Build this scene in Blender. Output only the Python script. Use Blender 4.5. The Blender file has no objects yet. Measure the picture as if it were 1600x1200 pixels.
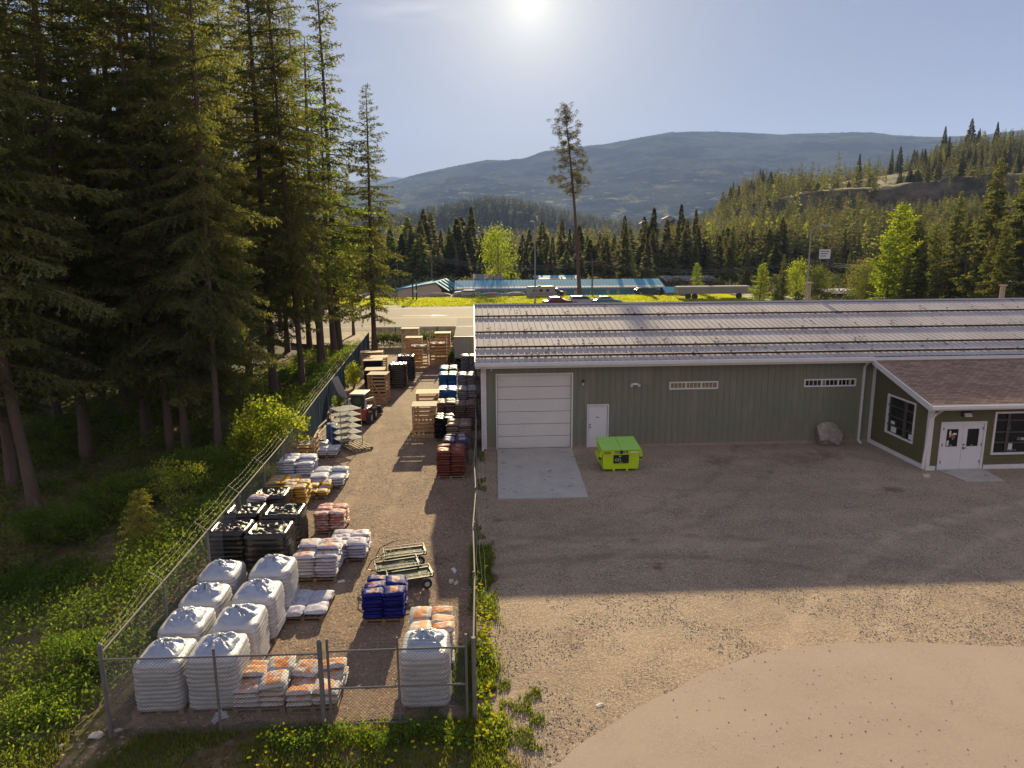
import bpy, bmesh, math, random
import numpy as np
from mathutils import Vector, Matrix, noise as mnoise
SC = bpy.context.scene
COL = SC.collection
# ------------------------------------------------------------------ camera, sky, sun, exposure
CAM_H = 9.6
F_PX, PITCH, YAW, ROLL = 1109.0, math.radians(11.2), math.radians(3.0), math.radians(-0.4)
_f = Vector((math.sin(YAW)*math.cos(PITCH), math.cos(YAW)*math.cos(PITCH), -math.sin(PITCH)))
_r0 = Vector((math.cos(YAW), -math.sin(YAW), 0)); _u0 = _r0.cross(_f)
_r = _r0*math.cos(ROLL)+_u0*math.sin(ROLL); _u = -_r0*math.sin(ROLL)+_u0*math.cos(ROLL)
cd = bpy.data.cameras.new('camera'); cam = bpy.data.objects.new('camera', cd); COL.objects.link(cam)
cd.sensor_width = 36; cd.lens = 36*F_PX/1600; cd.clip_end = 30000; cd.clip_start = 0.1
cam.matrix_world = Matrix(((_r.x, _u.x, -_f.x, 0), (_r.y, _u.y, -_f.y, 0), (_r.z, _u.z, -_f.z, CAM_H), (0, 0, 0, 1)))
SC.camera = cam
SUN_EL, SUN_AZ = math.radians(17.0), math.radians(4.5)
wd = bpy.data.worlds.new('World'); SC.world = wd; wd.use_nodes = True
nt = wd.node_tree; bg = nt.nodes['Background']
sky = nt.nodes.new('ShaderNodeTexSky'); sky.sky_type = 'NISHITA'; sky.sun_disc = False
sky.sun_elevation = SUN_EL; sky.sun_rotation = SUN_AZ
sky.altitude = 500; sky.air_density = 1.0; sky.dust_density = 1.2; sky.ozone_density = 2.5
# evened out daylight dome: compressed Nishita sky, tinted, plus the warm aureole of thin high haze round the sun
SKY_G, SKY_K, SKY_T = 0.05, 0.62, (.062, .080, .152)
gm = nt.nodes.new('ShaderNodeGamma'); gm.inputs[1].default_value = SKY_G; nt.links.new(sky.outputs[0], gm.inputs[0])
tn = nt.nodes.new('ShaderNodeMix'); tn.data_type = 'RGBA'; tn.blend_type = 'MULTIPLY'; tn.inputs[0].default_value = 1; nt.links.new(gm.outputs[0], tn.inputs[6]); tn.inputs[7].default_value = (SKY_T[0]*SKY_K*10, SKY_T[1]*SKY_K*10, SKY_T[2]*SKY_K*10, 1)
SUN_DIR = Vector((math.sin(SUN_AZ)*math.cos(SUN_EL), math.cos(SUN_AZ)*math.cos(SUN_EL), math.sin(SUN_EL)))
wt_ = nt.nodes.new('ShaderNodeTexCoord'); dt = nt.nodes.new('ShaderNodeVectorMath'); dt.operation = 'DOT_PRODUCT'; nt.links.new(wt_.outputs['Generated'], dt.inputs[0]); dt.inputs[1].default_value = SUN_DIR
def mth(op, a, b=None):
    m = nt.nodes.new('ShaderNodeMath'); m.operation = op
    for i, v in enumerate((a, b)):
        if v is None: continue
        if isinstance(v, (int, float)): m.inputs[i].default_value = v
        else: nt.links.new(v, m.inputs[i])
    return m.outputs[0]
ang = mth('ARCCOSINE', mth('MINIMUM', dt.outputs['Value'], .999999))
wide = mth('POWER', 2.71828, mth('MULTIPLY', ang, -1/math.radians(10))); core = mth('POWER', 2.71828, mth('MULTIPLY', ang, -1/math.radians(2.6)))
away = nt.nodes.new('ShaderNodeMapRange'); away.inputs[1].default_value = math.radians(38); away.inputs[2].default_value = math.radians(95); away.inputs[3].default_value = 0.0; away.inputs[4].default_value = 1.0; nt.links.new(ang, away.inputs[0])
cc_ = nt.nodes.new('ShaderNodeMix'); cc_.data_type = 'RGBA'; nt.links.new(away.outputs[0], cc_.inputs[0]); cc_.inputs[6].default_value = (1, 1, 1, 1); cc_.inputs[7].default_value = (3.3, 2.45, 1.6, 1)  # sky away from the sun brightened and warmed, an added fill for the shade
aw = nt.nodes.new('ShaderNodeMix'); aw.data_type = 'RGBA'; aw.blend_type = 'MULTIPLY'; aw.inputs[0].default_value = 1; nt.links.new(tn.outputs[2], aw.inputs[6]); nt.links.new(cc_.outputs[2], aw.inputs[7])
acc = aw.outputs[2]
def addglow(acc, f, col):
    m = nt.nodes.new('ShaderNodeMix'); m.data_type = 'RGBA'; m.blend_type = 'MULTIPLY'; m.inputs[0].default_value = 1; m.inputs[6].default_value = (*col, 1)
    c = nt.nodes.new('ShaderNodeCombineColor'); [nt.links.new(f, c.inputs[i]) for i in range(3)]; nt.links.new(c.outputs[0], m.inputs[7])
    a = nt.nodes.new('ShaderNodeMix'); a.data_type = 'RGBA'; a.blend_type = 'ADD'; a.inputs[0].default_value = 1; nt.links.new(acc, a.inputs[6]); nt.links.new(m.outputs[2], a.inputs[7]); return a.outputs[2]
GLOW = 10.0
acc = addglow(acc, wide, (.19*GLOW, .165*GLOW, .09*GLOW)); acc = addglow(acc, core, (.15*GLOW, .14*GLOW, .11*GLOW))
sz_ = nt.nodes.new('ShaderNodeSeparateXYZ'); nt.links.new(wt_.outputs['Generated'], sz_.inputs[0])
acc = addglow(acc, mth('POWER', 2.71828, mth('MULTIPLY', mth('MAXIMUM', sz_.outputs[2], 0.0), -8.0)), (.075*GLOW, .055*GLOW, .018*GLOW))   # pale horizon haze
# two thin wisps of cloud to the upper left
mp_ = nt.nodes.new('ShaderNodeMapping'); mp_.inputs['Scale'].default_value = (7, 7, 34); nt.links.new(wt_.outputs['Generated'], mp_.inputs[0])
cn = nt.nodes.new('ShaderNodeTexNoise'); cn.inputs['Scale'].default_value = 2.2; cn.inputs['Detail'].default_value = 6; nt.links.new(mp_.outputs[0], cn.inputs['Vector'])
mr = nt.nodes.new('ShaderNodeMapRange'); mr.inputs[1].default_value = .40; mr.inputs[2].default_value = .75; nt.links.new(cn.outputs[0], mr.inputs[0])
def wisp(px, py, wx, wz):
    d = (_f+_r*((px-800)/F_PX)-_u*((py-600)/F_PX)).normalized(); s_ = nt.nodes.new('ShaderNodeVectorMath'); s_.operation = 'SUBTRACT'; nt.links.new(wt_.outputs['Generated'], s_.inputs[0]); s_.inputs[1].default_value = d
    m2 = nt.nodes.new('ShaderNodeVectorMath'); m2.operation = 'MULTIPLY'; nt.links.new(s_.outputs[0], m2.inputs[0]); m2.inputs[1].default_value = (1/wx, .0, 1/wz)
    l = nt.nodes.new('ShaderNodeVectorMath'); l.operation = 'LENGTH'; nt.links.new(m2.outputs[0], l.inputs[0]); q = nt.nodes.new('ShaderNodeMapRange'); q.inputs[1].default_value = 1; q.inputs[2].default_value = 0; nt.links.new(l.outputs['Value'], q.inputs[0]); return q.outputs[0]
cl = mth('MULTIPLY', mr.outputs[0], mth('MAXIMUM', wisp(640, 16, .10, .018), mth('MULTIPLY', wisp(565, 106, .05, .010), .45)))
acc = addglow(acc, cl, (.85, .70, .55))
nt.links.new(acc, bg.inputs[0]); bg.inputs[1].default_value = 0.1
sl = bpy.data.lights.new('sun', 'SUN'); sl.energy = 4.2; sl.angle = math.radians(0.5); sl.color = (1.0, 0.82, 0.50)
so = bpy.data.objects.new('sun', sl); COL.objects.link(so)
SUN_DIR = Vector((math.sin(SUN_AZ)*math.cos(SUN_EL), math.cos(SUN_AZ)*math.cos(SUN_EL), math.sin(SUN_EL)))
so.rotation_euler = SUN_DIR.to_track_quat('Z', 'Y').to_euler()
so.location = SUN_DIR*200
SC.view_settings.view_transform = 'Standard'; SC.view_settings.look = 'None'
SC.view_settings.exposure = 1.96; SC.view_settings.gamma = 1.0
SC.render.engine = 'CYCLES'
cy = SC.cycles; cy.max_bounces = 8; cy.diffuse_bounces = 6; cy.glossy_bounces = 3; cy.transmission_bounces = 4
cy.transparent_max_bounces = 8; cy.volume_bounces = 1; cy.use_denoising = True
try: cy.denoiser = 'OPENIMAGEDENOISE'
except Exception: pass
cy.sample_clamp_indirect = 6; cy.caustics_reflective = False; cy.caustics_refractive = False

# ------------------------------------------------------------------ helpers
def ray(px, py): return _f+_r*((px-800)/F_PX)-_u*((py-600)/F_PX)
def G(px, py, z=0.0):
    d = ray(px, py); t = (z-CAM_H)/d.z; return Vector((0, 0, CAM_H))+d*t
def AT(px, py, Y):
    d = ray(px, py); t = Y/d.y; return Vector((0, 0, CAM_H))+d*t

def tag(o, label=None, cat=None, group=None, kind=None):
    if label: o['label'] = label
    if cat: o['category'] = cat
    if group: o['group'] = group
    if kind: o['kind'] = kind
    return o
def thing(name, label, cat, loc=(0, 0, 0), rz=0.0, group=None):
    o = bpy.data.objects.new(name, None); COL.objects.link(o)
    o.location = loc; o.rotation_euler = (0, 0, rz); o.empty_display_size = 0.2
    return tag(o, label, cat, group)
_kids = {}
def link(name, me, parent=None, loc=None, rz=0.0):
    o = bpy.data.objects.new(name, me); COL.objects.link(o)
    if parent is not None: o.parent = parent; _kids.setdefault(parent.name, []).append(o)
    if loc is not None: o.location = loc
    if rz: o.rotation_euler = (0, 0, rz)
    return o
def dup(root, loc, rz=0.0, label=None, cat=None, group=None, sc=None):
    r = root.copy(); COL.objects.link(r); r.location = loc; r.rotation_euler = (0, 0, rz)
    tag(r, label, cat, group)
    if sc: r.scale = sc if hasattr(sc, '__len__') else (sc, sc, sc)
    for ch in _kids.get(root.name, []):
        c = ch.copy(); COL.objects.link(c); c.parent = r; _kids.setdefault(r.name, []).append(c)
        for g2 in _kids.get(ch.name, []):
            d = g2.copy(); COL.objects.link(d); d.parent = c; _kids.setdefault(c.name, []).append(d)
    return r
def fastmesh(name, V, Fq, mats, smooth=False, mi=None):
    """numpy verts (n,3) and faces (m,k) with constant k"""
    me = bpy.data.meshes.new(name); V = np.asarray(V, np.float32); Fq = np.asarray(Fq, np.int32)
    k = Fq.shape[1]; m = len(Fq)
    me.vertices.add(len(V)); me.vertices.foreach_set('co', V.ravel())
    me.loops.add(m*k); me.loops.foreach_set('vertex_index', Fq.ravel())
    me.polygons.add(m); me.polygons.foreach_set('loop_start', np.arange(0, m*k, k, dtype=np.int32))
    me.polygons.foreach_set('loop_total', np.full(m, k, np.int32))
    if smooth: me.polygons.foreach_set('use_smooth', np.ones(m, bool))
    if mi is not None: me.polygons.foreach_set('material_index', np.asarray(mi, np.int32))
    for mt in mats: me.materials.append(mt)
    me.update(calc_edges=True); me.validate()
    return me
class MB:
    def __init__(s): s.v = []; s.f = []; s.m = []
    def add(s, vs, fs, mi=0):
        b = len(s.v); s.v += [tuple(v) for v in vs]; s.f += [tuple(b+i for i in f) for f in fs]; s.m += [mi]*len(fs); return s
    def box(s, x0, x1, y0, y1, z0, z1, mi=0):
        return s.add([(x0,y0,z0),(x1,y0,z0),(x1,y1,z0),(x0,y1,z0),(x0,y0,z1),(x1,y0,z1),(x1,y1,z1),(x0,y1,z1)],
              [(0,3,2,1),(4,5,6,7),(0,1,5,4),(1,2,6,5),(2,3,7,6),(3,0,4,7)], mi)
    def hexa(s, p, mi=0):   # 8 points, bottom 4 then top 4
        return s.add(p, [(0,3,2,1),(4,5,6,7),(0,1,5,4),(1,2,6,5),(2,3,7,6),(3,0,4,7)], mi)
    def bar(s, p0, p1, w, h, mi=0, up=(0, 0, 1)):
        p0 = Vector(p0); p1 = Vector(p1); d = (p1-p0).normalized(); up = Vector(up)
        if abs(d.dot(up)) > .99: up = Vector((0, 1, 0))
        a = d.cross(up).normalized()*w/2; b = a.cross(d).normalized()*h/2
        return s.hexa([p0-a-b, p0+a-b, p1+a-b, p1-a-b, p0-a+b, p0+a+b, p1+a+b, p1-a+b], mi)
    def tube(s, p0, p1, r0, r1=None, n=8, mi=0, cap=True):
        p0 = Vector(p0); p1 = Vector(p1); r1 = r0 if r1 is None else r1
        d = (p1-p0).normalized(); up = Vector((0, 0, 1)) if abs(d.z) < .95 else Vector((1, 0, 0))
        a = d.cross(up).normalized(); b = d.cross(a)
        vs = []
        for p, r in ((p0, r0), (p1, r1)):
            for i in range(n):
                t = 2*math.pi*i/n; vs.append(p+a*math.cos(t)*r+b*math.sin(t)*r)
        fs = [(i, (i+1) % n, n+(i+1) % n, n+i) for i in range(n)]
        if cap: fs += [tuple(range(n-1, -1, -1)), tuple(range(n, 2*n))]
        return s.add(vs, fs, mi)
    def path(s, pts, r, n=6, mi=0):
        for a, b in zip(pts[:-1], pts[1:]): s.tube(a, b, r, None, n, mi)
        return s
    def prism(s, poly, y0, y1, mi=0, axis='y'):
        n = len(poly)
        if axis == 'y': vs = [(x, y0, z) for x, z in poly]+[(x, y1, z) for x, z in poly]
        elif axis == 'x': vs = [(y0, x, z) for x, z in poly]+[(y1, x, z) for x, z in poly]
        else: vs = [(x, z, y0) for x, z in poly]+[(x, z, y1) for x, z in poly]
        return s.add(vs, [tuple(range(n)), tuple(range(2*n-1, n-1, -1))]+[(i, i+n, (i+1) % n+n, (i+1) % n) for i in range(n)], mi)
    def grid(s, fn, nu, nv, mi=0, wrap=False):
        vs = [fn(i/(nu if wrap else nu-1), j/(nv-1)) for j in range(nv) for i in range(nu)]
        fs = []
        for j in range(nv-1):
            for i in range(nu if wrap else nu-1):
                i2 = (i+1) % nu; fs.append((j*nu+i, j*nu+i2, (j+1)*nu+i2, (j+1)*nu+i))
        return s.add(vs, fs, mi)
    def mesh(s, name, mats, smooth=False):
        me = bpy.data.meshes.new(name); me.from_pydata(s.v, [], s.f)
        mats = mats if isinstance(mats, (list, tuple)) else [mats]
        for m in mats: me.materials.append(m)
        me.polygons.foreach_set('material_index', s.m)
        bm = bmesh.new(); bm.from_mesh(me); bmesh.ops.recalc_face_normals(bm, faces=bm.faces); bm.to_mesh(me); bm.free()
        if smooth: me.polygons.foreach_set('use_smooth', [True]*len(me.polygons))
        me.update(); return me
    def build(s, name, mats, parent=None, loc=None, rz=0.0, smooth=False, bevel=0):
        o = link(name, s.mesh(name, mats, smooth), parent, loc, rz)
        if bevel:
            b = o.modifiers.new('bevel', 'BEVEL'); b.width = bevel; b.segments = 2; b.limit_method = 'ANGLE'
        return o

# ------------------------------------------------------------------ materials
def nd(nt, t, **kw):
    n = nt.nodes.new(t)
    for k, v in kw.items():
        if k in n.inputs: n.inputs[k].default_value = v
        else: setattr(n, k, v)
    return n
def rgba(c): return (c[0], c[1], c[2], 1.0)
def mixc(nt, fac, a, b, bt='MIX'):
    m = nt.nodes.new('ShaderNodeMix'); m.data_type = 'RGBA'; m.blend_type = bt
    for s, v in ((m.inputs[0], fac), (m.inputs[6], a), (m.inputs[7], b)):
        if hasattr(v, 'links') or isinstance(v, bpy.types.NodeSocket): nt.links.new(v, s)
        elif isinstance(v, (int, float)): s.default_value = v
        else: s.default_value = rgba(v)
    return m.outputs[2]
def ramp(nt, src, lo, hi, a=0.0, b=1.0):
    m = nt.nodes.new('ShaderNodeMapRange'); m.inputs[1].default_value = lo; m.inputs[2].default_value = hi
    m.inputs[3].default_value = a; m.inputs[4].default_value = b; nt.links.new(src, m.inputs[0]); return m.outputs[0]
def noise(nt, co, scale, detail=4, rough=.55):
    n = nd(nt, 'ShaderNodeTexNoise', Scale=scale, Detail=detail, Roughness=rough); nt.links.new(co, n.inputs['Vector']); return n.outputs[0]
def M(name, c, c2=None, scale=3.0, rough=.8, bump=0.0, bscale=40.0, metal=0.0, c3=None, s3=20.0, t3=(.6, .7), spec=.5,
      coord='Object', stretch=None, lo=.35, hi=.65, bdist=.02):
    m = bpy.data.materials.new(name); m.use_nodes = True; nt = m.node_tree
    b = nt.nodes['Principled BSDF']; b.inputs['Roughness'].default_value = rough; b.inputs['Metallic'].default_value = metal
    b.inputs['Specular IOR Level'].default_value = spec
    tc = nt.nodes.new('ShaderNodeTexCoord'); co = tc.outputs[coord]
    if stretch:
        mp = nd(nt, 'ShaderNodeMapping'); mp.inputs['Scale'].default_value = stretch; nt.links.new(co, mp.inputs[0]); co = mp.outputs[0]
    out = None
    if c2:
        f = ramp(nt, noise(nt, co, scale), lo, hi); out = mixc(nt, f, c, c2)
        fine = noise(nt, co, scale*9, 3)
        out = mixc(nt, .35, out, mixc(nt, ramp(nt, fine, .3, .7), c, c2))
    if c3:
        f = ramp(nt, noise(nt, co, s3), t3[0], t3[1]); out = mixc(nt, f, out if out is not None else c, c3)
    if out is not None: nt.links.new(out, b.inputs['Base Color'])
    else: b.inputs['Base Color'].default_value = rgba(c)
    if bump:
        bn = nd(nt, 'ShaderNodeBump', Strength=bump, Distance=bdist); nt.links.new(noise(nt, co, bscale, 5), bn.inputs['Height'])
        nt.links.new(bn.outputs[0], b.inputs['Normal'])
    return m
def leafmat(name, c, c2, trans=.45, tcol=None, rough=.6, hue_obj=.25):
    m = bpy.data.materials.new(name); m.use_nodes = True; nt = m.node_tree
    b = nt.nodes['Principled BSDF']; b.inputs['Roughness'].default_value = .8; b.inputs['Specular IOR Level'].default_value = .06
    gi = nt.nodes.new('ShaderNodeNewGeometry'); oi = nt.nodes.new('ShaderNodeObjectInfo')
    tc = nt.nodes.new('ShaderNodeTexCoord')
    n1 = ramp(nt, noise(nt, tc.outputs['Object'], .6, 3), .35, .65)
    a = nt.nodes.new('ShaderNodeMath'); a.operation = 'MULTIPLY_ADD'; a.inputs[1].default_value = .5; nt.links.new(gi.outputs['Random Per Island'], a.inputs[0])
    mm = nt.nodes.new('ShaderNodeMath'); mm.operation = 'MULTIPLY'; mm.inputs[1].default_value = .5; nt.links.new(n1, mm.inputs[0]); nt.links.new(mm.outputs[0], a.inputs[2])
    col = mixc(nt, a.outputs[0], c, c2)
    v = ramp(nt, oi.outputs['Random'], 0, 1, 1-hue_obj, 1+hue_obj)
    hs = nd(nt, 'ShaderNodeHueSaturation'); nt.links.new(col, hs.inputs['Color']); nt.links.new(v, hs.inputs['Value'])
    h2 = ramp(nt, oi.outputs['Random'], 0, 1, .51, .485); nt.links.new(h2, hs.inputs['Hue'])
    nt.links.new(hs.outputs[0], b.inputs['Base Color'])
    tr = nt.nodes.new('ShaderNodeBsdfTranslucent')
    tcx = mixc(nt, 1.0, hs.outputs[0], tcol or (1.5, 1.5, .6), 'MULTIPLY'); nt.links.new(tcx, tr.inputs[0])
    mx = nt.nodes.new('ShaderNodeMixShader'); mx.inputs[0].default_value = trans
    nt.links.new(b.outputs[0], mx.inputs[1]); nt.links.new(tr.outputs[0], mx.inputs[2])
    nt.links.new(mx.outputs[0], nt.nodes['Material Output'].inputs[0]); return m
def smooth01(x): x = np.clip(x, 0, 1); return x*x*(3-2*x)
_nrng = np.random.default_rng(5); _NT = _nrng.random((64, 64, 64)).astype(np.float32)
def vnoise(x, y, z=0.0, oct=4):
    """tiling value noise, numpy arrays, about 0..1"""
    x = np.asarray(x, float); y = np.asarray(y, float); z = np.asarray(z, float)+x*0; out = 0; amp = .5; tot = 0
    for o in range(oct):
        xi = np.floor(x).astype(int); yi = np.floor(y).astype(int); zi = np.floor(z).astype(int)
        fx = smooth01(x-xi); fy = smooth01(y-yi); fz = smooth01(z-zi)
        def c(a, b, d): return _NT[(xi+a) % 64, (yi+b) % 64, (zi+d) % 64]
        v = ((c(0,0,0)*(1-fx)+c(1,0,0)*fx)*(1-fy)+(c(0,1,0)*(1-fx)+c(1,1,0)*fx)*fy)*(1-fz)+((c(0,0,1)*(1-fx)+c(1,0,1)*fx)*(1-fy)+(c(0,1,1)*(1-fx)+c(1,1,1)*fx)*fy)*fz
        out = out+v*amp; tot += amp; amp *= .5; x = x*2.03+17.1; y = y*2.03+5.3; z = z*2.03+3.7
    return out/tot
# ------------------------------------------------------------------ terrain
def px_az(px): return math.degrees(YAW)+math.degrees(math.atan((px-800)/(F_PX*math.cos(math.radians(5)))))
def skyz(px, py, D):      # height above 0 of a skyline pixel seen at distance D
    return AT(px, py, 1.0*D*math.cos(math.radians(px_az(px)))).z
HILL = [(1040, 352), (1085, 335), (1120, 318), (1180, 303), (1250, 298), (1340, 282), (1400, 272), (1440, 256), (1500, 243), (1600, 236), (1800, 220), (2200, 210)]
HILL_AZ = [px_az(p) for p, q in HILL]; HILL_Z = [skyz(p, q, 560) for p, q in HILL]
BENCH = [(1040, 352), (1120, 335), (1180, 312), (1250, 303), (1340, 292), (1400, 283), (1500, 273), (1600, 262), (1800, 240), (2200, 230)]
BEN_Z = [skyz(p, q, 400) for p, q in BENCH]; BEN_AZ = [px_az(p) for p, q in BENCH]
def terr(x, y):
    x = np.asarray(x, float); y = np.asarray(y, float)
    r = np.hypot(x, y)+1e-6; az = np.degrees(np.arctan2(x, y))
    z = np.zeros_like(r)
    # bank down into the woods on the left
    edge = np.interp(y, [0, 13, 37, 66, 80], [-7.9, -7.9, -8.9, -10.3, -10.6])
    d = (edge-x); z = z-1.0*smooth01(d/7.0)*smooth01((75-y)/12)*smooth01((y+30)/20)
    rough_ = smooth01((d-.3)/2)*smooth01((70-y)/6)
    z = z+rough_*(vnoise(x*.35+40, y*.35, 0, 3)-.5)*.8
    # grassy mound between the road and the storage sheds
    z = z+0.15*smooth01((y-113)/8)*smooth01((136-y)/10)*smooth01((x+32)/10)*(.6+.8*vnoise(x*.05, y*.05, 1, 3))
    # the hill on the right: lower slope, bench, upper slope
    bz = np.interp(az, BEN_AZ, BEN_Z, left=0, right=BEN_Z[-1]); hz = np.interp(az, HILL_AZ, HILL_Z, left=0, right=HILL_Z[-1])
    on = smooth01((az-15.5)/5.0)
    n = vnoise(x*.012, y*.012, 2, 5)-.5
    h = bz*(.42*smooth01((r-215)/120)+.58*smooth01((r-358)/34)) + (hz-bz)*smooth01((r-430)/120) + n*9*smooth01((r-230)/100)+(vnoise(x*.05, y*.05, 5, 4)-.5)*9*smooth01((r-335)/20)*smooth01((410-r)/15)
    z = z+on*h
    # low wooded hill in the middle distance
    mid = 50*np.exp(-((az-1.5)/7.0)**2)*smooth01((r-1000)/260)*(1-smooth01((r-1500)/500)) + 30*smooth01((r-900)/500)*(.5+vnoise(x*.002, y*.002, 3, 3))*(r < 4200)
    z = z+mid*(1-on*(r < 900))
    z = z+smooth01((r-300)/400)*(vnoise(x*.01, y*.01, 4, 4)-.5)*10
    return z
def tz(x, y): return float(terr(x, y))
az_ = np.radians(np.concatenate([np.linspace(-180, -62, 25)[:-1], np.linspace(-62, 62, 280), np.linspace(62, 180, 25)[1:-1]]))
r_ = np.concatenate([np.arange(0.5, 80, 1.1), np.geomspace(81, 9000, 170)])
A, Rr = np.meshgrid(az_, r_); X = Rr*np.sin(A); Yy = Rr*np.cos(A); Z = terr(X, Yy)
nA = len(az_); nR = len(r_)
ii, jj = np.meshgrid(np.arange(nA), np.arange(nR-1)); i2 = (ii+1) % nA
Fg = np.stack([jj*nA+ii, jj*nA+i2, (jj+1)*nA+i2, (jj+1)*nA+ii], -1).reshape(-1, 4)[:, ::-1]
GROUND = M('soil_and_litter', (.085, .062, .036), (.05, .055, .02), scale=.35, rough=.95, bump=.6, bscale=6, c3=(.16, .12, .08), s3=2.2, t3=(.55, .7), bdist=.08)
def hillmat():
    m = bpy.data.materials.new('ground_sheet'); m.use_nodes = True; nt = m.node_tree; b = nt.nodes['Principled BSDF']
    b.inputs['Roughness'].default_value = .95; b.inputs['Specular IOR Level'].default_value = .15
    g = nt.nodes.new('ShaderNodeNewGeometry'); P = g.outputs['Position']
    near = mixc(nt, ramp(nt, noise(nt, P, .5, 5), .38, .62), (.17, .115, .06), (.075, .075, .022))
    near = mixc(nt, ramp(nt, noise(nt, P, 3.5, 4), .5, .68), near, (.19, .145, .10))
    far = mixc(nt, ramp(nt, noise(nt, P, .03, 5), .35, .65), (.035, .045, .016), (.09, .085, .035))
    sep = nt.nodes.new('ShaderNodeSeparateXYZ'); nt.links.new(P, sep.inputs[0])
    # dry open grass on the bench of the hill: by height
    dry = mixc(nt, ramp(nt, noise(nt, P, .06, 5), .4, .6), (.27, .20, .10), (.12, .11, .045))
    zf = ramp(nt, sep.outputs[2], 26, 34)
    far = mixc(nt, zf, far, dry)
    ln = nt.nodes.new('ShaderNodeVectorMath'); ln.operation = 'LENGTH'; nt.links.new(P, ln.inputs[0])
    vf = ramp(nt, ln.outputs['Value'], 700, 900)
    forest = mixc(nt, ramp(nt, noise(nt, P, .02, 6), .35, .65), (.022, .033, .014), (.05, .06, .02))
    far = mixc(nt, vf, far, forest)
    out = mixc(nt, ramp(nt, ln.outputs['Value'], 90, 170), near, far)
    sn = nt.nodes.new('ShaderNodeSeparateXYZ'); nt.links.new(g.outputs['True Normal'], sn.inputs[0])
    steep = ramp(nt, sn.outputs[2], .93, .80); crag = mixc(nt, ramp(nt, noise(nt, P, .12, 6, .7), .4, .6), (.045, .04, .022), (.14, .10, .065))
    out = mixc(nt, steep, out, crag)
    nt.links.new(out, b.inputs['Base Color'])
    bn = nd(nt, 'ShaderNodeBump', Strength=.7, Distance=.06); nt.links.new(noise(nt, P, 9, 6, .65), bn.inputs['Height']); nt.links.new(bn.outputs[0], b.inputs['Normal'])
    return m
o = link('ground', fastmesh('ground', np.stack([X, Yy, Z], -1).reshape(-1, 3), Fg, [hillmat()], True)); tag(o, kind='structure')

# ------------------------------------------------------------------ flat sheets
def jag(poly, amp=.12, step=.35, seed=0, keep=()):
    rng = random.Random(seed); out = []
    n = len(poly)
    for i in range(n):
        a = Vector(poly[i]).to_2d() if len(poly[i]) == 3 else Vector(poly[i]); b = poly[(i+1) % n]; b = Vector(b).to_2d() if len(b) == 3 else Vector(b)
        L = (b-a).length; k = max(1, int(L/step)) if i not in keep else 1
        nrm = Vector((-(b-a).y, (b-a).x)).normalized()
        for j in range(k):
            p = a+(b-a)*j/k
            if j and i not in keep: p = p+nrm*((mnoise.noise(Vector((p.x*1.1, p.y*1.1, seed)))*1.2+rng.uniform(-.5, .5)*.5)*amp)
            out.append((p.x, p.y))
    return out
def sheet(name, poly, z, mat):
    bm = bmesh.new(); vs = [bm.verts.new((x, y, z)) for x, y in poly]; f = bm.faces.new(vs)
    if f.normal.z < 0: bmesh.ops.reverse_faces(bm, faces=[f])
    bmesh.ops.triangulate(bm, faces=bm.faces)
    me = bpy.data.meshes.new(name); bm.to_mesh(me); bm.free(); me.materials.append(mat)
    for p in me.polygons:
        if p.normal.z < 0: p.flip()
    return tag(link(name, me), kind='structure')
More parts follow.
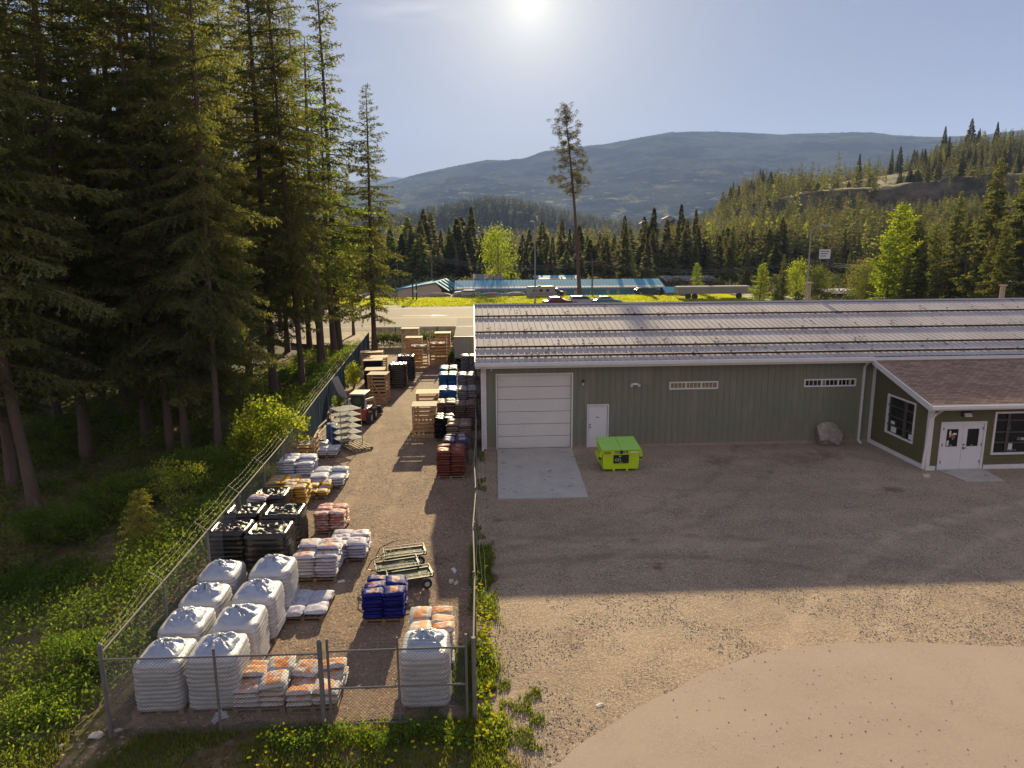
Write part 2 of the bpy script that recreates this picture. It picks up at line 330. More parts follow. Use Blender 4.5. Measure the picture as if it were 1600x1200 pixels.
def gravelmat(name, c1, c2, c3, big=.12, speck=38, stain=(.05, .035, .03), bumpy=.9, spots=(), arcs=(), hl=.6, lowp=.45):
    m = bpy.data.materials.new(name); m.use_nodes = True; nt = m.node_tree; b = nt.nodes['Principled BSDF']
    b.inputs['Roughness'].default_value = .92; b.inputs['Specular IOR Level'].default_value = .25
    g = nt.nodes.new('ShaderNodeNewGeometry'); P = g.outputs['Position']
    col = mixc(nt, ramp(nt, noise(nt, P, big, 5), .38, .62), c1, c2)
    mp = nd(nt, 'ShaderNodeMapping'); mp.inputs['Scale'].default_value = (.12, .55, 1); mp.inputs['Rotation'].default_value = (0, 0, .25); nt.links.new(P, mp.inputs[0])
    col = mixc(nt, ramp(nt, noise(nt, mp.outputs[0], 1.2, 4), .5, .66, 0, .8), col, c1)
    v = nd(nt, 'ShaderNodeTexVoronoi', Scale=speck); nt.links.new(P, v.inputs['Vector'])
    sp = nt.nodes.new('ShaderNodeSeparateColor'); nt.links.new(v.outputs['Color'], sp.inputs[0])
    patch = ramp(nt, noise(nt, P, .9, 4), .42, .62, lowp, 1)
    k = nt.nodes.new('ShaderNodeMath'); k.operation = 'MULTIPLY'; nt.links.new(ramp(nt, sp.outputs[0], .45, .8), k.inputs[0]); nt.links.new(patch, k.inputs[1])
    col = mixc(nt, k.outputs[0], col, c3)
    col = mixc(nt, ramp(nt, sp.outputs[1], .93, .97, 0, hl), col, (min(.6, c1[0]*2), min(.55, c1[1]*2), min(.5, c1[2]*2.1)))
    col = mixc(nt, ramp(nt, noise(nt, P, .33, 4), .655, .72, 0, .7), col, stain)
    for (sx_, sy_, sr, si) in spots:
        d_ = nt.nodes.new('ShaderNodeVectorMath'); d_.operation = 'DISTANCE'; nt.links.new(P, d_.inputs[0]); d_.inputs[1].default_value = (sx_, sy_, 0)
        a_ = nt.nodes.new('ShaderNodeMath'); a_.operation = 'MULTIPLY_ADD'; a_.inputs[1].default_value = sr*2.2; nt.links.new(noise(nt, P, 2.2/sr**.5, 5), a_.inputs[0]); nt.links.new(d_.outputs['Value'], a_.inputs[2])
        col = mixc(nt, ramp(nt, a_.outputs[0], sr*1.9, sr*1.25, 0, si), col, stain)
    for (cx_, cy_, cr, w_, ci, cc) in arcs:
        nv = nt.nodes.new('ShaderNodeTexNoise'); nv.inputs['Scale'].default_value = .5; nt.links.new(P, nv.inputs['Vector'])
        d_ = nt.nodes.new('ShaderNodeVectorMath'); d_.operation = 'DISTANCE'; nt.links.new(P, d_.inputs[0]); d_.inputs[1].default_value = (cx_, cy_, 0)
        a_ = nt.nodes.new('ShaderNodeMath'); a_.operation = 'MULTIPLY_ADD'; a_.inputs[1].default_value = .5; nt.links.new(nv.outputs[0], a_.inputs[0]); nt.links.new(d_.outputs['Value'], a_.inputs[2])
        s_ = nt.nodes.new('ShaderNodeMath'); s_.operation = 'SUBTRACT'; s_.inputs[1].default_value = cr+.25; nt.links.new(a_.outputs[0], s_.inputs[0])
        b_ = nt.nodes.new('ShaderNodeMath'); b_.operation = 'ABSOLUTE'; nt.links.new(s_.outputs[0], b_.inputs[0])
        q_ = nt.nodes.new('ShaderNodeMath'); q_.operation = 'MULTIPLY'; nt.links.new(ramp(nt, b_.outputs[0], w_, w_*.3, 0, ci), q_.inputs[0]); nt.links.new(ramp(nt, noise(nt, P, 1.3, 5), .38, .58), q_.inputs[1])
        col = mixc(nt, q_.outputs[0], col, cc)
    nt.links.new(col, b.inputs['Base Color'])
    bn = nd(nt, 'ShaderNodeBump', Strength=bumpy, Distance=.03)
    ad = nt.nodes.new('ShaderNodeMath'); ad.operation = 'ADD'; nt.links.new(noise(nt, P, 34, 4, .7), ad.inputs[0]); nt.links.new(noise(nt, P, 7, 5, .6), ad.inputs[1])
    nt.links.new(ad.outputs[0], bn.inputs['Height']); nt.links.new(bn.outputs[0], b.inputs['Normal'])
    return m
GRAVEL = gravelmat('gravel', (.40, .295, .195), (.30, .22, .145), (.135, .095, .07), bumpy=.6, stain=(.10, .055, .04), spots=[(G(a, b).x, G(a, b).y, c, d) for a, b, c, d in ((1030, 885, .45, .8), (990, 845, .3, .6), (1395, 765, .7, .7), (1205, 738, .25, .7), (1250, 720, 1.5, .55), (1120, 722, 1.2, .45), (1060, 800, .8, .3), (1290, 712, 1.0, .6), (880, 1000, .9, .25))], arcs=[(4, 6, 14.5, .28, .5, (.17, .12, .085)), (4, 6, 16.2, .28, .5, (.17, .12, .085)), (26, 2, 21.0, .3, .45, (.5, .38, .26)), (26, 2, 22.8, .3, .45, (.5, .38, .26)), (-6, 40, 20.0, .3, .45, (.17, .12, .085)), (-6, 40, 21.8, .3, .4, (.17, .12, .085)), (8, 48, 27, .35, .4, (.48, .36, .25))])
YARD = gravelmat('yard_gravel', (.28, .19, .12), (.22, .145, .092), (.11, .072, .05), big=.25, speck=22, bumpy=.7, arcs=[(-64, 30, 59.2, .3, .5, (.36, .25, .16)), (-64, 30, 61, .3, .5, (.36, .25, .16)), (-30, 12, 26.5, .25, .4, (.13, .09, .06))])
ASPH = gravelmat('worn_asphalt', (.355, .275, .21), (.325, .25, .19), (.29, .22, .165), big=.18, speck=40, stain=(.33, .25, .18), bumpy=.12, hl=.12, lowp=.2, arcs=[(9, 2, 10.2, .35, .35, (.30, .225, .16)), (9, 2, 8.4, .35, .35, (.30, .225, .16)), (10, 0, 6.2, .4, .3, (.45, .35, .25))])
ROADM = gravelmat('highway_asphalt', (.16, .125, .10), (.14, .11, .088), (.12, .095, .075), big=.06, speck=14, stain=(.12, .10, .09), bumpy=.3)
CONC = M('concrete', (.46, .42, .35), (.36, .33, .28), scale=1.2, rough=.9, bump=.25, bscale=30, c3=(.2, .18, .16), s3=3, t3=(.62, .7))
PAINTW = M('road_paint_white', (.62, .58, .52), (.4, .36, .32), scale=3); PAINTY = M('road_paint_yellow', (.5, .33, .06), (.35, .24, .08), scale=3)
ed = [G(x, y).to_2d() for x, y in [(800, 1230), (860, 1200), (905, 1165), (960, 1130), (1010, 1100), (1060, 1075), (1110, 1050), (1160, 1031), (1210, 1018), (1260, 1010), (1330, 1006), (1400, 1005), (1500, 1008), (1600, 1012), (1760, 1020)]]
lot = [(-.6, 11.3), (.4, 10.6), (1.0, 9.0), (3, -6), (75, -6), (75, 32.6), (-.2, 32.6), (-.15, 13.2)]
sheet('gravel_lot', jag(lot, .35, .3, 3, keep=(3, 4, 5, 6)), .010, GRAVEL)
yard = [(-7.3, 13.1), (-.05, 13.0), (-.05, 34), (.3, 34), (.3, 66.5), (-9.6, 67), (-8.2, 38), (-7.6, 28)]
sheet('yard', jag(yard, .22, .3, 4, keep=()), .016, YARD)
asph = [(p.x, p.y) for p in ed]+[(75, 16), (75, -8), (1.0, -8), (.6, 9.5)]
sheet('driveway', jag(asph, .07, .2, 6, keep=(15, 16)), .022, ASPH)
# highway and the side road behind the woods
sheet('highway', [(-260, 67), (-90, 74.5), (-34, 79), (-12, 80.5), (60, 79.5), (260, 62), (260, 97), (60, 110), (-12, 111.5), (-40, 111), (-90, 108), (-260, 96)], .05, ROADM)
sheet('shoulder', [(-14, 69), (8, 69), (60, 68), (60, 79.6), (-12, 80.6), (-34, 79.1)], .03, GRAVEL)
mk = MB()
def stripe(pts, w, mi):
    for a, b in zip(pts[:-1], pts[1:]):
        a = Vector(a); b = Vector(b); n = Vector((-(b-a).y, (b-a).x)).normalized()*w/2
        mk.add([(a.x-n.x, a.y-n.y, .056), (b.x-n.x, b.y-n.y, .056), (b.x+n.x, b.y+n.y, .056), (a.x+n.x, a.y+n.y, .056)], [(0, 1, 2, 3)], mi)
stripe([(-90, 91), (-34, 93.2), (-12, 94), (60, 93)], .18, 1); stripe([(-90, 91.5), (-34, 93.7), (-12, 94.5), (60, 93.5)], .18, 1)
stripe([(-90, 104.6), (-40, 107.6), (-12, 108.3), (60, 107)], .2, 0); stripe([(-34, 83.4), (-12, 84.4), (60, 83.4)], .2, 0)
a0 = G(640, 494); mk.add([(a0.x-1, a0.y, .056), (a0.x+3, a0.y-.25, .056), (a0.x+3, a0.y+.25, .056), (a0.x-1, a0.y+.3, .056)], [(0, 1, 2, 3)], 0)
mk.add([(a0.x+3, a0.y-1, .056), (a0.x+5.4, a0.y, .056), (a0.x+3, a0.y+1, .056)], [(0, 1, 2)], 0)
tag(mk.build('road_markings', [PAINTW, PAINTY]), kind='structure')
# far side of the highway: bright grass verge, gravel yard of the storage place
GRASSM = M('grass_ground', (.23, .25, .035), (.13, .17, .025), scale=.5, rough=.95, bump=.8, bscale=5, c3=(.30, .24, .08), s3=.8, t3=(.55, .7), bdist=.1)
def terrsheet(name, x0, x1, y0f, y1f, nx, ny, off, mat):
    mb = MB()
    def fn(u, v):
        x = x0+(x1-x0)*u; ya = y0f(x); yb = y1f(x); y = ya+(yb-ya)*v; return (x, y, tz(x, y)+off)
    mb.grid(fn, nx, ny); return tag(mb.build(name, mat, smooth=True), kind='structure')
terrsheet('side_road', -90, -15, lambda x: float(np.interp(x, [-90, -40, -30, -24, -19, -15], [8, 14, 26, 42, 60, 74])), lambda x: float(np.interp(x, [-90, -34, -15], [74.4, 78.9, 80.2])), 70, 60, .05, ROADM)
terrsheet('grass_verge', -120, 75, lambda x: np.interp(x, [-120, -90, -40, -12, 60, 75], [106.5, 108.2, 111.2, 111.7, 110.2, 109.2]), lambda x: 127+(x > 0)*0+1.5*math.sin(x*.11), 160, 16, .035, GRASSM)
terrsheet('storage_yard', -60, 90, lambda x: 127.5+1.5*math.sin(x*.11), lambda x: 165, 60, 12, .03, gravelmat('storage_gravel', (.27, .23, .19), (.2, .17, .14), (.13, .11, .1), speck=6))

# ------------------------------------------------------------------ mountains
def mtn(name, table, D, depth, seed, c1, c2, c3, zb=-30, rough=1.0):
    az = np.linspace(px_az(table[0][0]), px_az(table[-1][0]), 420)
    tA = [px_az(p) for p, q in table]; tZ = [skyz(p, q, D) for p, q in table]
    n = 150; s = np.linspace(0, 1.25, n); AA, S = np.meshgrid(az, s)
    Hc = np.interp(AA, tA, tZ)
    r = D-depth*(1-S)
    prof = np.where(S < 1, np.power(np.clip(S, 0, 1), .85), 1-(S-1)*1.4)
    x = r*np.sin(np.radians(AA)); y = r*np.cos(np.radians(AA))
    k = 1.0/D*9
    nz = (vnoise(x*k+seed, y*k*1.3, seed, 6)-.5)+.35*(1-np.abs(vnoise(x*k*2.1, y*k*2.1, seed+9, 5)*2-1))-.17
    z = zb+(Hc-zb)*prof+nz*D*.045*np.sin(np.clip(S, 0, 1)*math.pi)*rough
    z = z+(vnoise(AA*45, S*160, seed+3, 3)-.5)*D*.0022     # trees along the crest
    ii, jj = np.meshgrid(np.arange(len(az)-1), np.arange(n-1)); w = len(az)
    Fq = np.stack([jj*w+ii, jj*w+ii+1, (jj+1)*w+ii+1, (jj+1)*w+ii], -1).reshape(-1, 4)
    m = bpy.data.materials.new(name); m.use_nodes = True; nt = m.node_tree; b = nt.nodes['Principled BSDF']; b.inputs['Roughness'].default_value = 1; b.inputs['Specular IOR Level'].default_value = 0
    g = nt.nodes.new('ShaderNodeNewGeometry'); P = g.outputs['Position']; sc = 1/D
    mp = nd(nt, 'ShaderNodeMapping'); mp.inputs['Scale'].default_value = (1, .5, 3.5); nt.links.new(P, mp.inputs[0])
    col = mixc(nt, ramp(nt, noise(nt, mp.outputs[0], 22*sc, 6), .42, .6), c1, c2)
    # patches of fresh green broadleaf woods, lower on the slope
    f1 = ramp(nt, noise(nt, mp.outputs[0], 60*sc, 7, .65), .54, .64)
    sep = nt.nodes.new('ShaderNodeSeparateXYZ'); nt.links.new(P, sep.inputs[0]); lowf = ramp(nt, sep.outputs[2], D*.085, D*.03)
    k2 = nt.nodes.new('ShaderNodeMath'); k2.operation = 'MULTIPLY'; nt.links.new(f1, k2.inputs[0]); nt.links.new(lowf, k2.inputs[1])
    col = mixc(nt, k2.outputs[0], col, c3)
    col = mixc(nt, ramp(nt, noise(nt, P, 900*sc, 3), .35, .65, 0, .6), col, tuple(c*.35 for c in c1))
    nt.links.new(col, b.inputs['Base Color'])
    bn = nd(nt, 'ShaderNodeBump', Strength=1.0, Distance=D*.004); nt.links.new(noise(nt, P, 320*sc, 5, .7), bn.inputs['Height']); nt.links.new(bn.outputs[0], b.inputs['Normal'])
    return tag(link(name, fastmesh(name, np.stack([x, y, z], -1).reshape(-1, 3), Fq, [m], True)), kind='structure')
mtn('mountain', [(380, 330), (480, 312), (560, 298), (620, 284), (660, 272), (700, 263), (760, 251), (812, 250), (850, 238), (900, 229), (940, 225), (1000, 213), (1040, 206), (1100, 205), (1150, 207), (1200, 210), (1240, 208), (1330, 206), (1370, 211), (1430, 214), (1500, 211), (1560, 203), (1620, 198), (1800, 190), (2200, 200)],
    5200, 2400, 2.0, (.012, .022, .012), (.17, .165, .08), (.70, .66, .20))
mtn('distant_peak', [(440, 300), (520, 292), (590, 279), (625, 276), (660, 282), (720, 296), (900, 310)], 9000, 2500, 6.0, (.05, .06, .05), (.09, .09, .08), (.1, .1, .08))
# ------------------------------------------------------------------ warehouse
GREEN = M('green_steel_cladding', (.20, .20, .135), (.175, .177, .12), scale=.8, rough=.5, stretch=(1, 1, .25), c3=(.27, .24, .175), s3=1.6, t3=(.52, .8))
WHITE = M('white_trim', (.76, .73, .68), (.68, .65, .61), scale=2, rough=.5)
DOORW = M('white_door_paint', (.74, .71, .68), (.68, .65, .63), scale=1.5, rough=.45, c3=(.38, .34, .30), s3=1.5, t3=(.66, .8))
GALV = M('galvanised', (.42, .43, .44), (.30, .31, .32), scale=6, rough=.45, metal=.7)
DARKMETAL = M('dark_metal', (.03, .03, .032), (.05, .045, .04), scale=4, rough=.5, metal=.3)
OLIVE = M('olive_siding', (.125, .115, .045), (.10, .092, .038), scale=2, rough=.7, bump=.3, bscale=12)
BROWNBAR = M('snow_bar_brown', (.045, .028, .022), (.07, .045, .035), scale=3, rough=.9, spec=.1)
ROOFM = M('roof_steel', (.50, .45, .42), (.37, .33, .31), scale=.55, rough=.85, metal=.0, spec=.08, stretch=(1, .3, 1), c3=(.16, .12, .11), s3=3.5, t3=(.66, .78))
FOOT = M('concrete_footing', (.36, .28, .2), (.28, .21, .15), scale=3, rough=.9, bump=.3)
GLASS = bpy.data.materials.new('window_glass'); GLASS.use_nodes = True
_b = GLASS.node_tree.nodes['Principled BSDF']; _b.inputs['Base Color'].default_value = (.015, .016, .017, 1); _b.inputs['Roughness'].default_value = .06
_nt = GREEN.node_tree; _p = _nt.nodes['Principled BSDF']; _old = _p.inputs['Base Color'].links[0].from_socket
_g = _nt.nodes.new('ShaderNodeNewGeometry'); _s = _nt.nodes.new('ShaderNodeSeparateXYZ'); _nt.links.new(_g.outputs['Position'], _s.inputs[0])
_a = _nt.nodes.new('ShaderNodeMath'); _a.operation = 'MULTIPLY_ADD'; _a.inputs[1].default_value = -1.5; _nt.links.new(noise(_nt, _g.outputs['Position'], 2.5, 5), _a.inputs[0]); _nt.links.new(_s.outputs[2], _a.inputs[2])
_nt.links.new(mixc(_nt, ramp(_nt, _a.outputs[0], .1, -.75, 0, .6), _old, (.26, .20, .14)), _p.inputs['Base Color'])
AMBER = M('interior_blind', (.30, .24, .12), (.22, .17, .08), scale=5, rough=.5)
PAPER = M('white_paper', (.65, .65, .63)); BLACKP = M('black_plastic', (.02, .02, .02), rough=.4)
WX0, WY, WZ = .37, 32.45, 4.12
SL = .177
def rz_(y): return 4.28+(y-32.05)*SL
wh = thing('warehouse', 'long low green metal warehouse with ribbed steel roof', 'warehouse', (0, 0, 0))
def corr(mb, x0, x1, z0, z1, holes, Y, pitch=.305):
    """ribbed cladding facing -Y with rectangular holes (xa, xb, za, zb)"""
    xs = []; x = x0
    while x < x1:
        xs += [(x, 0), (x+pitch*.32, 0), (x+pitch*.38, -.028), (x+pitch*.52, -.028), (x+pitch*.58, 0)]; x += pitch
    xs = [p for p in xs if p[0] < x1-.01]+[(x1, 0)]
    cut = sorted({h[0] for h in holes}|{h[1] for h in holes})
    for c in cut:
        for i in range(len(xs)-1):
            if xs[i][0] < c < xs[i+1][0]: xs.insert(i+1, (c, xs[i][1]+(xs[i+1][1]-xs[i][1])*(c-xs[i][0])/(xs[i+1][0]-xs[i][0]))); break
    for (xa, ya), (xb, yb) in zip(xs[:-1], xs[1:]):
        xm = (xa+xb)/2; segs = [(z0, z1)]
        for h in holes:
            if h[0] <= xm <= h[1]:
                n = []
                for a, b in segs:
                    if h[2] > a: n.append((a, min(b, h[2])))
                    if h[3] < b: n.append((max(a, h[3]), b))
                segs = n
        for a, b in segs:
            if b-a > .01: mb.add([(xa, Y+ya, a), (xb, Y+yb, a), (xb, Y+yb, b), (xa, Y+ya, b)], [(0, 1, 2, 3)])
HG = (.98, 4.52, -.1, 3.62); HM = (5.25, 6.28, -.1, 2.12); HW1 = (9.13, 11.48, 2.78, 3.13); HW2 = (15.64, 18.2, 2.80, 3.16)
mb = MB(); corr(mb, WX0, 19.05, .12, WZ, [HG, HM, HW1, HW2], WY); mb.build('front_wall', GREEN, wh)
mb = MB(); mb.box(WX0+.01, WX0+.16, WY+.04, 51.4, .12, WZ); mb.prism([(WY+.05, WZ), (51.4, WZ), (41.9, rz_(41.9)-.1)], WX0+.012, WX0+.15, axis='x')
mb.box(WX0+.2, 74, 51.3, 51.45, .1, WZ+.05); mb.build('side_wall', GREEN, wh)
mb = MB()
for a, b in ((WX0, .98), (4.52, 5.25), (6.28, 19.0)): mb.box(a, b, WY-.02, WY+.2, -.05, .13)
mb.build('footing', FOOT, wh)
# roof: ribbed sheets on both slopes, gable overhang at the left
def roof_sheet(x0, x1, ya, yb, za, zb, pitch=.31):
    mb = MB(); x = x0; prof = []
    while x < x1: prof += [(x, 0), (x+.105, 0), (x+.125, .026), (x+.165, .026), (x+.185, 0)]; x += pitch
    prof.append((min(x, x1), 0)); v = []; 
    for px_, h in prof: v += [(px_, ya, za+h), (px_, yb, zb+h)]
    f = [(2*i, 2*i+2, 2*i+3, 2*i+1) for i in range(len(prof)-1)]; mb.add(v, f); return mb
r1 = roof_sheet(.02, 74, 32.02, 41.95, rz_(32.02), rz_(41.95)); r2 = roof_sheet(.02, 74, 41.97, 51.8, rz_(41.95), rz_(32.02))
base = len(r1.v); r1.v += r2.v; r1.f += [tuple(i+base for i in f) for f in r2.f]; r1.m += r2.m
roof = r1.build('roof', ROOFM, wh)
mb = MB(); mb.prism([(41.75, rz_(41.75)+.045), (41.96, rz_(41.95)+.09), (42.17, rz_(41.75)+.045), (41.96, rz_(41.95)+.06)], .0, 74, axis='x'); mb.build('ridge_cap', ROOFM, roof)
for y in (39.4, 36.45, 34.0, 32.62):
    mb = MB(); z = rz_(y)
    mb.box(.02, 74, y-.035, y+.035, z+.028, z+.11)
    for k in range(0, 74): mb.box(.3+k*1.0, .36+k*1.0, y-.03, y+.14, z+.03, z+.075)
    mb.build('snow_guard', BROWNBAR, roof)
rng = random.Random(8); mb = MB()
for i in range(420):
    y = rng.choice([39.4, 36.45, 34.0, 32.62])+abs(rng.gauss(0, .5))+.06 if rng.random() < .75 else rng.uniform(32.3, 41.5)
    x = rng.uniform(.3, 36); r = rng.uniform(.02, .06); z = rz_(min(y, 41.8))+.03
    mb.add([(x-r*1.6, y, z), (x, y-r, z+r*.3), (x+r*1.4, y+.01, z), (x, y+r, z+r*.3), (x, y, z+r*1.2)], [(0, 1, 4), (1, 2, 4), (2, 3, 4), (3, 0, 4)], 0 if rng.random() < .78 else 1)
tag(mb.build('roof_debris', [M('cone_litter', (.05, .035, .025)), M('pale_lichen', (.5, .47, .44))]), kind='stuff')
mb = MB(); mb.box(.0, 18.78, 31.86, 32.0, 4.10, 4.24); mb.box(.0, 18.78, 32.001, 32.06, 3.98, 4.265); mb.box(18.80, 74, 31.9, 32.06, 4.10, 4.24); mb.box(.0, 18.75, 32.06, WY-.035, 3.985, 4.01)
mb.build('gutter', WHITE, wh)
mb = MB()
for (ya, yb, s) in ((32.0, 41.95, 1), (41.95, 51.85, -1)):
    za, zb = (rz_(32.0), rz_(41.95)) if s == 1 else (rz_(41.95), rz_(32.05))
    mb.hexa([(-.03, ya, za-.2), (.015, ya, za-.2), (.015, yb, zb-.2), (-.03, yb, zb-.2), (-.03, ya, za+.05), (.015, ya, za+.05), (.015, yb, zb+.05), (-.03, yb, zb+.05)])
mb.build('barge_board', WHITE, wh)
mb = MB(); mb.box(WX0-.03, WX0+.12, WY-.05, WY-.032, .05, 3.98); mb.box(WX0-.03, WX0-.012, WY-.032, WY+.12, .05, 3.98); mb.build('corner_trim', WHITE, wh)
def downspout(x, y, z0, z1, yt, parent):
    mb = MB(); mb.bar((x, y, z0+.1), (x, y, z1-.35), .085, .085); mb.bar((x, y, z1-.36), (x, yt, z1-.02), .08, .08); mb.bar((x, y, z0+.11), (x, y-.28, z0+.02), .08, .08)
    for z in (z0+.8, z0+2.2): mb.box(x-.055, x+.055, y-.045, y+.06, z, z+.04)
    return mb.build('downspout', WHITE, parent)
downspout(.29, 32.35, .0, 4.1, 31.95, wh); downspout(18.52, 32.36, 0, 4.1, 31.95, wh)
def frame(mb, x0, x1, z0, z1, y0, y1, w=.07, sill=True):
    mb.box(x0-w, x0, y0, y1, z0-(w if sill else 0), z1+w); mb.box(x1, x1+w, y0, y1, z0-(w if sill else 0), z1+w); mb.box(x0, x1, y0, y1, z1, z1+w)
    if sill: mb.box(x0, x1, y0, y1, z0-w, z0)
# roller door
gd = MB(); n = 6; h = 3.6/n
for k in range(n): 
    gd.box(1.02, 4.48, WY+.10, WY+.14, k*h+.015, (k+1)*h-.008)
    for q in range(5): gd.box(1.05, 4.45, WY+.092, WY+.099, k*h+.08+q*.1, k*h+.12+q*.1)
gdo = gd.build('roller_door', M('roller_door_white', (.72, .68, .61), (.66, .62, .56), scale=.9, rough=.5, c3=(.50, .42, .33), s3=.8, t3=(.62, .8)), wh)
mb = MB(); frame(mb, 1.0, 4.5, 0, 3.6, WY-.05, WY+.09, .06, False); mb.build('door_frame', WHITE, gdo)
mb = MB(); mb.box(1.0, 4.5, WY+.15, WY+.17, 0, 3.62); mb.box(1.02, 4.48, WY+.088, WY+.14, .0, .03); mb.build('door_seal', BLACKP, gdo)
# small door
mb = MB(); mb.box(5.32, 6.21, WY+.01, WY+.06, .02, 2.05); dm = mb.build('door', DOORW, wh, bevel=.006)
mb = MB(); frame(mb, 5.3, 6.23, 0, 2.07, WY-.045, WY+.08, .055, False); mb.build('door_frame', WHITE, dm)
mb = MB(); mb.box(5.67, 5.83, WY+.002, WY+.012, 1.47, 1.50); mb.build('door_number_plate', BLACKP, dm)
mb = MB(); mb.tube((5.40, WY+.02, 1.0), (5.40, WY-.06, 1.0), .035, .03, 10); mb.tube((5.40, WY+.02, 1.14), (5.40, WY-.025, 1.14), .032, .03, 10); mb.build('door_handle', DARKMETAL, dm)
# strip windows
def strip_window(x0, x1, z0, z1, amber):
    mb = MB(); frame(mb, x0, x1, z0, z1, WY-.055, WY+.06, .06); w = (x1-x0)/3
    for k in (1, 2): mb.box(x0+k*w-.03, x0+k*w+.03, WY-.04, WY+.05, z0, z1)
    wf = mb.build('window', WHITE, wh)
    mb = MB()
    for k in range(3):
        for q in (1, 2, 3): mb.box(x0+k*w+q*w/4-.01, x0+k*w+q*w/4+.01, WY-.005, WY+.03, z0+.003, z1-.003)
    mb.build('glazing_bar', WHITE, wf)
    mb = MB(); mb.box(x0, x1, WY+.035, WY+.045, z0, z1); mb.build('pane', AMBER if amber else GLASS, wf)
    if not amber:
        mb = MB(); mb.box(x0+w+.05, x0+w*1.3, WY+.03, WY+.034, z0+.02, z1-.02); mb.box(x1-.28, x1-.12, WY+.03, WY+.034, z0+.02, z1-.02); mb.build('blind', AMBER, wf)
strip_window(9.2, 11.42, 2.83, 3.08, True); strip_window(15.71, 18.13, 2.84, 3.10, False)
# wall fittings
mb = MB(); mb.box(4.97, 5.08, WY-.05, WY-.03, 3.12, 3.3); mb.box(4.965, 5.085, WY-.15, WY-.05, 3.2, 3.29, 0); mb.box(4.98, 5.07, WY-.13, WY-.055, 3.06, 3.195, 1)
mb.build('wall_lamp', [DARKMETAL, M('lamp_lens', (.5, .45, .33), rough=.3)], wh)
mb = MB()
for dx in (-.15, .15): mb.tube((7.49+dx, WY-.06, 3.06), (7.49+dx*1.25, WY-.17, 3.0), .05, .075, 12)
mb.box(7.38, 7.6, WY-.08, WY-.03, 3.03, 3.12); mb.build('flood_lamp', WHITE, wh)
mb = MB(); mb.tube((.75, WY-.05, 3.9), (.75, WY-.2, 3.86), .04, .04, 10); mb.box(.72, .78, WY-.06, WY-.03, 3.86, 3.98); mb.build('camera_box', WHITE, wh)
# flues behind the ridge
for i, (px, top) in enumerate(((1262, 441), (1565, 445))):
    p = AT(px, 466, 44.0); zt = AT(px, top, 44.0).z; mb = MB(); zb = rz_(84-44.0)-.1
    for dx in (-.09, .09): mb.tube((dx, 0, zb-p.z), (dx, 0, zt-p.z-.08), .075, .075, 12)
    mb.box(-.2, .2, -.14, .14, zt-p.z-.08, zt-p.z); mb.box(-.22, .22, -.18, .18, zb-p.z, zb-p.z+.14)
    mb.build('flue', M('flue_tan_%d' % i, (.34, .27, .2), (.24, .19, .15), scale=6, rough=.6), wh, loc=p)

# ------------------------------------------------------------------ shop annex
AX, AY = 19.05, 27.95
ZE, ZT = 2.92, 4.07
def az2(y): return ZE+(y-27.55)*(ZT-ZE)/(32.0-27.55)
sh = thing('shop_annex', 'olive shop front annex with brown shingle roof joined to the warehouse', 'shop')
def lap(mb, p0, p1, zf, holes, nrm, z0=.22):
    """horizontal lap siding between two ground points; zf(t) top height; holes (t0,t1,za,zb) with t in metres along"""
    p0 = Vector(p0); p1 = Vector(p1); L = (p1-p0).length; d = (p1-p0)/L; N = Vector(nrm); z = z0; hgt = .2
    cuts = sorted({0, L}|{h[0] for h in holes}|{h[1] for h in holes}|{L*k/12 for k in range(13)})
    while z < 4.1:
        for a, b in zip(cuts[:-1], cuts[1:]):
            m_ = (a+b)/2; za, zb = z, z+hgt; ta, tb = min(zb, zf(a)), min(zb, zf(b))
            if min(ta, tb) <= za: continue
            segs = [(za, None)]; skip = False; lo, hi = za, None
            for h in holes:
                if h[0] <= m_ <= h[1]:
                    if h[2] <= za and h[3] >= zb: skip = True
                    elif h[2] > za and h[2] < zb: hi = h[2]
                    elif h[3] > za and h[3] < zb: lo = h[3]
            if skip: continue
            ta, tb = (min(ta, hi), min(tb, hi)) if hi else (ta, tb)
            qa = p0+d*a; qb = p0+d*b; o0 = N*.022; o1 = N*.004
            mb.add([(qa+o0).to_tuple()[:2]+(lo,), (qb+o0).to_tuple()[:2]+(lo,), (qb+o1).to_tuple()[:2]+(tb,), (qa+o1).to_tuple()[:2]+(ta,)], [(0, 1, 2, 3)])
            mb.add([(qa).to_tuple()[:2]+(lo,), (qb).to_tuple()[:2]+(lo,), (qb+o0).to_tuple()[:2]+(lo,), (qa+o0).to_tuple()[:2]+(lo,)], [(0, 1, 2, 3)])
        z += hgt
# side window hole y 28.97..30.95 ; z .93..2.78 trapezoid-ish -> rectangle under the rake
SW = (29.02, 30.98, .95, 2.62)
mb = MB(); lap(mb, (AX, AY+.02, 0), (AX, 32.42, 0), lambda t: az2(AY+t)-.12, [(SW[0]-AY-.02, SW[1]-AY-.02, SW[2], SW[3])], (-1, 0, 0)); mb.build('side_wall', OLIVE, sh)
HD = (19.52, 21.5, -.1, 2.1); FW = (21.82, 24.6, .66, 2.50); FW2 = (26.0, 30.0, .66, 2.5)
mb = MB(); lap(mb, (AX, AY, 0), (60, AY, 0), lambda t: 2.9, [(h[0]-AX, h[1]-AX, h[2], h[3]) for h in (HD, FW, FW2)], (0, -1, 0)); mb.build('front_wall', OLIVE, sh)
mb = MB()
for a, b in ((AX-.03, 19.45), (21.57, 60)): mb.box(a, b, AY-.045, AY+.1, -.02, .2)
mb.box(AX-.045, AX+.1, AY+.1, 32.42, -.02, .2); mb.build('base_board', WHITE, sh)
mb = MB(); mb.box(AX-.05, AX-.026, AY-.028, AY+.14, .2, 2.86); mb.box(AX-.05, AX+.13, AY-.052, AY-.028, .2, 2.86); mb.build('corner_trim', WHITE, sh)
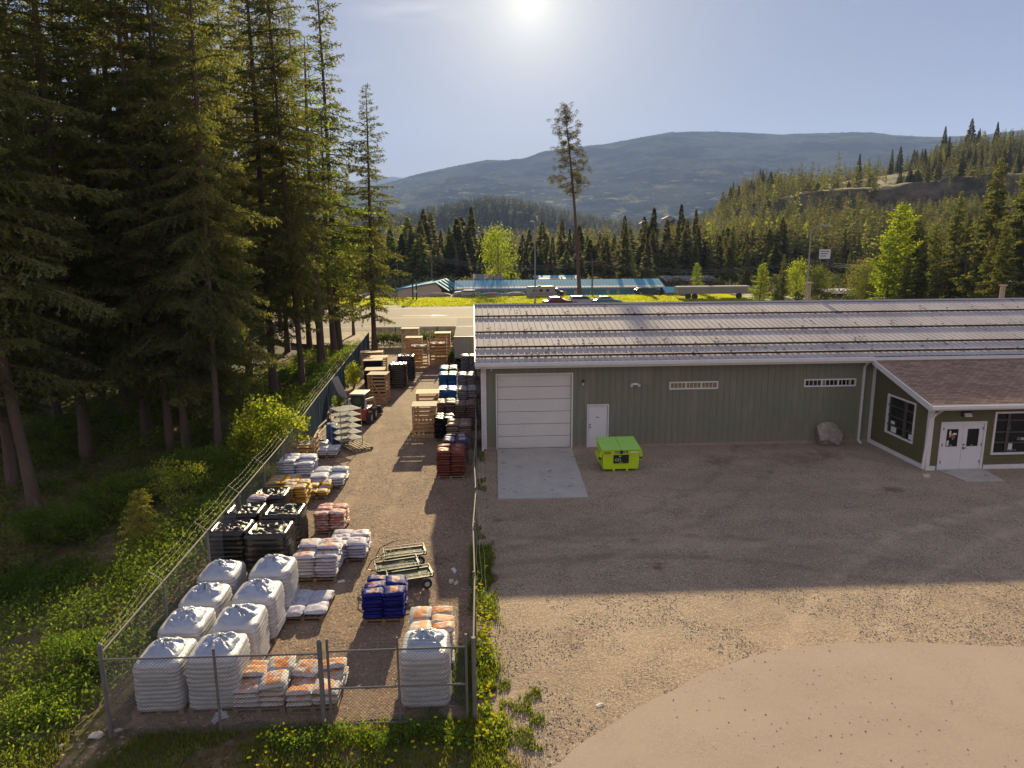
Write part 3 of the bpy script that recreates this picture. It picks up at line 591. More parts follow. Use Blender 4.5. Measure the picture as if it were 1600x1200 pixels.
mb = MB(); mb.box(AX-.05, AX-.024, 32.2, 32.43, .2, 3.85); mb.build('corner_trim', WHITE, sh)
SHG = bpy.data.materials.new('brown_shingles'); SHG.use_nodes = True; nt = SHG.node_tree; b_ = nt.nodes['Principled BSDF']; b_.inputs['Roughness'].default_value = .9
tc = nt.nodes.new('ShaderNodeTexCoord'); br = nt.nodes.new('ShaderNodeTexBrick'); nt.links.new(tc.outputs['Object'], br.inputs['Vector'])
br.inputs['Color1'].default_value = (.42, .28, .19, 1); br.inputs['Color2'].default_value = (.17, .11, .08, 1); br.inputs['Mortar'].default_value = (.07, .045, .035, 1)
br.inputs['Scale'].default_value = 1; br.inputs['Mortar Size'].default_value = .012; br.inputs['Brick Width'].default_value = .30; br.inputs['Row Height'].default_value = .135; br.inputs['Bias'].default_value = -.1
c_ = mixc(nt, ramp(nt, noise(nt, tc.outputs['Object'], 7, 4), .35, .65, 0, .5), br.outputs[0], (.30, .20, .14)); nt.links.new(c_, b_.inputs['Base Color'])
bn = nd(nt, 'ShaderNodeBump', Strength=.6, Distance=.02); nt.links.new(br.outputs['Fac'], bn.inputs['Height']); bn.invert = True; nt.links.new(bn.outputs[0], b_.inputs['Normal'])
mb = MB(); y = 27.5; N_ = 34
for k in range(N_):   # real shingle courses
    ya = 27.5+(32.0-27.5)*k/N_; yb = 27.5+(32.0-27.5)*(k+1)/N_+.02
    mb.add([(18.72, ya, az2(ya)+.055), (60, ya, az2(ya)+.055), (60, yb, az2(yb)+.034), (18.72, yb, az2(yb)+.034), (18.72, ya, az2(ya)+.03), (60, ya, az2(ya)+.03)], [(0, 1, 2, 3), (4, 5, 1, 0)])
mb.hexa([(18.72, 27.5, az2(27.5)-.02), (60, 27.5, az2(27.5)-.02), (60, 32.0, az2(32)-.02), (18.72, 32.0, az2(32)-.02), (18.72, 27.5, az2(27.5)+.028), (60, 27.5, az2(27.5)+.028), (60, 32.0, az2(32)+.028), (18.72, 32.0, az2(32)+.028)])
arf = mb.build('roof', SHG, sh)
mb = MB(); mb.box(18.68, 60, 27.36, 27.48, 2.80, 2.93); mb.box(18.68, 60, 27.481, 27.499, 2.72, 2.95)
mb.build('gutter', WHITE, sh)
mb = MB(); mb.hexa([(18.66, 27.48, 2.70), (18.715, 27.48, 2.70), (18.715, 32.0, az2(32)-.17), (18.66, 32.0, az2(32)-.17), (18.66, 27.48, 2.96), (18.715, 27.48, 2.96), (18.715, 32.0, az2(32)+.07), (18.66, 32.0, az2(32)+.07)])
mb.build('barge_board', WHITE, sh)
mb = MB(); mb.bar((18.86, 27.86, .12), (18.98, 27.86, 2.3), .085, .085); mb.bar((18.98, 27.86, 2.28), (19.25, 27.86, 2.52), .08, .08); mb.bar((19.25, 27.86, 2.5), (19.27, 27.46, 2.80), .08, .08); mb.build('downspout', WHITE, sh)
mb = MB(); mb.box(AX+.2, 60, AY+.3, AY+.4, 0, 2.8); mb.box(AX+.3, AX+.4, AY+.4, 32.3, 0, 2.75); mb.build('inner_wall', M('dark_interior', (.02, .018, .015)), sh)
WOODD = M('brown_mullion', (.10, .07, .055), (.07, .05, .04), scale=5, rough=.6)
# side window (plane x = AX)
wn = MB(); y0, y1, z0, z1 = SW; w = .075
wn.box(AX-.06, AX+.05, y0-w, y0, z0-w, z1+w); wn.box(AX-.06, AX+.05, y1, y1+w, z0-w, z1+w); wn.box(AX-.06, AX+.05, y0, y1, z1, z1+w); wn.box(AX-.06, AX+.05, y0, y1, z0-w, z0)
wo = wn.build('window', WHITE, sh)
mb = MB(); mb.box(AX+.03, AX+.04, y0, y1, z0, z1); mb.build('pane', GLASS, wo)
mb = MB(); mb.box(AX-.02, AX+.028, y0+.55, y0+.75, z0, z1)
for z in (1.3, 1.72, 2.2): mb.box(AX-.015, AX+.028, y0, y0+.55, z, z+.06); mb.box(AX-.015, AX+.028, y0+.75, y1, z-.03, z+.03)
mb.build('mullion', WOODD, wo)
mb = MB(); mb.box(AX+.022, AX+.029, 30.3, 30.7, 1.0, 1.25); mb.box(AX+.022, AX+.029, 30.45, 30.75, 1.36, 1.5); mb.box(AX+.022, AX+.029, 29.1, 29.35, 1.0, 1.22); mb.build('notice', PAPER, wo)
# front windows
def shopwin(x0, x1, z0, z1, seed):
    mb = MB(); frame(mb, x0, x1, z0, z1, AY-.06, AY+.05, .08); wf = mb.build('window', WHITE, sh)
    mb = MB(); mb.box(x0, x1, AY+.03, AY+.04, z0, z1); mb.build('pane', GLASS, wf)
    mb = MB(); mb.box(x0+.52, x0+.64, AY-.02, AY+.028, z0, z1); mb.box(x0+1.7, x0+1.8, AY-.02, AY+.028, z0, z1)
    for z in (z0+.42, z0+.88, z0+1.4): mb.box(x0, x0+.52, AY-.01, AY+.028, z, z+.06); mb.box(x0+.64, x0+1.7, AY-.01, AY+.028, z-.02, z+.04); mb.box(x0+1.8, x1, AY-.01, AY+.028, z, z+.05)
    mb.build('mullion', WOODD, wf)
    r = random.Random(seed); mb = MB()
    for k in range(16):
        x = x0+.08+r.random()*(x1-x0-.3); z = z0+.04+r.choice((0, .48, .95))+.0; w_ = r.uniform(.06, .2); h_ = r.uniform(.06, .2); mb.box(x, x+w_, AY+.0225+k*.0002, AY+.0295, z, z+h_, r.randrange(4))
    mb.build('shelf_goods', [M('goods_orange', (.35, .13, .05)), M('goods_green', (.08, .12, .06)), M('goods_cream', (.4, .37, .3)), M('goods_teal', (.08, .16, .16))], wf)
    mb = MB(); mb.box(x0+.7, x0+.88, AY+.012, AY+.018, z0+.12, z0+.42); mb.build('notice', PAPER, wf)
shopwin(FW[0]+.08, FW[1]-.08, FW[2]+.06, FW[3]-.06, 3); shopwin(FW2[0]+.08, FW2[1]-.08, FW2[2]+.06, FW2[3]-.06, 4)
# double door
dd = MB(); frame(dd, 19.6, 21.42, 0, 2.04, AY-.055, AY+.06, .08, False); dfo = dd.build('door_frame', WHITE, sh)
for i, (xa, xb) in enumerate(((19.61, 20.505), (20.515, 21.41))):
    wa, wb = xa+.2, xb-.2; mb = MB()
    mb.box(xa, xb, AY-.02, AY+.03, .02, 1.04); mb.box(xa, xb, AY-.02, AY+.03, 1.80, 2.03); mb.box(xa, wa, AY-.02, AY+.03, 1.04, 1.80); mb.box(wb, xb, AY-.02, AY+.03, 1.04, 1.80)
    d = mb.build('door', DOORW, sh)
    mb = MB(); mb.box(wa, wb, AY-.002, AY+.01, 1.04, 1.80); mb.build('pane', GLASS, d)
    mb = MB(); frame(mb, wa+.02, wb-.02, 1.06, 1.78, AY-.028, AY-.005, .02); mb.build('pane_trim', DARKMETAL, d)
    mb = MB(); hx = xa+.03 if i == 0 else xb-.06
    for z in (.3, 1.05, 1.75): mb.box(hx, hx+.03, AY-.035, AY-.021, z, z+.12)
    mb.build('hinge', DARKMETAL, d)
    if i == 0:   # butterfly ornament and a notice hanging on the left pane
        mb = MB(); cx, cz = (wa+wb)/2, 1.50
        for dx, dz, rx, rz2, mi, dp in ((-.09, .12, .045, .12, 0, 0), (.11, .08, .10, .05, 0, .001), (-.05, -.02, .05, .045, 1, .002), (.05, -.03, .05, .045, 1, .003), (0, .03, .05, .05, 2, .004), (-.1, -.03, .03, .03, 3, .005), (.04, -.12, .03, .035, 3, .006), (.1, -.05, .03, .03, 2, .007)):
            mb.prism([(cx+dx+math.cos(t*math.pi/5)*rx, cz+dz+math.sin(t*math.pi/5)*rz2) for t in range(10)], AY-.012-dp, AY-.004, mi)
        mb.build('butterfly_ornament', [PAPER, M('orn_red', (.45, .05, .04)), M('orn_orange', (.6, .2, .05)), M('orn_yellow', (.6, .45, .12))], d)
        mb = MB(); mb.box(wa+.02, wa+.14, AY-.007, AY-.003, 1.07, 1.30); mb.build('notice', PAPER, d)
    else:
        mb = MB(); mb.tube((xa+.07, AY-.02, 1.12), (xa+.07, AY-.05, 1.12), .03, .03, 10); mb.box(xa+.05, xa+.1, AY-.035, AY-.021, .9, 1.02); mb.bar((xa+.07, AY-.06, .97), (xa+.2, AY-.06, .97), .02, .02); mb.build('door_handle', DARKMETAL, d)
    mb = MB(); mb.add([(( wa+wb)/2-.05, AY-.006, 1.065), ((wa+wb)/2+.05, AY-.006, 1.065), ((wa+wb)/2, AY-.006, 1.12)], [(0, 1, 2)]); mb.build('sticker', M('sticker_yellow', (.6, .5, .2)), d)
mb = MB(); mb.box(20.35, 20.75, AY-.1, AY-.023, 2.36, 2.56); mb.hexa([(20.42, AY-.2, 2.36), (20.72, AY-.2, 2.36), (20.72, AY-.1, 2.34), (20.42, AY-.1, 2.34), (20.42, AY-.19, 2.38), (20.72, AY-.19, 2.38), (20.72, AY-.1, 2.5), (20.42, AY-.1, 2.5)], 1)
mb.build('entrance_lamp', [DARKMETAL, M('lamp_white', (.6, .6, .58), rough=.3)], sh)
# concrete slabs
def slab(name, pts, z, label, cat):
    mb = MB(); n = len(pts); cx = sum(p[0] for p in pts)/n; cy_ = sum(p[1] for p in pts)/n
    mb.prism([(p[0]-cx, p[1]-cy_) for p in pts], 0, z, axis='z'); o = mb.build(name, CONC, loc=(cx, cy_, 0)); return tag(o, label, cat)
slab('concrete_apron', jag([(.78, 25.7), (4.25, 25.65), (4.52, 32.42), (.98, 32.42)], .03, .4, 2, keep=()), .05, 'worn concrete apron in front of the white roller door', 'concrete slab')
slab('concrete_step', [(19.75, 26.35), (21.3, 26.3), (21.55, 27.88), (19.55, 27.88)], .045, 'small concrete slab at the foot of the double doors', 'concrete slab')
# boulder
def rock(name, loc, size, seed, mat, sub=4, label=None, cat='boulder', group=None, ang=.35):
    bm = bmesh.new(); bmesh.ops.create_icosphere(bm, subdivisions=sub, radius=1)
    r = random.Random(seed); planes = [(Vector((r.gauss(0, 1), r.gauss(0, 1), r.gauss(0, .8))).normalized(), r.uniform(.62, .9)) for _ in range(14)]
    for v in bm.verts:
        p = v.co.copy()
        for n_, d_ in planes:
            e = p.dot(n_)-d_*.92
            if e > 0: p -= n_*e*.99
        p *= 1+.06*(mnoise.noise(p*2.2+Vector((seed, 0, 0))))+.025*mnoise.noise(p*9)
        v.co = Vector((p.x*size[0], p.y*size[1], max(p.z, -.45)*size[2]+.45*size[2]))
    me = bpy.data.meshes.new(name); bm.to_mesh(me); bm.free(); me.materials.append(mat)
    for p in me.polygons: p.use_smooth = sub < 3
    return tag(link(name, me, loc=loc), label, cat, group)
STONE = M('grey_boulder', (.32, .28, .22), (.21, .185, .145), scale=2.5, rough=.9, bump=.7, bscale=9, c3=(.42, .36, .27), s3=4, t3=(.58, .7))
p = G(1299, 697); rock('boulder', (p.x, p.y+.35, -.05), (.88, .7, .80), 12, STONE, 4, 'big grey angular boulder against the green warehouse wall')
PEB = M('pale_cobble', (.60, .52, .40), (.48, .41, .32), scale=9, rough=.9)
p = G(1447, 746); rock('stone', (p.x, p.y, 0), (.17, .12, .12), 3, PEB, 3, 'small tan stone at the foot of the shop corner downspout', 'stone')
p = G(938, 1103); rock('stone', (p.x, p.y, .0), (.11, .08, .03), 4, PEB, 3, 'pale flat stone lying alone on the sunlit gravel', 'stone')
p = G(706, 911); rock('stone', (p.x, p.y, 0), (.115, .09, .09), 5, PEB, 3, 'left of two round cobbles inside the right fence', 'stone')
p = G(713, 914); rock('stone', (p.x, p.y, 0), (.105, .10, .09), 6, PEB, 3, 'right of two round cobbles inside the right fence', 'stone')
mb = MB(); mb.add([(-.07, .16, .01), (.02, .17, .05), (.11, -.1, .08), (.05, -.17, .01), (-.07, .16, .015), (.02, .17, .055), (.11, -.1, .085), (.05, -.17, .015)], [(0, 1, 2, 3), (4, 5, 6, 7)])
p = G(708, 893); tag(mb.build('paper_scrap', PAPER, loc=p), 'curled white paper scrap on the shaded gravel above two cobbles', 'paper')
p = G(533, 909); mb = MB(); mb.box(-.1, .1, -.07, .07, .018, .022); tag(mb.build('paper_scrap', PAPER, loc=p, rz=.4), 'flat white paper scrap beside the red and white bags', 'paper')

# ------------------------------------------------------------------ dumpster
LIME = M('lime_paint', (.56, .76, .010), (.48, .68, .012), scale=1.5, rough=.45, c3=(.13, .2, .02), s3=4, t3=(.68, .76))
LIMELID = M('lime_plastic_lid', (.34, .62, .10), (.30, .56, .09), scale=2, rough=.5)
D = thing('dumpster', 'lime green dumpster with closed lids beside the small white door', 'dumpster', (6.14, 28.78, .02), math.radians(1)); D.scale = (1.07, 1.05, 1.06)
mb = MB(); W, DP, HT = .74, .62, .98
mb.hexa([(-W*.96, 0, .08), (W*.96, 0, .08), (W*.96, DP*2*.93, .08), (-W*.96, DP*2*.93, .08), (-W, -.02, .82), (W, -.02, .82), (W, DP*2, .98), (-W, DP*2, .98)])
body = mb.build('body', LIME, D, bevel=.012)
mb = MB(); mb.box(-W-.03, W+.03, -.06, -.025, .72, .86); mb.box(-W-.035, -W-.004, -.02, DP*2, .80, .86); mb.box(W+.004, W+.035, -.02, DP*2, .80, .86); mb.build('rim', LIME, body)
for s in (-1, 1):
    mb = MB(); x = s*(W+.03)
    mb.box(min(x, x+s*.1), max(x, x+s*.1), .15, DP*1.6, .42, .6, 0); mb.box(min(x, x+s*.101), max(x, x+s*.101), .14, .149, .45, .57, 1)
    mb.hexa([(x, .0, .55), (x+s*.1, .0, .62), (x+s*.1, .1, .62), (x, .1, .55), (x, .0, .82), (x+s*.07, .0, .84), (x+s*.07, .1, .84), (x, .1, .82)])
    mb.build('fork_pocket', [LIME, BLACKP], D)
for s in (-1, 1):
    mb = MB(); xa, xb = (-W-.05, -.008) if s < 0 else (.008, W+.05)
    mb.hexa([(xa, -.09, .875), (xb, -.09, .875), (xb, DP*2+.04, 1.05), (xa, DP*2+.04, 1.05), (xa, -.09, .915), (xb, -.09, .915), (xb, DP*2+.04, 1.09), (xa, DP*2+.04, 1.09)])
    mb.build('lid', LIMELID, D, bevel=.01)
mb = MB(); mb.box(-.05, .05, -.085, -.061, .74, .9); mb.box(-.02, .02, -.1, -.086, .80, .84); mb.build('latch', BROWNBAR, D)
for x in (-.28, .26): mb = MB(); mb.box(x-.04, x+.04, -.01, .1, 0, .08); mb.build('foot', LIME, D)
def text(s, size, mat, parent, loc, ext=.003):
    cu = bpy.data.curves.new('lettering', 'FONT'); cu.body = s; cu.size = size; cu.extrude = ext; cu.align_x = 'CENTER'; cu.align_y = 'CENTER'
    t = bpy.data.objects.new('tmp', cu); COL.objects.link(t); dg = bpy.context.evaluated_depsgraph_get(); me = bpy.data.meshes.new_from_object(t.evaluated_get(dg))
    bpy.data.objects.remove(t); me.name = 'lettering'; me.materials.clear(); me.materials.append(mat)
    o = link('lettering', me, parent, loc); o.rotation_euler = (math.pi/2, 0, 0); return o
mb = MB(); mb.box(-.31, .31, -.034, -.026, .33, .68); sg = mb.build('sign', M('sign_black', (.018, .014, .016), rough=.4), D)
LG = M('letter_lime', (.55, .60, .25)); text('GFL', .17, LG, sg, (-.12, -.036, .47))
mb = MB(); c = (-.05, .63)
for k in range(5):
    a = math.pi/2+k*2*math.pi/5; mb.prism([(c[0]+.012*math.cos(a-1.2), c[1]+.012*math.sin(a-1.2)), (c[0]+.05*math.cos(a-.18), c[1]+.05*math.sin(a-.18)), (c[0]+.055*math.cos(a+.18), c[1]+.055*math.sin(a+.18)), (c[0]+.012*math.cos(a+1.2), c[1]+.012*math.sin(a+1.2))], -.0385, -.0345)
mb.build('star_emblem', LG, sg)
mb = MB(); mb.box(-.1, .08, -.0365, -.0345, .355, .37); mb.build('small_print', LG, sg)
mb = MB(); mb.box(-.26, .26, -.068, -.0605, .765, .84); s2 = mb.build('notice_plate', BLACKP, D)
mb = MB()
for k in range(9): mb.box(-.24+k*.053, -.2+k*.053, -.0705, -.0685, .79, .815)
mb.build('plate_marks', PAPER, s2)
mb = MB(); mb.box(-.7, -.42, -.0675, -.0605, .74, .83); mb.build('warning_sticker', M('orange_sticker', (.5, .13, .03), (.35, .2, .03), scale=30), D)
mb = MB(); mb.box(.38, .68, -.0675, -.0605, .77, .83); mb.build('white_sticker', PAPER, D)
# ------------------------------------------------------------------ fences
WIRE = M('chain_link_wire', (.22, .21, .19), (.14, .13, .12), scale=3, rough=.5, metal=.5)
PIPE = M('fence_pipe', (.22, .205, .19), (.15, .14, .13), scale=5, rough=.8, metal=.2, spec=.3)
SLATB = M('blue_grey_privacy_slats', (.035, .055, .075), (.05, .07, .09), scale=1.5, rough=1.0, spec=.0, stretch=(1, 1, .3))
def chain(mb, a, b, z0, z1, p=.075, r=.0032, z0b=None):
    """woven diamond wires between ground points a and b"""
    a = Vector((a[0], a[1], 0)); b = Vector((b[0], b[1], 0)); L = (b-a).length; d = (b-a)/L; n = Vector((-d.y, d.x, 0)); Hh = z1-z0
    def P(u, v): q = a+d*u; return (q.x, q.y, z0+v)
    k = -int(Hh/p)-1
    while k*p < L:
        u0 = k*p
        for s in (1, -1):
            if s == 1: ua, va, ub, vb = u0, 0, u0+Hh, Hh
            else: ua, va, ub, vb = u0, Hh, u0+Hh, 0
            if ua < 0: t = -ua/Hh; va = va+(vb-va)*t; ua = 0
            if ub > L: t = (L-ua)/(ub-ua) if ub > ua else 0; vb = va+(vb-va)*t; ub = L
            if ub-ua > .02:
                o = n*(.003*s); A_ = Vector(P(ua, va))+o; B_ = Vector(P(ub, vb))+o
                mb.tube(A_, B_, r, None, 3, 0, False)
        k += 1
def lean(p, q, t): return (p[0]+(q[0]-p[0])*t, p[1]+(q[1]-p[1])*t)
LF = [(-7.38, 12.95), (-7.55, 20), (-7.78, 28), (-8.32, 37.5), (-9.0, 52), (-9.65, 67)]
def fpt(s):
    for a, b in zip(LF[:-1], LF[1:]):
        L = math.hypot(b[0]-a[0], b[1]-a[1])
        if s <= L: return lean(a, b, s/L)
        s -= L
    return LF[-1]
TOT = sum(math.hypot(b[0]-a[0], b[1]-a[1]) for a, b in zip(LF[:-1], LF[1:]))
lf = thing('chain_link_fence', 'long chain link fence with barbed wire arms along the woods', 'fence', (0, 0, 0))
s = 0; prev = None; arms = []; tops = []
ph = 1.84
cm = MB(); cs = MB(); rl = MB()
while s < TOT:
    p = fpt(s); z0 = min(tz(*p), 0); first = prev is None
    mb = MB(); mb.tube((p[0], p[1], z0-.1), (p[0], p[1], ph+(.16 if first else .0)), .048 if first else .03, None, 10)
    if first: mb.tube((p[0], p[1], ph+.16), (p[0], p[1], ph+.2), .055, .02, 10)
    mb.build('post', PIPE, lf)
    if not first:
        am = MB(); e = (p[0]-.30, p[1]-.05, ph+.27); am.bar((p[0], p[1], ph), e, .018, .018); am.build('barb_arm', PIPE, lf)
        tops.append([(p[0]-.30*k, p[1]-.05*k, ph+.27*k) for k in (.35, .67, 1)])
    else: tops.append([(p[0]-.05*k, p[1], ph+.16*k) for k in (.35, .67, 1)])
    if prev:
        rl.tube((prev[0], prev[1], ph-.02), (p[0], p[1], ph-.02), .021, None, 8)
        if s < 21.5: chain(cm, prev, p, .05, ph-.03, .085, .0024)
        else:
            n = 26
            for k in range(n):
                q0 = lean(prev, p, k/n); q1 = lean(prev, p, (k+.93)/n)
                cs.add([(q0[0], q0[1], .05), (q1[0], q1[1], .05), (q1[0], q1[1], ph-.05), (q0[0], q0[1], ph-.05), (q0[0]-.006, q0[1], .05), (q1[0]-.006, q1[1], .05), (q1[0]-.006, q1[1], ph-.05), (q0[0]-.006, q0[1], ph-.05)],
                       [(0, 1, 2, 3), (7, 6, 5, 4), (0, 4, 5, 1), (3, 2, 6, 7), (0, 3, 7, 4), (1, 5, 6, 2)])
    prev = p; s += 3.02
rl.build('top_rail', PIPE, lf); cm.build('mesh', WIRE, lf); cs.build('privacy_slats', SLATB, lf)
bw = MB()
for k in range(3):
    pts = []
    for a, b in zip(tops[:-1], tops[1:]):
        for t in range(6):
            q = Vector(a[k])+(Vector(b[k])-Vector(a[k]))*t/6; q.z -= .07*math.sin(math.pi*t/6); pts.append(q)
    bw.path(pts, .0019, 4)
    for a, b in zip(pts[:-1], pts[1:]):
        for t in (.25, .75):
            q = a+(b-a)*t; bw.bar((q.x-.02, q.y, q.z-.02), (q.x+.02, q.y, q.z+.02), .003, .003)
bw.build('barbed_wire', WIRE, lf)
# front fence
FY = 12.93
ff = thing('chain_link_fence', 'short chain link fence in front of the tall white pallet stacks', 'fence')
mb = MB(); chain(mb, (-7.34, FY), (-3.2, FY), -.02, 1.70, r=.0034); mb.build('mesh', WIRE, ff)
mb = MB(); mb.tube((-7.34, FY, 1.70), (-3.2, FY-.03, 1.68), .02, None, 8); mb.build('top_rail', PIPE, ff)
mb = MB(); mb.tube((-5.22, FY, -.1), (-5.22, FY, 1.86), .028, .028, 8); mb.build('post', PIPE, ff)
mb = MB(); mb.tube((-3.17, FY, -.1), (-3.17, FY, 1.92), .05, None, 12); mb.tube((-3.17, FY, 1.92), (-3.17, FY, 1.97), .056, .02, 12); mb.build('gate_post', PIPE, ff)
# gate leaf
gt = thing('yard_gate', 'closed chain link gate with mid rail between two steel posts', 'gate', (0, 0, 0))
mb = MB(); GX0, GX1 = -3.02, -.28
for x in (GX0, GX1): mb.tube((x, FY, .05), (x, FY, 1.98), .027, None, 10)
mb.tube((-1.64, FY, .05), (-1.64, FY, 1.96), .022, None, 8)
for z in (.07, .88, 1.70): mb.tube((GX0, FY, z), (GX1, FY, z-.005), .021, None, 8)
mb.build('gate_frame', PIPE, gt)
mb = MB(); chain(mb, (GX0+.02, FY), (GX1-.02, FY), .08, 1.69, r=.0034); mb.build('mesh', WIRE, gt)
mb = MB()
for z in (1.80, 1.88, 1.95): mb.path([(GX0, FY, z), (-2.3, FY, z-.02), (-1.64, FY, z), (-1, FY, z-.015), (GX1, FY, z)], .004, 4)
mb.build('barbed_wire', WIRE, gt)
# right fence, running to the warehouse corner
rf = thing('chain_link_fence', 'chain link fence with wavering top wires between yard and parking lot', 'fence')
RFP = [(-.13, FY), (-.10, 15.8), (-.14, 18.8), (-.05, 21.8), (-.1, 24.8), (-.04, 27.8), (-.02, 30.8), (.0, 34.2)]
hs = [1.78, 1.80, 1.84, 1.80, 1.86, 1.84, 1.86, 1.86]
mm = MB(); tr = MB(); bwm = MB()
for i, p in enumerate(RFP):
    mb = MB(); rr = .045 if i == 0 else .028; mb.tube((p[0], p[1], -.1), (p[0]+(.0 if i == 0 else random.Random(i).uniform(-.03, .05)), p[1], hs[i]+.12), rr, None, 10); mb.build('post', PIPE, rf)
    if i:
        q = RFP[i-1]; chain(mm, q, p, .02, 1.78); tr.tube((q[0], q[1], hs[i-1]), (p[0], p[1], hs[i]), .02, None, 8)
for k in range(3):
    pts = []; r = random.Random(k)
    for i in range(len(RFP)-1):
        for t in range(5):
            q = lean(RFP[i], RFP[i+1], t/5); pts.append((q[0]+.06+.1*k+r.uniform(-.03, .03)+(.12 if 3 < i < 5 else 0), q[1], 1.95+.05*k-.1*math.sin(math.pi*t/5)+r.uniform(-.03, .03)-(.25*k if i in (1, 2) else 0)))
    bwm.path(pts, .003, 4)
mm.build('mesh', WIRE, rf); tr.build('top_rail', PIPE, rf); bwm.build('barbed_wire', WIRE, rf)
# back fence with faded slats
bf = thing('slatted_fence', 'faded grey and yellow slatted chain link fence by the highway', 'fence')
mb = MB(); r = random.Random(4); x = -9.5
bz0 = .0; Yb = 68.6
while x < -1.7:
    mb.box(x, x+.085, Yb, Yb+.02, .45, 1.75, 1 if int((x+9.5)/.55) % 2 else 0); x += .1
mb.build('privacy_slats', [M('slat_greyviolet', (.13, .11, .12), (.09, .08, .09), scale=4), M('slat_yellow', (.30, .23, .10), (.2, .16, .08), scale=4)], bf)
mb = MB(); mb.tube((-9.6, Yb, 1.8), (-1.6, Yb, 1.8), .03, None, 6)
for k in range(5): mb.tube((-9.6+k*2, Yb+.04, 0), (-9.6+k*2, Yb+.04, 1.8), .035, None, 6)
mb.build('fence_frame', PIPE, bf)
# ------------------------------------------------------------------ pallets and bags
PALW = M('pallet_wood', (.30, .20, .115), (.20, .135, .08), scale=4, rough=.85, stretch=(1, 6, 1))
CRW = M('crate_wood', (.55, .34, .16), (.42, .25, .11), scale=3, rough=.8, stretch=(3, 1, 1), c3=(.22, .13, .07), s3=5, t3=(.6, .75))
CRG = M('weathered_crate_wood', (.48, .38, .26), (.38, .29, .2), scale=3, rough=.85, stretch=(3, 1, 1))
def pallet_mb(w, d, h=.13):
    mb = MB()
    for k in range(7): x = -w/2+k*(w-.1)/6; mb.box(x, x+.1, -d/2, d/2, h-.018, h)
    for y in (-d/2, -.04, d/2-.08): mb.box(-w/2, w/2, y, y+.08, h-.040, h-.0185)
    for y in (-d/2, -.05, d/2-.1):
        for x in (-w/2, -.05, w/2-.1): mb.box(x, x+.1, y, y+.1, .02, h-.0405)
    for y in (-d/2, -.05, d/2-.1): mb.box(-w/2, w/2, y, y+.1, 0, .0195)
    return mb
def bag_mesh(name, L, W, T, seed, mats, nu=13, nv=10):
    """filled pillow bag with crimped ends, origin at its base centre"""
    V = []; sd = seed*7.3
    for side in (1, -1):
        for j in range(nv):
            for i in range(nu):
                u = -1+2*i/(nu-1); v = -1+2*j/(nv-1)
                t = (max(0, 1-abs(u)**3.2))**.5*(max(0, 1-abs(v)**3.5))**.5
                x = u*L/2*(1-.045*(abs(v)**2)); y = v*W/2*(1-.05*abs(u)**3)
                nz = mnoise.noise(Vector((x*9+sd, y*9, side*2)))*.34+mnoise.noise(Vector((x*24+sd, y*24, side)))*.16
                fold = .05*math.sin(v*9+sd)*(abs(u)**3)
                z = T/2+side*T/2*t*(1+nz)+fold*T*.6+(mnoise.noise(Vector((x*3+sd, y*3, 5)))*.012 if side == 1 else 0)
                V.append((x, y, z))
    F = []; n = nu*nv
    for j in range(nv-1):
        for i in range(nu-1):
            a = j*nu+i; F.append((a, a+1, a+nu+1, a+nu)); F.append((n+a, n+a+nu, n+a+nu+1, n+a+1))
    me = bpy.data.meshes.new(name); me.from_pydata(V, [], F)
    for m in mats: me.materials.append(m)
    bm = bmesh.new(); bm.from_mesh(me); bmesh.ops.remove_doubles(bm, verts=bm.verts, dist=.0012); bm.to_mesh(me); bm.free()
    for p in me.polygons: p.use_smooth = True
    return me
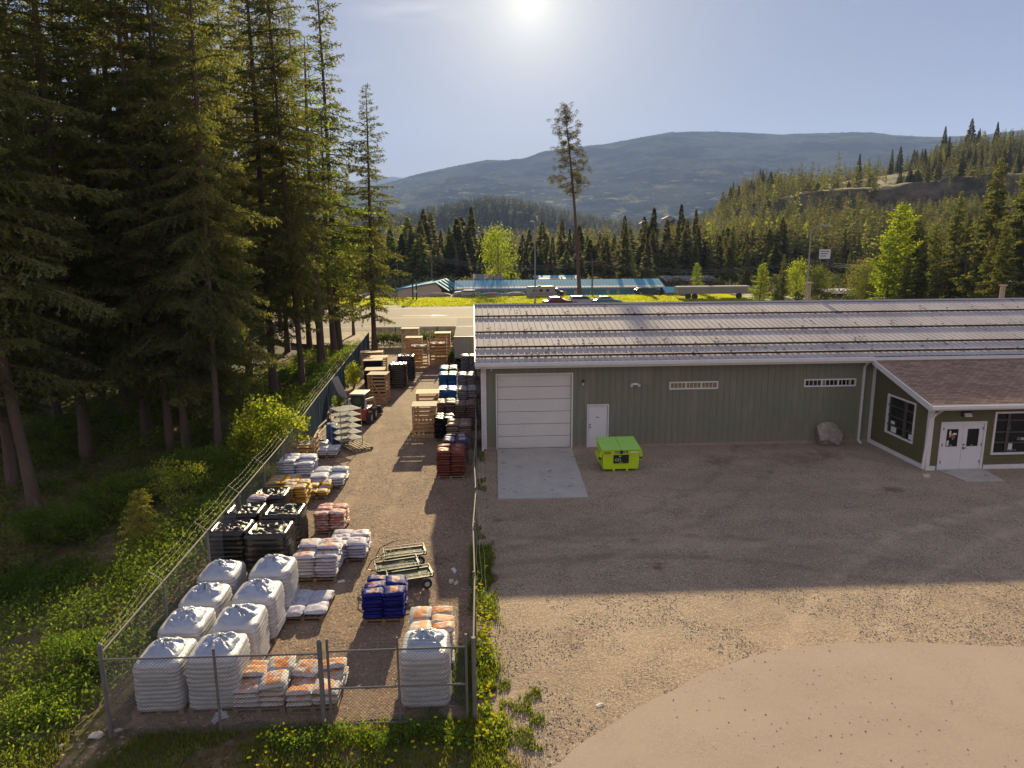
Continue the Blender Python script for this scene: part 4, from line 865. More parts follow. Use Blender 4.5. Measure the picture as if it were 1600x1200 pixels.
def bagmat(name, base, pa, pb, panel=(.20, .12), rough=.45, side=None, trans=.12, pscale=10):
    """plastic bag with a printed panel on its broad faces"""
    m = bpy.data.materials.new(name); m.use_nodes = True; nt = m.node_tree; b = nt.nodes['Principled BSDF']; b.inputs['Roughness'].default_value = rough+.15; b.inputs['Specular IOR Level'].default_value = .06
    tc = nt.nodes.new('ShaderNodeTexCoord'); co = tc.outputs['Object']; oi = nt.nodes.new('ShaderNodeObjectInfo')
    sep = nt.nodes.new('ShaderNodeSeparateXYZ'); nt.links.new(co, sep.inputs[0])
    def absr(s, w):
        a = nt.nodes.new('ShaderNodeMath'); a.operation = 'ABSOLUTE'; nt.links.new(s, a.inputs[0]); return ramp(nt, a.outputs[0], w+.006, w-.006)
    mm = nt.nodes.new('ShaderNodeMath'); mm.operation = 'MULTIPLY'; nt.links.new(absr(sep.outputs[0], panel[0]), mm.inputs[0]); nt.links.new(absr(sep.outputs[1], panel[1]), mm.inputs[1])
    ad = nt.nodes.new('ShaderNodeVectorMath'); ad.operation = 'ADD'; nt.links.new(co, ad.inputs[0]); nt.links.new(oi.outputs['Location'], ad.inputs[1])
    vr = nd(nt, 'ShaderNodeTexVoronoi', Scale=pscale); vr.distance = 'CHEBYCHEV'; nt.links.new(ad.outputs[0], vr.inputs['Vector'])
    sc = nt.nodes.new('ShaderNodeSeparateColor'); nt.links.new(vr.outputs['Color'], sc.inputs[0])
    st = ramp(nt, sc.outputs[0], .45, .5); pr = mixc(nt, st, pa, pb)
    st2 = ramp(nt, sc.outputs[1], .8, .85); pr = mixc(nt, st2, pr, base)
    bcol = mixc(nt, ramp(nt, noise(nt, ad.outputs[0], 6, 4), .4, .65), base, tuple(c*.8 for c in base))
    col = mixc(nt, mm.outputs[0], bcol, pr)
    nt.links.new(col, b.inputs['Base Color'])
    bn = nd(nt, 'ShaderNodeBump', Strength=.5, Distance=.015); nt.links.new(noise(nt, ad.outputs[0], 28, 5, .6), bn.inputs['Height']); nt.links.new(bn.outputs[0], b.inputs['Normal'])
    if trans:
        tr = nt.nodes.new('ShaderNodeBsdfTranslucent'); nt.links.new(col, tr.inputs[0]); mx = nt.nodes.new('ShaderNodeMixShader'); mx.inputs[0].default_value = trans
        nt.links.new(b.outputs[0], mx.inputs[1]); nt.links.new(tr.outputs[0], mx.inputs[2]); nt.links.new(mx.outputs[0], nt.nodes['Material Output'].inputs[0])
    return m
BM = {
 'orange': bagmat('orange_white_bag', (.58, .54, .50), (.62, .22, .07), (.60, .33, .17), (.245, .155)),
 'blue': bagmat('blue_violet_bag', (.020, .022, .17), (.42, .40, .48), (.55, .20, .06), (.16, .10)),
 'white': bagmat('white_bag', (.56, .55, .60), (.50, .49, .56), (.38, .38, .48), (.18, .10)),
 'redwhite': bagmat('white_red_bag', (.56, .52, .54), (.50, .17, .10), (.58, .45, .38), (.17, .13)),
 'purple': bagmat('white_purple_bag', (.56, .53, .57), (.20, .12, .26), (.56, .50, .52), (.15, .10)),
 'yellow': bagmat('yellow_bag', (.60, .35, .06), (.56, .52, .48), (.36, .36, .46), (.17, .11)),
 'pink': bagmat('pink_striped_bag', (.52, .26, .20), (.58, .48, .44), (.50, .20, .14), (.25, .17)),
 'maroon': bagmat('maroon_bag', (.20, .06, .04), (.30, .12, .08), (.36, .2, .15), (.16, .10), rough=.42, trans=.04),
 'violet': bagmat('dark_violet_bag', (.09, .06, .10), (.30, .26, .36), (.36, .32, .40), (.2, .13), rough=.42, trans=.04),
 'bluewhite': bagmat('blue_white_bag', (.05, .20, .48), (.58, .60, .62), (.55, .55, .5), (.235, .16), rough=.3),
 'grey': bagmat('grey_white_bag', (.38, .34, .33), (.6, .58, .56), (.42, .44, .50), (.2, .14), rough=.3),
 'brownbag': bagmat('brown_plastic_bag', (.22, .15, .12), (.34, .26, .22), (.14, .11, .13), (.18, .1), rough=.42, trans=.03),
 'black': bagmat('black_bag', (.016, .014, .015), (.03, .028, .03), (.02, .018, .02), (.2, .1), rough=.22, trans=0)}
_bags = {}
def bagme(kind, L, W, T, k):
    key = (kind, round(L, 2), round(W, 2), round(T, 2), k)
    if key not in _bags: _bags[key] = bag_mesh('bag', L, W, T, k+len(_bags)*.37, [BM[kind]])
    return _bags[key]
def layer_slots(w, d, k):
    """five bags to a layer, turned on every other layer"""
    s = []
    a = w*.5; 
    if k % 2 == 0:
        for j in range(3): s.append((-w/4, -d/2+d/6+j*d/3, 0, w/2, d/3))
        for j in range(2): s.append((w/4, -d/4+j*d/2, 1, w/2, d/2))
    else:
        for j in range(2): s.append((-w/4, -d/4+j*d/2, 1, w/2, d/2))
        for j in range(3): s.append((w/4, -d/2+d/6+j*d/3, 0, w/2, d/3))
    return s
def bags(kind, w, d, layers, z0, T, seed, emit, top=None, heights=None):
    r = random.Random(seed)
    for k in range(layers):
        for q, (x, y, t, a, b) in enumerate(layer_slots(w, d, k)):
            if k == layers-1 and top is not None and q not in top: continue
            if heights and k >= heights(x, y): continue
            L, Wd = (max(a, b)*1.04, min(a, b)*1.08) if not t else (b*1.04, a*1.04)
            L, Wd = (a*1.06, b*1.10) if not t else (b*1.06, a*1.06)
            rz = (math.pi/2 if t else 0)+r.uniform(-.05, .05)*(3.2 if k == layers-1 else 1)+(math.pi if r.random() < .5 else 0)
            o_ = emit(bagme(kind, L, Wd, T*1.18, r.randrange(3)), (x+r.uniform(-.025, .025), y+r.uniform(-.025, .025), z0+k*T*.97+r.uniform(0, .01)), rz)
            tl = .09 if k >= layers-1 or (heights and k >= heights(x, y)-1) else .02; o_.rotation_euler.x = r.uniform(-tl, tl); o_.rotation_euler.y = r.uniform(-tl, tl); o_.scale = (r.uniform(.95, 1.03), r.uniform(.94, 1.04), r.uniform(.88, 1.12))
def load(label, group, loc, w, d, kind, layers, T, seed, rz=0, pal=True, top=None, heights=None, film=False):
    """stretch wrapped pallet load: pallet and bags move together"""
    t = thing('pallet_load', label, 'pallet load', loc, rz, group)
    if pal: pallet_mb(w*.98, d*.98).build('pallet', PALW, t)
    bags(kind, w, d, layers, .13 if pal else 0, T, seed, lambda me, l, r_: link('bag', me, t, l, r_), top, heights)
    return t
def loose(label, group, loc, w, d, kind, layers, T, seed, plabel, rz=0, top=None, heights=None):
    """an open pallet; each bag on it can be lifted off"""
    p = pallet_mb(w*1.0, d*1.0).build('pallet', PALW, None, loc, rz); tag(p, plabel, 'pallet', 'wooden pallets under the open bag stacks')
    R_ = Matrix.Rotation(rz, 3, 'Z')
    def emit(me, l, r_):
        q = R_ @ Vector(l)+Vector(loc); return tag(link('bag', me, None, q, r_+rz), label, 'bag', group)
    bags(kind, w, d, layers, .13, T, seed, emit, top, heights)
def wrapmat(name, c, c2, rough, trans, bumps=.6, spec=.5, bsc=9):
    m = bpy.data.materials.new(name); m.use_nodes = True; nt = m.node_tree; b = nt.nodes['Principled BSDF']; b.inputs['Roughness'].default_value = rough; b.inputs['Specular IOR Level'].default_value = spec
    g = nt.nodes.new('ShaderNodeNewGeometry'); P = g.outputs['Position']
    mp = nd(nt, 'ShaderNodeMapping'); mp.inputs['Scale'].default_value = (1, 1, 3); nt.links.new(P, mp.inputs[0])
    col = mixc(nt, ramp(nt, noise(nt, mp.outputs[0], 3.5, 5), .35, .65), c, c2); nt.links.new(col, b.inputs['Base Color'])
    mp2 = nd(nt, 'ShaderNodeMapping'); mp2.inputs['Rotation'].default_value = (.5, .35, .2); mp2.inputs['Scale'].default_value = (3.4, 3.4, .9); nt.links.new(P, mp2.inputs[0])
    bn = nd(nt, 'ShaderNodeBump', Strength=bumps, Distance=.02); nt.links.new(noise(nt, mp2.outputs[0], bsc, 6, .6), bn.inputs['Height']); nt.links.new(bn.outputs[0], b.inputs['Normal'])
    if trans:
        tr = nt.nodes.new('ShaderNodeBsdfTranslucent'); nt.links.new(col, tr.inputs[0]); mx = nt.nodes.new('ShaderNodeMixShader'); mx.inputs[0].default_value = trans
        nt.links.new(b.outputs[0], mx.inputs[1]); nt.links.new(tr.outputs[0], mx.inputs[2]); nt.links.new(mx.outputs[0], nt.nodes['Material Output'].inputs[0])
    return m
WW = wrapmat('white_stretch_wrap', (.60, .58, .56), (.50, .49, .49), .34, .18)
WHOOD = wrapmat('pale_blue_top_sheet', (.40, .44, .52), (.33, .37, .45), .38, .12, .8)
WB = wrapmat('black_wrap', (.010, .009, .009), (.022, .017, .016), .24, 0, .4)
WBH = wrapmat('black_crumpled_film', (.02, .015, .015), (.045, .03, .03), .36, 0, 1.0, .4, 30)
CLEAR = wrapmat('pale_clear_film', (.34, .31, .28), (.16, .14, .13), .25, .0, .9, .8)
def spow(v, e): return math.copysign(abs(v)**e, v)
def wrapped(label, group, loc, w, d, h, layers, seed, kind='white', rz=0, pal=.10, sink=False):
    t = thing('wrapped_pallet', label, 'wrapped pallet', loc, rz, group); pallet_mb(w*.98, d*.98, .12).build('pallet', PALW, t)
    nt_, nz = 72, layers*5+10; sd = seed*3.17; mb = MB(); e = .32
    def prof(v):     # v 0..1 height -> scale
        s = 1+.022*abs(math.sin(math.pi*layers*v))**.7
        if v > .86: q = (v-.86)/.14; s *= 1-.11*q*q*(1 if not sink else .55)
        return s
    def body(u, v):
        a = 2*math.pi*u; s = prof(v); x = w/2*spow(math.cos(a), e); y = d/2*spow(math.sin(a), e)
        wv = v+.022*mnoise.noise(Vector((math.cos(a)*2+sd, math.sin(a)*2, 1)))+.006*math.sin(3*a+sd+v*9)
        s = s*(1-.0)+(.018+.014*mnoise.noise(Vector((sd, int(v*layers)*1.7, math.cos(a)))))*(abs(math.sin(math.pi*layers*wv))**.6)-.015+.035*mnoise.noise(Vector((x*2.5+sd, y*2.5, v*4)))+.022*mnoise.noise(Vector((x*8+sd, y*8, v*22)))+.008*mnoise.noise(Vector((x*30+sd, y*30, v*12)))
        return (x*s, y*s, .10+(h-.10)*v)
    mb.grid(body, nt_, nz, wrap=True)
    # top, rings to the centre
    nr = 14
    def topf(u, v):
        x, y, z = body(u, 1.0); k = 1-v; n_ = mnoise.noise(Vector((x*k*4+sd, y*k*4, 3)))
        zz = z+(.05*math.sin(min(1, v*2)*math.pi/2) if not sink else .035*math.sin(min(1, v*4)*math.pi)-.10*min(1, max(0, v-.12)*3))+.02*n_*min(1, v*4)
        return (x*k, y*k, zz)
    mb.grid(topf, nt_, nr, wrap=True)
    mb.build('wrap', WW if kind == 'white' else WB, t, smooth=True)
    # crumpled top sheet
    mb = MB(); n = 46; cw, cdp = (w*.41, d*.42) if kind == 'white' else (w*.43, d*.43)
    r = random.Random(seed); ox, oy = r.uniform(-.05, .05), r.uniform(-.05, .05)
    def hood(u, v):
        a = 2*math.pi*u; rr = v*(1+.16*mnoise.noise(Vector((math.cos(a)*1.6+sd, math.sin(a)*1.6, 8)))*v); ee = .55
        x = cw*rr*spow(math.cos(a), ee); y = cdp*rr*spow(math.sin(a), ee)
        # radial folds gathered at the middle
        q = Vector((x*5+sd, y*5, 2)); rg = 1-abs(mnoise.noise(q)*2.2); rg2 = 1-abs(mnoise.noise(Vector((math.cos(a)*2.6+sd, math.sin(a)*2.6, rr*1.5)))*2.4)
        if kind == 'white':
            z = h+.055+.17*max(0, 1-rr**1.1)*(.55+.45*rg2)+.055*rg*(1-v**6)-.085*v**5
            x += .04*mnoise.noise(q+Vector((9, 0, 0))); y += .04*mnoise.noise(q+Vector((0, 9, 0)))
        else: z = h-.075+.09*rg*(1-v**8)+.06*rg2*(1-v**4)*v-.02+.07*v**4
        return (x+ox*(1-v), y+oy*(1-v), z)
    mb.grid(hood, 60, 22, wrap=True); mb.build('top_sheet', WHOOD if kind == 'white' else WBH, t, smooth=True)
    return t
# eight tall white ones, two columns by the left fence
gw = 'tall white wrapped pallets by the front fence'
rows = ['front', 'second', 'third', 'rearmost']
wx = [(-6.68, -5.58), (-6.74, -5.55), (-6.80, -5.52), (-6.85, -5.48)]
for i in range(4):
    for j in range(2):
        y = 14.08+i*1.30; ww_ = (1.0, 1.06)[j]
        wrapped('%s white wrapped pallet in the %s column beside the left fence' % (rows[i], ('outer', 'inner')[j]), gw, (wx[i][j], y, .02), ww_, 1.12, (1.13, 1.18)[j]+.03*math.sin(i*2.1+j), 11, 1+i*2+j, rz=.02*math.sin(i+j))
wrapped('white wrapped pallet standing alone behind the yard gate', None, (-1.16, 13.85, .02), 1.02, 1.08, 1.27, 10, 21)
mb = MB()
mb.grid(lambda u, v: (.28*(u-.5)*(1-.5*v)+.05*math.sin(v*8), -.30*v, .14*math.sin(math.pi*u)*(1-v*.4)+.02+.03*math.sin(u*17+v*5)), 12, 9)
tag(mb.build('loose_film', WW, loc=(-5.38, 13.42, .02), smooth=True), 'loose flap of white film trailing at the foot of the stack', 'plastic film')
# black ones
gb = 'black wrapped pallets beside the left fence'
for lab, x, y, w, d, h, s in (('front left black wrapped pallet with crumpled film on top', -7.50, 20.75, 1.18, 1.15, 1.22, 31), ('front right black wrapped pallet with crumpled film on top', -6.10, 19.95, 1.24, 1.2, 1.45, 32),
                              ('rear left black wrapped pallet with crumpled glossy top', -7.48, 22.1, 1.15, 1.15, 1.25, 33), ('rear right black wrapped pallet with pale worn side', -6.08, 21.5, 1.2, 1.2, 1.42, 34),
                              ('farthest black wrapped pallet with hollow open top', -7.25, 24.2, 1.2, 1.1, 1.05, 35)):
    wrapped(lab, gb, (x, y, .02), w, d, h, 8, s, 'black', sink=True)
b0 = bagme('redwhite', .62, .42, .13, 0)
for k, (x, y, z, rz) in enumerate(((-7.45, 23.15, 1.12, .3), (-7.35, 23.1, 1.23, -.2))): tag(link('bag', b0, None, (x, y, z), rz), 'pinkish bag lying across the back of the black pallets', 'bag', 'pinkish bags on the black pallets')
# open stacks
loose('orange printed bag in the taller orange stack behind the front fence', 'orange bags, taller stack', (-4.62, 14.02, .02), 1.06, 1.15, 'orange', 5, .105, 41, 'wooden pallet under the taller orange bag stack', top=(0, 1, 3, 4), heights=lambda x, y: 5 if y > -.3 else 4)
loose('orange printed bag in the lower orange stack beside the gate post', 'orange bags, lower stack', (-3.50, 13.98, .02), 1.05, 1.15, 'orange', 4, .105, 42, 'wooden pallet under the lower orange bag stack', heights=lambda x, y: 4 if y > 0.05 else 3)
load('orange topped wrapped bag pallet behind the lone white one', None, (-1.12, 15.25, .02), 1.0, 1.15, 'orange', 8, .115, 43, rz=.03)
load('deep blue bag pallet standing alone in the yard', None, (-2.46, 17.42, .02), 1.06, 1.12, 'blue', 7, .102, 44, rz=0)
loose('white bag lying flat on the nearly empty pallet', 'white bags, single layer', (-4.55, 17.75, .02), 1.08, 1.3, 'white', 1, .11, 45, 'nearly empty pallet with one layer of white bags', rz=-.05)
load('white and red bag pallet in front of the black pallets', None, (-4.72, 19.85, .02), 1.24, 1.2, 'redwhite', 8, .098, 46, heights=lambda x, y: 8 if y > -.2 else 7)
load('pale bag pallet with teal corner half hidden behind the red and white one', None, (-4.02, 21.1, .02), 1.15, 1.2, 'purple', 5, .10, 47)
load('pink striped bag pallet beside the rear black pallet', None, (-4.98, 23.2, .02), 1.0, 1.0, 'pink', 7, .095, 48)
loose('yellow printed bag in the stack nearest the left fence', 'yellow bags by the fence', (-7.55, 26.95, .02), 1.15, 1.1, 'yellow', 5, .10, 49, 'pallet under the yellow bags by the fence')
loose('yellow printed bag in the front yellow stack', 'yellow bags, front stack', (-6.75, 25.75, .02), .85, 1.05, 'yellow', 7, .10, 50, 'pallet under the front yellow bag stack')
loose('yellow printed bag in the low rear yellow stack', 'yellow bags, low stack', (-6.15, 26.75, .02), .8, 1.25, 'yellow', 3, .10, 51, 'pallet under the low rear yellow bags', heights=lambda x, y: 3 if y > 0 else 2)
load('tall white bag pallet in front of the wooden bin', None, (-7.35, 28.5, .02), 1.35, 1.25, 'white', 9, .10, 52, heights=lambda x, y: 9 if (x < .0 or y > .2) else 8)
load('lower white bag pallet reaching toward the driveway', None, (-6.0, 28.0, .02), 1.3, 1.4, 'white', 4, .105, 53, heights=lambda x, y: 4 if x < .1 or y > 0 else 3)
# right hand rows by the warehouse
gr = 'wrapped bag pallets along the right side of the yard'
for lab, x, y, w, d, kind, n, T, s in (
    ('dark red bag pallet nearest the camera in the right hand row', -1.08, 28.85, 1.16, 1.25, 'maroon', 9, .118, 61),
    ('purple and white topped bag pallet behind the dark red one', -.92, 30.55, 1.05, 1.15, 'violet', 9, .118, 62),
    ('black bag pallet between the purple bags and the wooden crate', -1.60, 34.6, .95, 1.2, 'black', 9, .118, 64),
    ('dark brown bag pallet beside the purple topped bags', -.80, 32.9, 1.15, 1.3, 'brownbag', 10, .118, 63),
    ('blue printed bag pallet behind the front wooden crate', -1.62, 39.4, 1.12, 1.3, 'bluewhite', 13, .118, 65),
    ('grey white bag pallet touching the warehouse corner', -.45, 39.3, 1.06, 1.3, 'grey', 13, .118, 66),
    ('tall brown bag pallet in front of the blue printed bags', -1.62, 37.0, 1.1, 1.2, 'brownbag', 11, .118, 67),
    ('tall grey brown bag pallet by the warehouse wall', -.5, 36.6, 1.1, 1.25, 'brownbag', 11, .118, 68),
    ('bright blue wrapped bag pallet farther back by the crates', -1.75, 44.6, 1.15, 1.3, 'bluewhite', 12, .118, 69),
    ('white and grey bag pallet beside the bright blue one', -.55, 44.4, 1.1, 1.3, 'grey', 12, .118, 70),
    ('blue and white bag pallet at the back of the double row', -1.8, 47.0, 1.15, 1.3, 'bluewhite', 12, .118, 71),
    ('grey bag pallet at the far end near the trailer', -.45, 50.6, 1.1, 1.3, 'grey', 14, .118, 72)):
    load(lab, gr, (x, y, .02), w, d, kind, n, T, s)
# ------------------------------------------------------------------ crates
def crate(label, loc, w, d, h, rz=0, nslat=7, lid=True, wood=CRW, group=None, brace=True, front_open=False, fill=None, name='slatted_crate', legs=.0):
    t = thing(name, label, 'wooden crate', loc, rz, group); rr = random.Random(hash(label) % 999)
    for sx in (-1, 1):
        for sy in (-1, 1):
            mb = MB(); x = sx*(w/2-.04); y = sy*(d/2-.04); mb.box(x-.035, x+.035, y-.035, y+.035, 0, h+(.10 if not lid else 0)); mb.build('post', wood, t)
    z0 = .12; gap = (h-z0)/nslat
    for side, (ax, s) in enumerate((('x', -1), ('x', 1), ('y', -1), ('y', 1))):
        mb = MB()
        for k in range(nslat):
            if front_open and ax == 'y' and s == -1 and 1 < k < nslat-2: continue
            z = z0+k*gap+rr.uniform(-.01, .01); hh = min(.10, gap*.45)
            if ax == 'x': mb.box(s*w/2-(.012 if s > 0 else .0), s*w/2+(.0 if s > 0 else .012), -d/2, d/2, z, z+hh)
            else: mb.box(-w/2+.013, w/2-.013, s*d/2-(.012 if s > 0 else 0), s*d/2+(0 if s > 0 else .012), z, z+hh)
        mb.build('slatted_side', wood, t)
    if brace:
        mb = MB(); mb.bar((-w/2+.08, -d/2-.012, h-.1), (w/2-.08, -d/2-.012, .1), .02, .085, up=(0, 1, 0)); mb.build('brace', wood, t)
    mb = MB()
    for k in range(6): x = -w/2+k*(w-.12)/5; mb.box(x, x+.12, -d/2, d/2, .08, .11)
    mb.box(-w/2, w/2, -d/2+.02, -d/2+.1, 0, .079); mb.box(-w/2, w/2, d/2-.1, d/2-.02, 0, .079); mb.build('base', wood, t)
    if lid:
        mb = MB(); n = 6
        for k in range(n): y = -d/2+k*d/n; mb.box(-w/2-.03, w/2+.03, y+.006, y+d/n-.006, h, h+.025)
        mb.build('lid', CRG if rr.random() < .6 else wood, t)
    if fill:
        mb = MB(); rr2 = random.Random(3)
        n = 12
        mb.grid(lambda u, v: ((u-.5)*(w-.1), (v-.5)*(d-.1), h*fill+.08*mnoise.noise(Vector((u*5, v*5, w)))+.05*mnoise.noise(Vector((u*14, v*14, w)))), n, n)
        mb.build('contents', M('pale_contents', (.40, .37, .34), (.22, .2, .19), scale=12, bump=.5), t, smooth=True)
    return t
crate('open top orange wooden bin beside the left fence bush', (-7.85, 31.3, .02), 1.3, 1.15, 1.05, .05, 4, False, M('orange_bin_wood', (.48, .27, .09), (.38, .20, .07), scale=3), fill=.75, name='wooden_bin')
crate('front slatted crate with diagonal brace in the middle of the yard', (-2.60, 35.3, .02), 1.2, 1.15, 1.62, 0, 7)
crate('second slatted crate right behind the braced middle one', (-2.60, 37.9, .02), 1.2, 1.2, 1.72, .02, 7, brace=False, front_open=True)
crate('tall slatted crate beside the little loader', (-5.95, 43.3, .02), 1.15, 1.15, 1.8, -.08, 8)
gc = 'slatted crates at the back of the yard'
crate('left of the two tall orange crates near the back fence', (-4.3, 54.8, .02), 1.35, 1.2, 2.35, .05, 8, False, front_open=True, group=gc, fill=.8)
crate('right of the two tall orange crates near the back fence', (-2.95, 57.0, .02), 1.4, 1.2, 2.2, .0, 8, False, group=gc, fill=.8)
crate('crate half hidden behind the left tall orange crate', (-4.9, 57.4, .02), 1.3, 1.2, 2.2, .0, 8, True, group=gc)
crate('striped topped crate against the slatted back fence', (-5.6, 62.0, .02), 1.5, 1.2, 2.4, .0, 8, True, wood=CRG, group=gc)
crate('crate in the far right corner by the trailer', (-2.7, 60.2, .02), 1.3, 1.2, 2.2, .0, 8, True, group=gc)
crate('brown crate with board lid behind the dark boxes', (-7.0, 51.6, .02), 1.2, 1.1, 1.55, .05, 9, True, group=gc, brace=False)
crate('farthest board lidded crate next to the lone fence corner tree', (-8.1, 55.8, .02), 1.7, 1.2, 1.3, .1, 7, True, group=gc, brace=False)
crate('small open crate beside the white trailer', (-.55, 53.0, .02), .9, .9, .9, .0, 4, False)
# dark bins with board lids
def bin_(label, loc, w, d, h, seed):
    t = thing('lidded_bin', label, 'bin', loc, .05)
    mb = MB(); mb.hexa([(-w/2, -d/2, .1), (w/2, -d/2, .1), (w/2, d/2, .1), (-w/2, d/2, .1), (-w/2*1.04, -d/2*1.04, h), (w/2*1.04, -d/2*1.04, h), (w/2*1.04, d/2*1.04, h), (-w/2*1.04, d/2*1.04, h)])
    for k in range(5): z = .2+k*(h-.3)/5; mb.box(-w/2*1.05, w/2*1.05, -d/2*1.055, -d/2*1.04, z, z+.05)
    for x in (-w/2, 0, w/2-.1): mb.box(x, x+.1, -d/2, d/2, 0, .099)
    mb.build('bin_body', BM['black'], t, bevel=.02)
    mb = MB()
    for k in range(5): y = -d/2*1.06+k*d*1.06/5; mb.box(-w/2*1.08, w/2*1.08, y+.005, y+d*1.06/5-.005, h+.001, h+.04)
    mb.build('lid', CRG, t)
bin_('dark bin with grey board lid in front of the tall slatted crate stack', (-6.55, 46.3, .02), 1.2, 1.15, 1.55, 1)
bin_('dark bin with tan board lid, second behind the slatted crate', (-7.05, 49.0, .02), 1.2, 1.15, 1.75, 2)
for lab, x, y, h, s in (('black wrapped pallet with pale dripping film beside the slatted crate', -5.25, 47.9, 1.62, 81), ('black wrapped pallet behind the film topped black one', -4.95, 50.8, 1.75, 82)):
    wrapped(lab, None, (x, y, .02), 1.2, 1.2, h, 10, s, 'black', sink=True)
# pale torn film on the near one
mb = MB(); mb.grid(lambda u, v: (-.5+u*1.12, -.55+1.1*v, 1.66+.07*mnoise.noise(Vector((u*6, v*6, 0)))+(-1.4*max(0, u-.96)/.04*.9 if u > .96 else 0)), 26, 14)
tag(mb.build('torn_film', CLEAR, loc=(-5.25, 47.9, .02), smooth=True), 'pale torn film draped over the black pallet', 'plastic film')
# lumber and odds at the fence
mb = MB(); r = random.Random(9)
for k in range(26):
    y = r.uniform(32.5, 47); x = -8.15-(y-32)*.035+r.uniform(-.1, .45); a = math.pi/2+r.uniform(-.35, .35); L = r.uniform(.5, 1.6); z = r.uniform(.03, .3)
    mb.bar((x-math.cos(a)*L, y-math.sin(a)*L, z), (x+math.cos(a)*L, y+math.sin(a)*L, z+r.uniform(-.02, .25)), .1, .035)
tag(mb.build('scrap_boards', CRG), 'scrap boards piled along the dark slatted fence', 'wood scraps', kind='stuff')
sg = MB(); sg.box(-.2, .2, -.015, .015, .3, 1.7); sg.box(-.03, .03, .015, .06, 0, 1.6); o = sg.build('notice_board', M('white_board', (.5, .5, .48), (.4, .38, .36), scale=4), loc=(-7.75, 41.9, .3)); o.rotation_euler = (0, -.35, .2)
tag(o, 'tilted white notice board leaning among weeds by the fence', 'board')

# ------------------------------------------------------------------ wire shelf rack
SH = thing('wire_shelf_rack', 'galvanised six shelf wire rack turned corner on', 'shelf rack', (-6.25, 33.55, .02), math.radians(38))
a_, b_2, hh = .55, .50, 1.95
for sx in (-1, 1):
    for sy in (-1, 1): mb = MB(); mb.tube((sx*a_, sy*b_2, 0), (sx*a_, sy*b_2, hh), .02, None, 8); mb.build('post', GALV, SH)
for k in range(6):
    z = .42+k*.29; mb = MB()
    for sx in (-1, 1): mb.bar((sx*a_, -b_2, z), (sx*a_, b_2, z), .02, .03); mb.bar((-a_, sx*b_2, z), (a_, sx*b_2, z), .02, .03)
    for q in range(26): x = -a_+.02+q*(2*a_-.04)/25; mb.bar((x, -b_2, z+.012), (x, b_2, z+.012), .016, .008)
    for q in range(5): y = -b_2+.1+q*(2*b_2-.2)/4; mb.bar((-a_, y, z), (a_, y, z), .012, .012)
    mb.build('shelf', GALV, SH)
BLUEBOX = M('blue_tarp', (.02, .09, .32), (.02, .07, .25), scale=5, rough=.5)
mb = MB(); mb.grid(lambda u, v: (-.3+.6*(u if v < .5 else u), -.35+.7*u*0+.25*math.sin(v*6.28), .0+.9*v+.04*mnoise.noise(Vector((u*6, v*6, 1)))), 8, 10)
mb = MB(); mb.hexa([(-.3, -.25, 0), (.3, -.25, 0), (.3, .25, 0), (-.3, .25, 0), (-.26, -.2, 1.0), (.27, -.22, .95), (.25, .2, 1.02), (-.28, .22, .97)])
tag(mb.build('blue_crate_stack', BLUEBOX, loc=(-7.05, 34.2, .02), bevel=.03), 'blue plastic covered bundle behind the wire rack', 'bundle')
load('small grey bag load on a pallet in front of the wire rack', None, (-6.85, 32.0, .02), .95, .9, 'white', 3, .09, 55)
GRT = wrapmat('grey_blue_tarp', (.22, .27, .30), (.15, .19, .22), .4, 0, .8)
mb = MB()
mb.grid(lambda u, v: (.55*spow(math.cos(2*math.pi*u), .6)*math.cos(v*1.5)**.4, .45*spow(math.sin(2*math.pi*u), .6)*math.cos(v*1.5)**.4, .55*math.sin(v*1.57)+.05*mnoise.noise(Vector((math.cos(u*6.28)*2, math.sin(u*6.28)*2, v*3)))), 32, 12, wrap=True)
tag(mb.build('tarp_bundle', GRT, loc=(-7.35, 32.6, .02), smooth=True), 'grey blue tarp bundle between the orange bin and the rack', 'tarp bundle')
for i, (x, y, w_) in enumerate(((-5.55, 33.2, .9), (-5.35, 33.9, .9))):
    pass
mb = pallet_mb(1.1, 1.3); tag(mb.build('pallet', PALW, None, (-5.75, 33.2, .02), .6), 'half buried grey pallet beside the wire rack', 'pallet')

# ------------------------------------------------------------------ skid steer loader
ORG = M('orange_paint', (.45, .10, .03), (.36, .08, .03), scale=3, rough=.4, c3=(.2, .08, .04), s3=5, t3=(.68, .75)); CREAM = M('cream_paint', (.50, .46, .40), (.4, .36, .31), scale=3, rough=.5)
TYRE = M('tyre_rubber', (.035, .032, .03), (.06, .05, .045), scale=8, rough=.85, bump=.5, bscale=25)
LD = thing('skid_steer_loader', 'small orange and cream skid steer loader behind the wire rack', 'loader', (-6.3, 38.4, .02), math.radians(-6)); LD.scale = (.88, .88, .93)
mb = MB(); mb.hexa([(-.5, -.9, .25), (.5, -.9, .25), (.5, 1.2, .25), (-.5, 1.2, .25), (-.5, -.95, .95), (.5, -.95, .95), (.5, 1.1, .8), (-.5, 1.1, .8)]); mb.box(-.42, .42, -1.0, -.955, .45, .85); mb.build('body', ORG, LD, bevel=.03)
mb = MB(); mb.hexa([(-.48, -.62, .96), (.38, -.62, .96), (.38, .75, .96), (-.48, .75, .96), (-.45, -.58, 1.72), (.35, -.58, 1.72), (.35, .6, 1.72), (-.45, .6, 1.72)]); cb = mb.build('cab', DARKMETAL, LD, bevel=.02)
mb = MB(); mb.box(-.53, .44, -.68, .7, 1.725, 1.80); mb.build('cab_roof', CREAM, cb, bevel=.02)
mb = MB(); mb.box(-.28, .2, -.637, -.625, 1.18, 1.58); mb.build('rear_window', M('green_glass', (.06, .10, .05), rough=.15), cb)
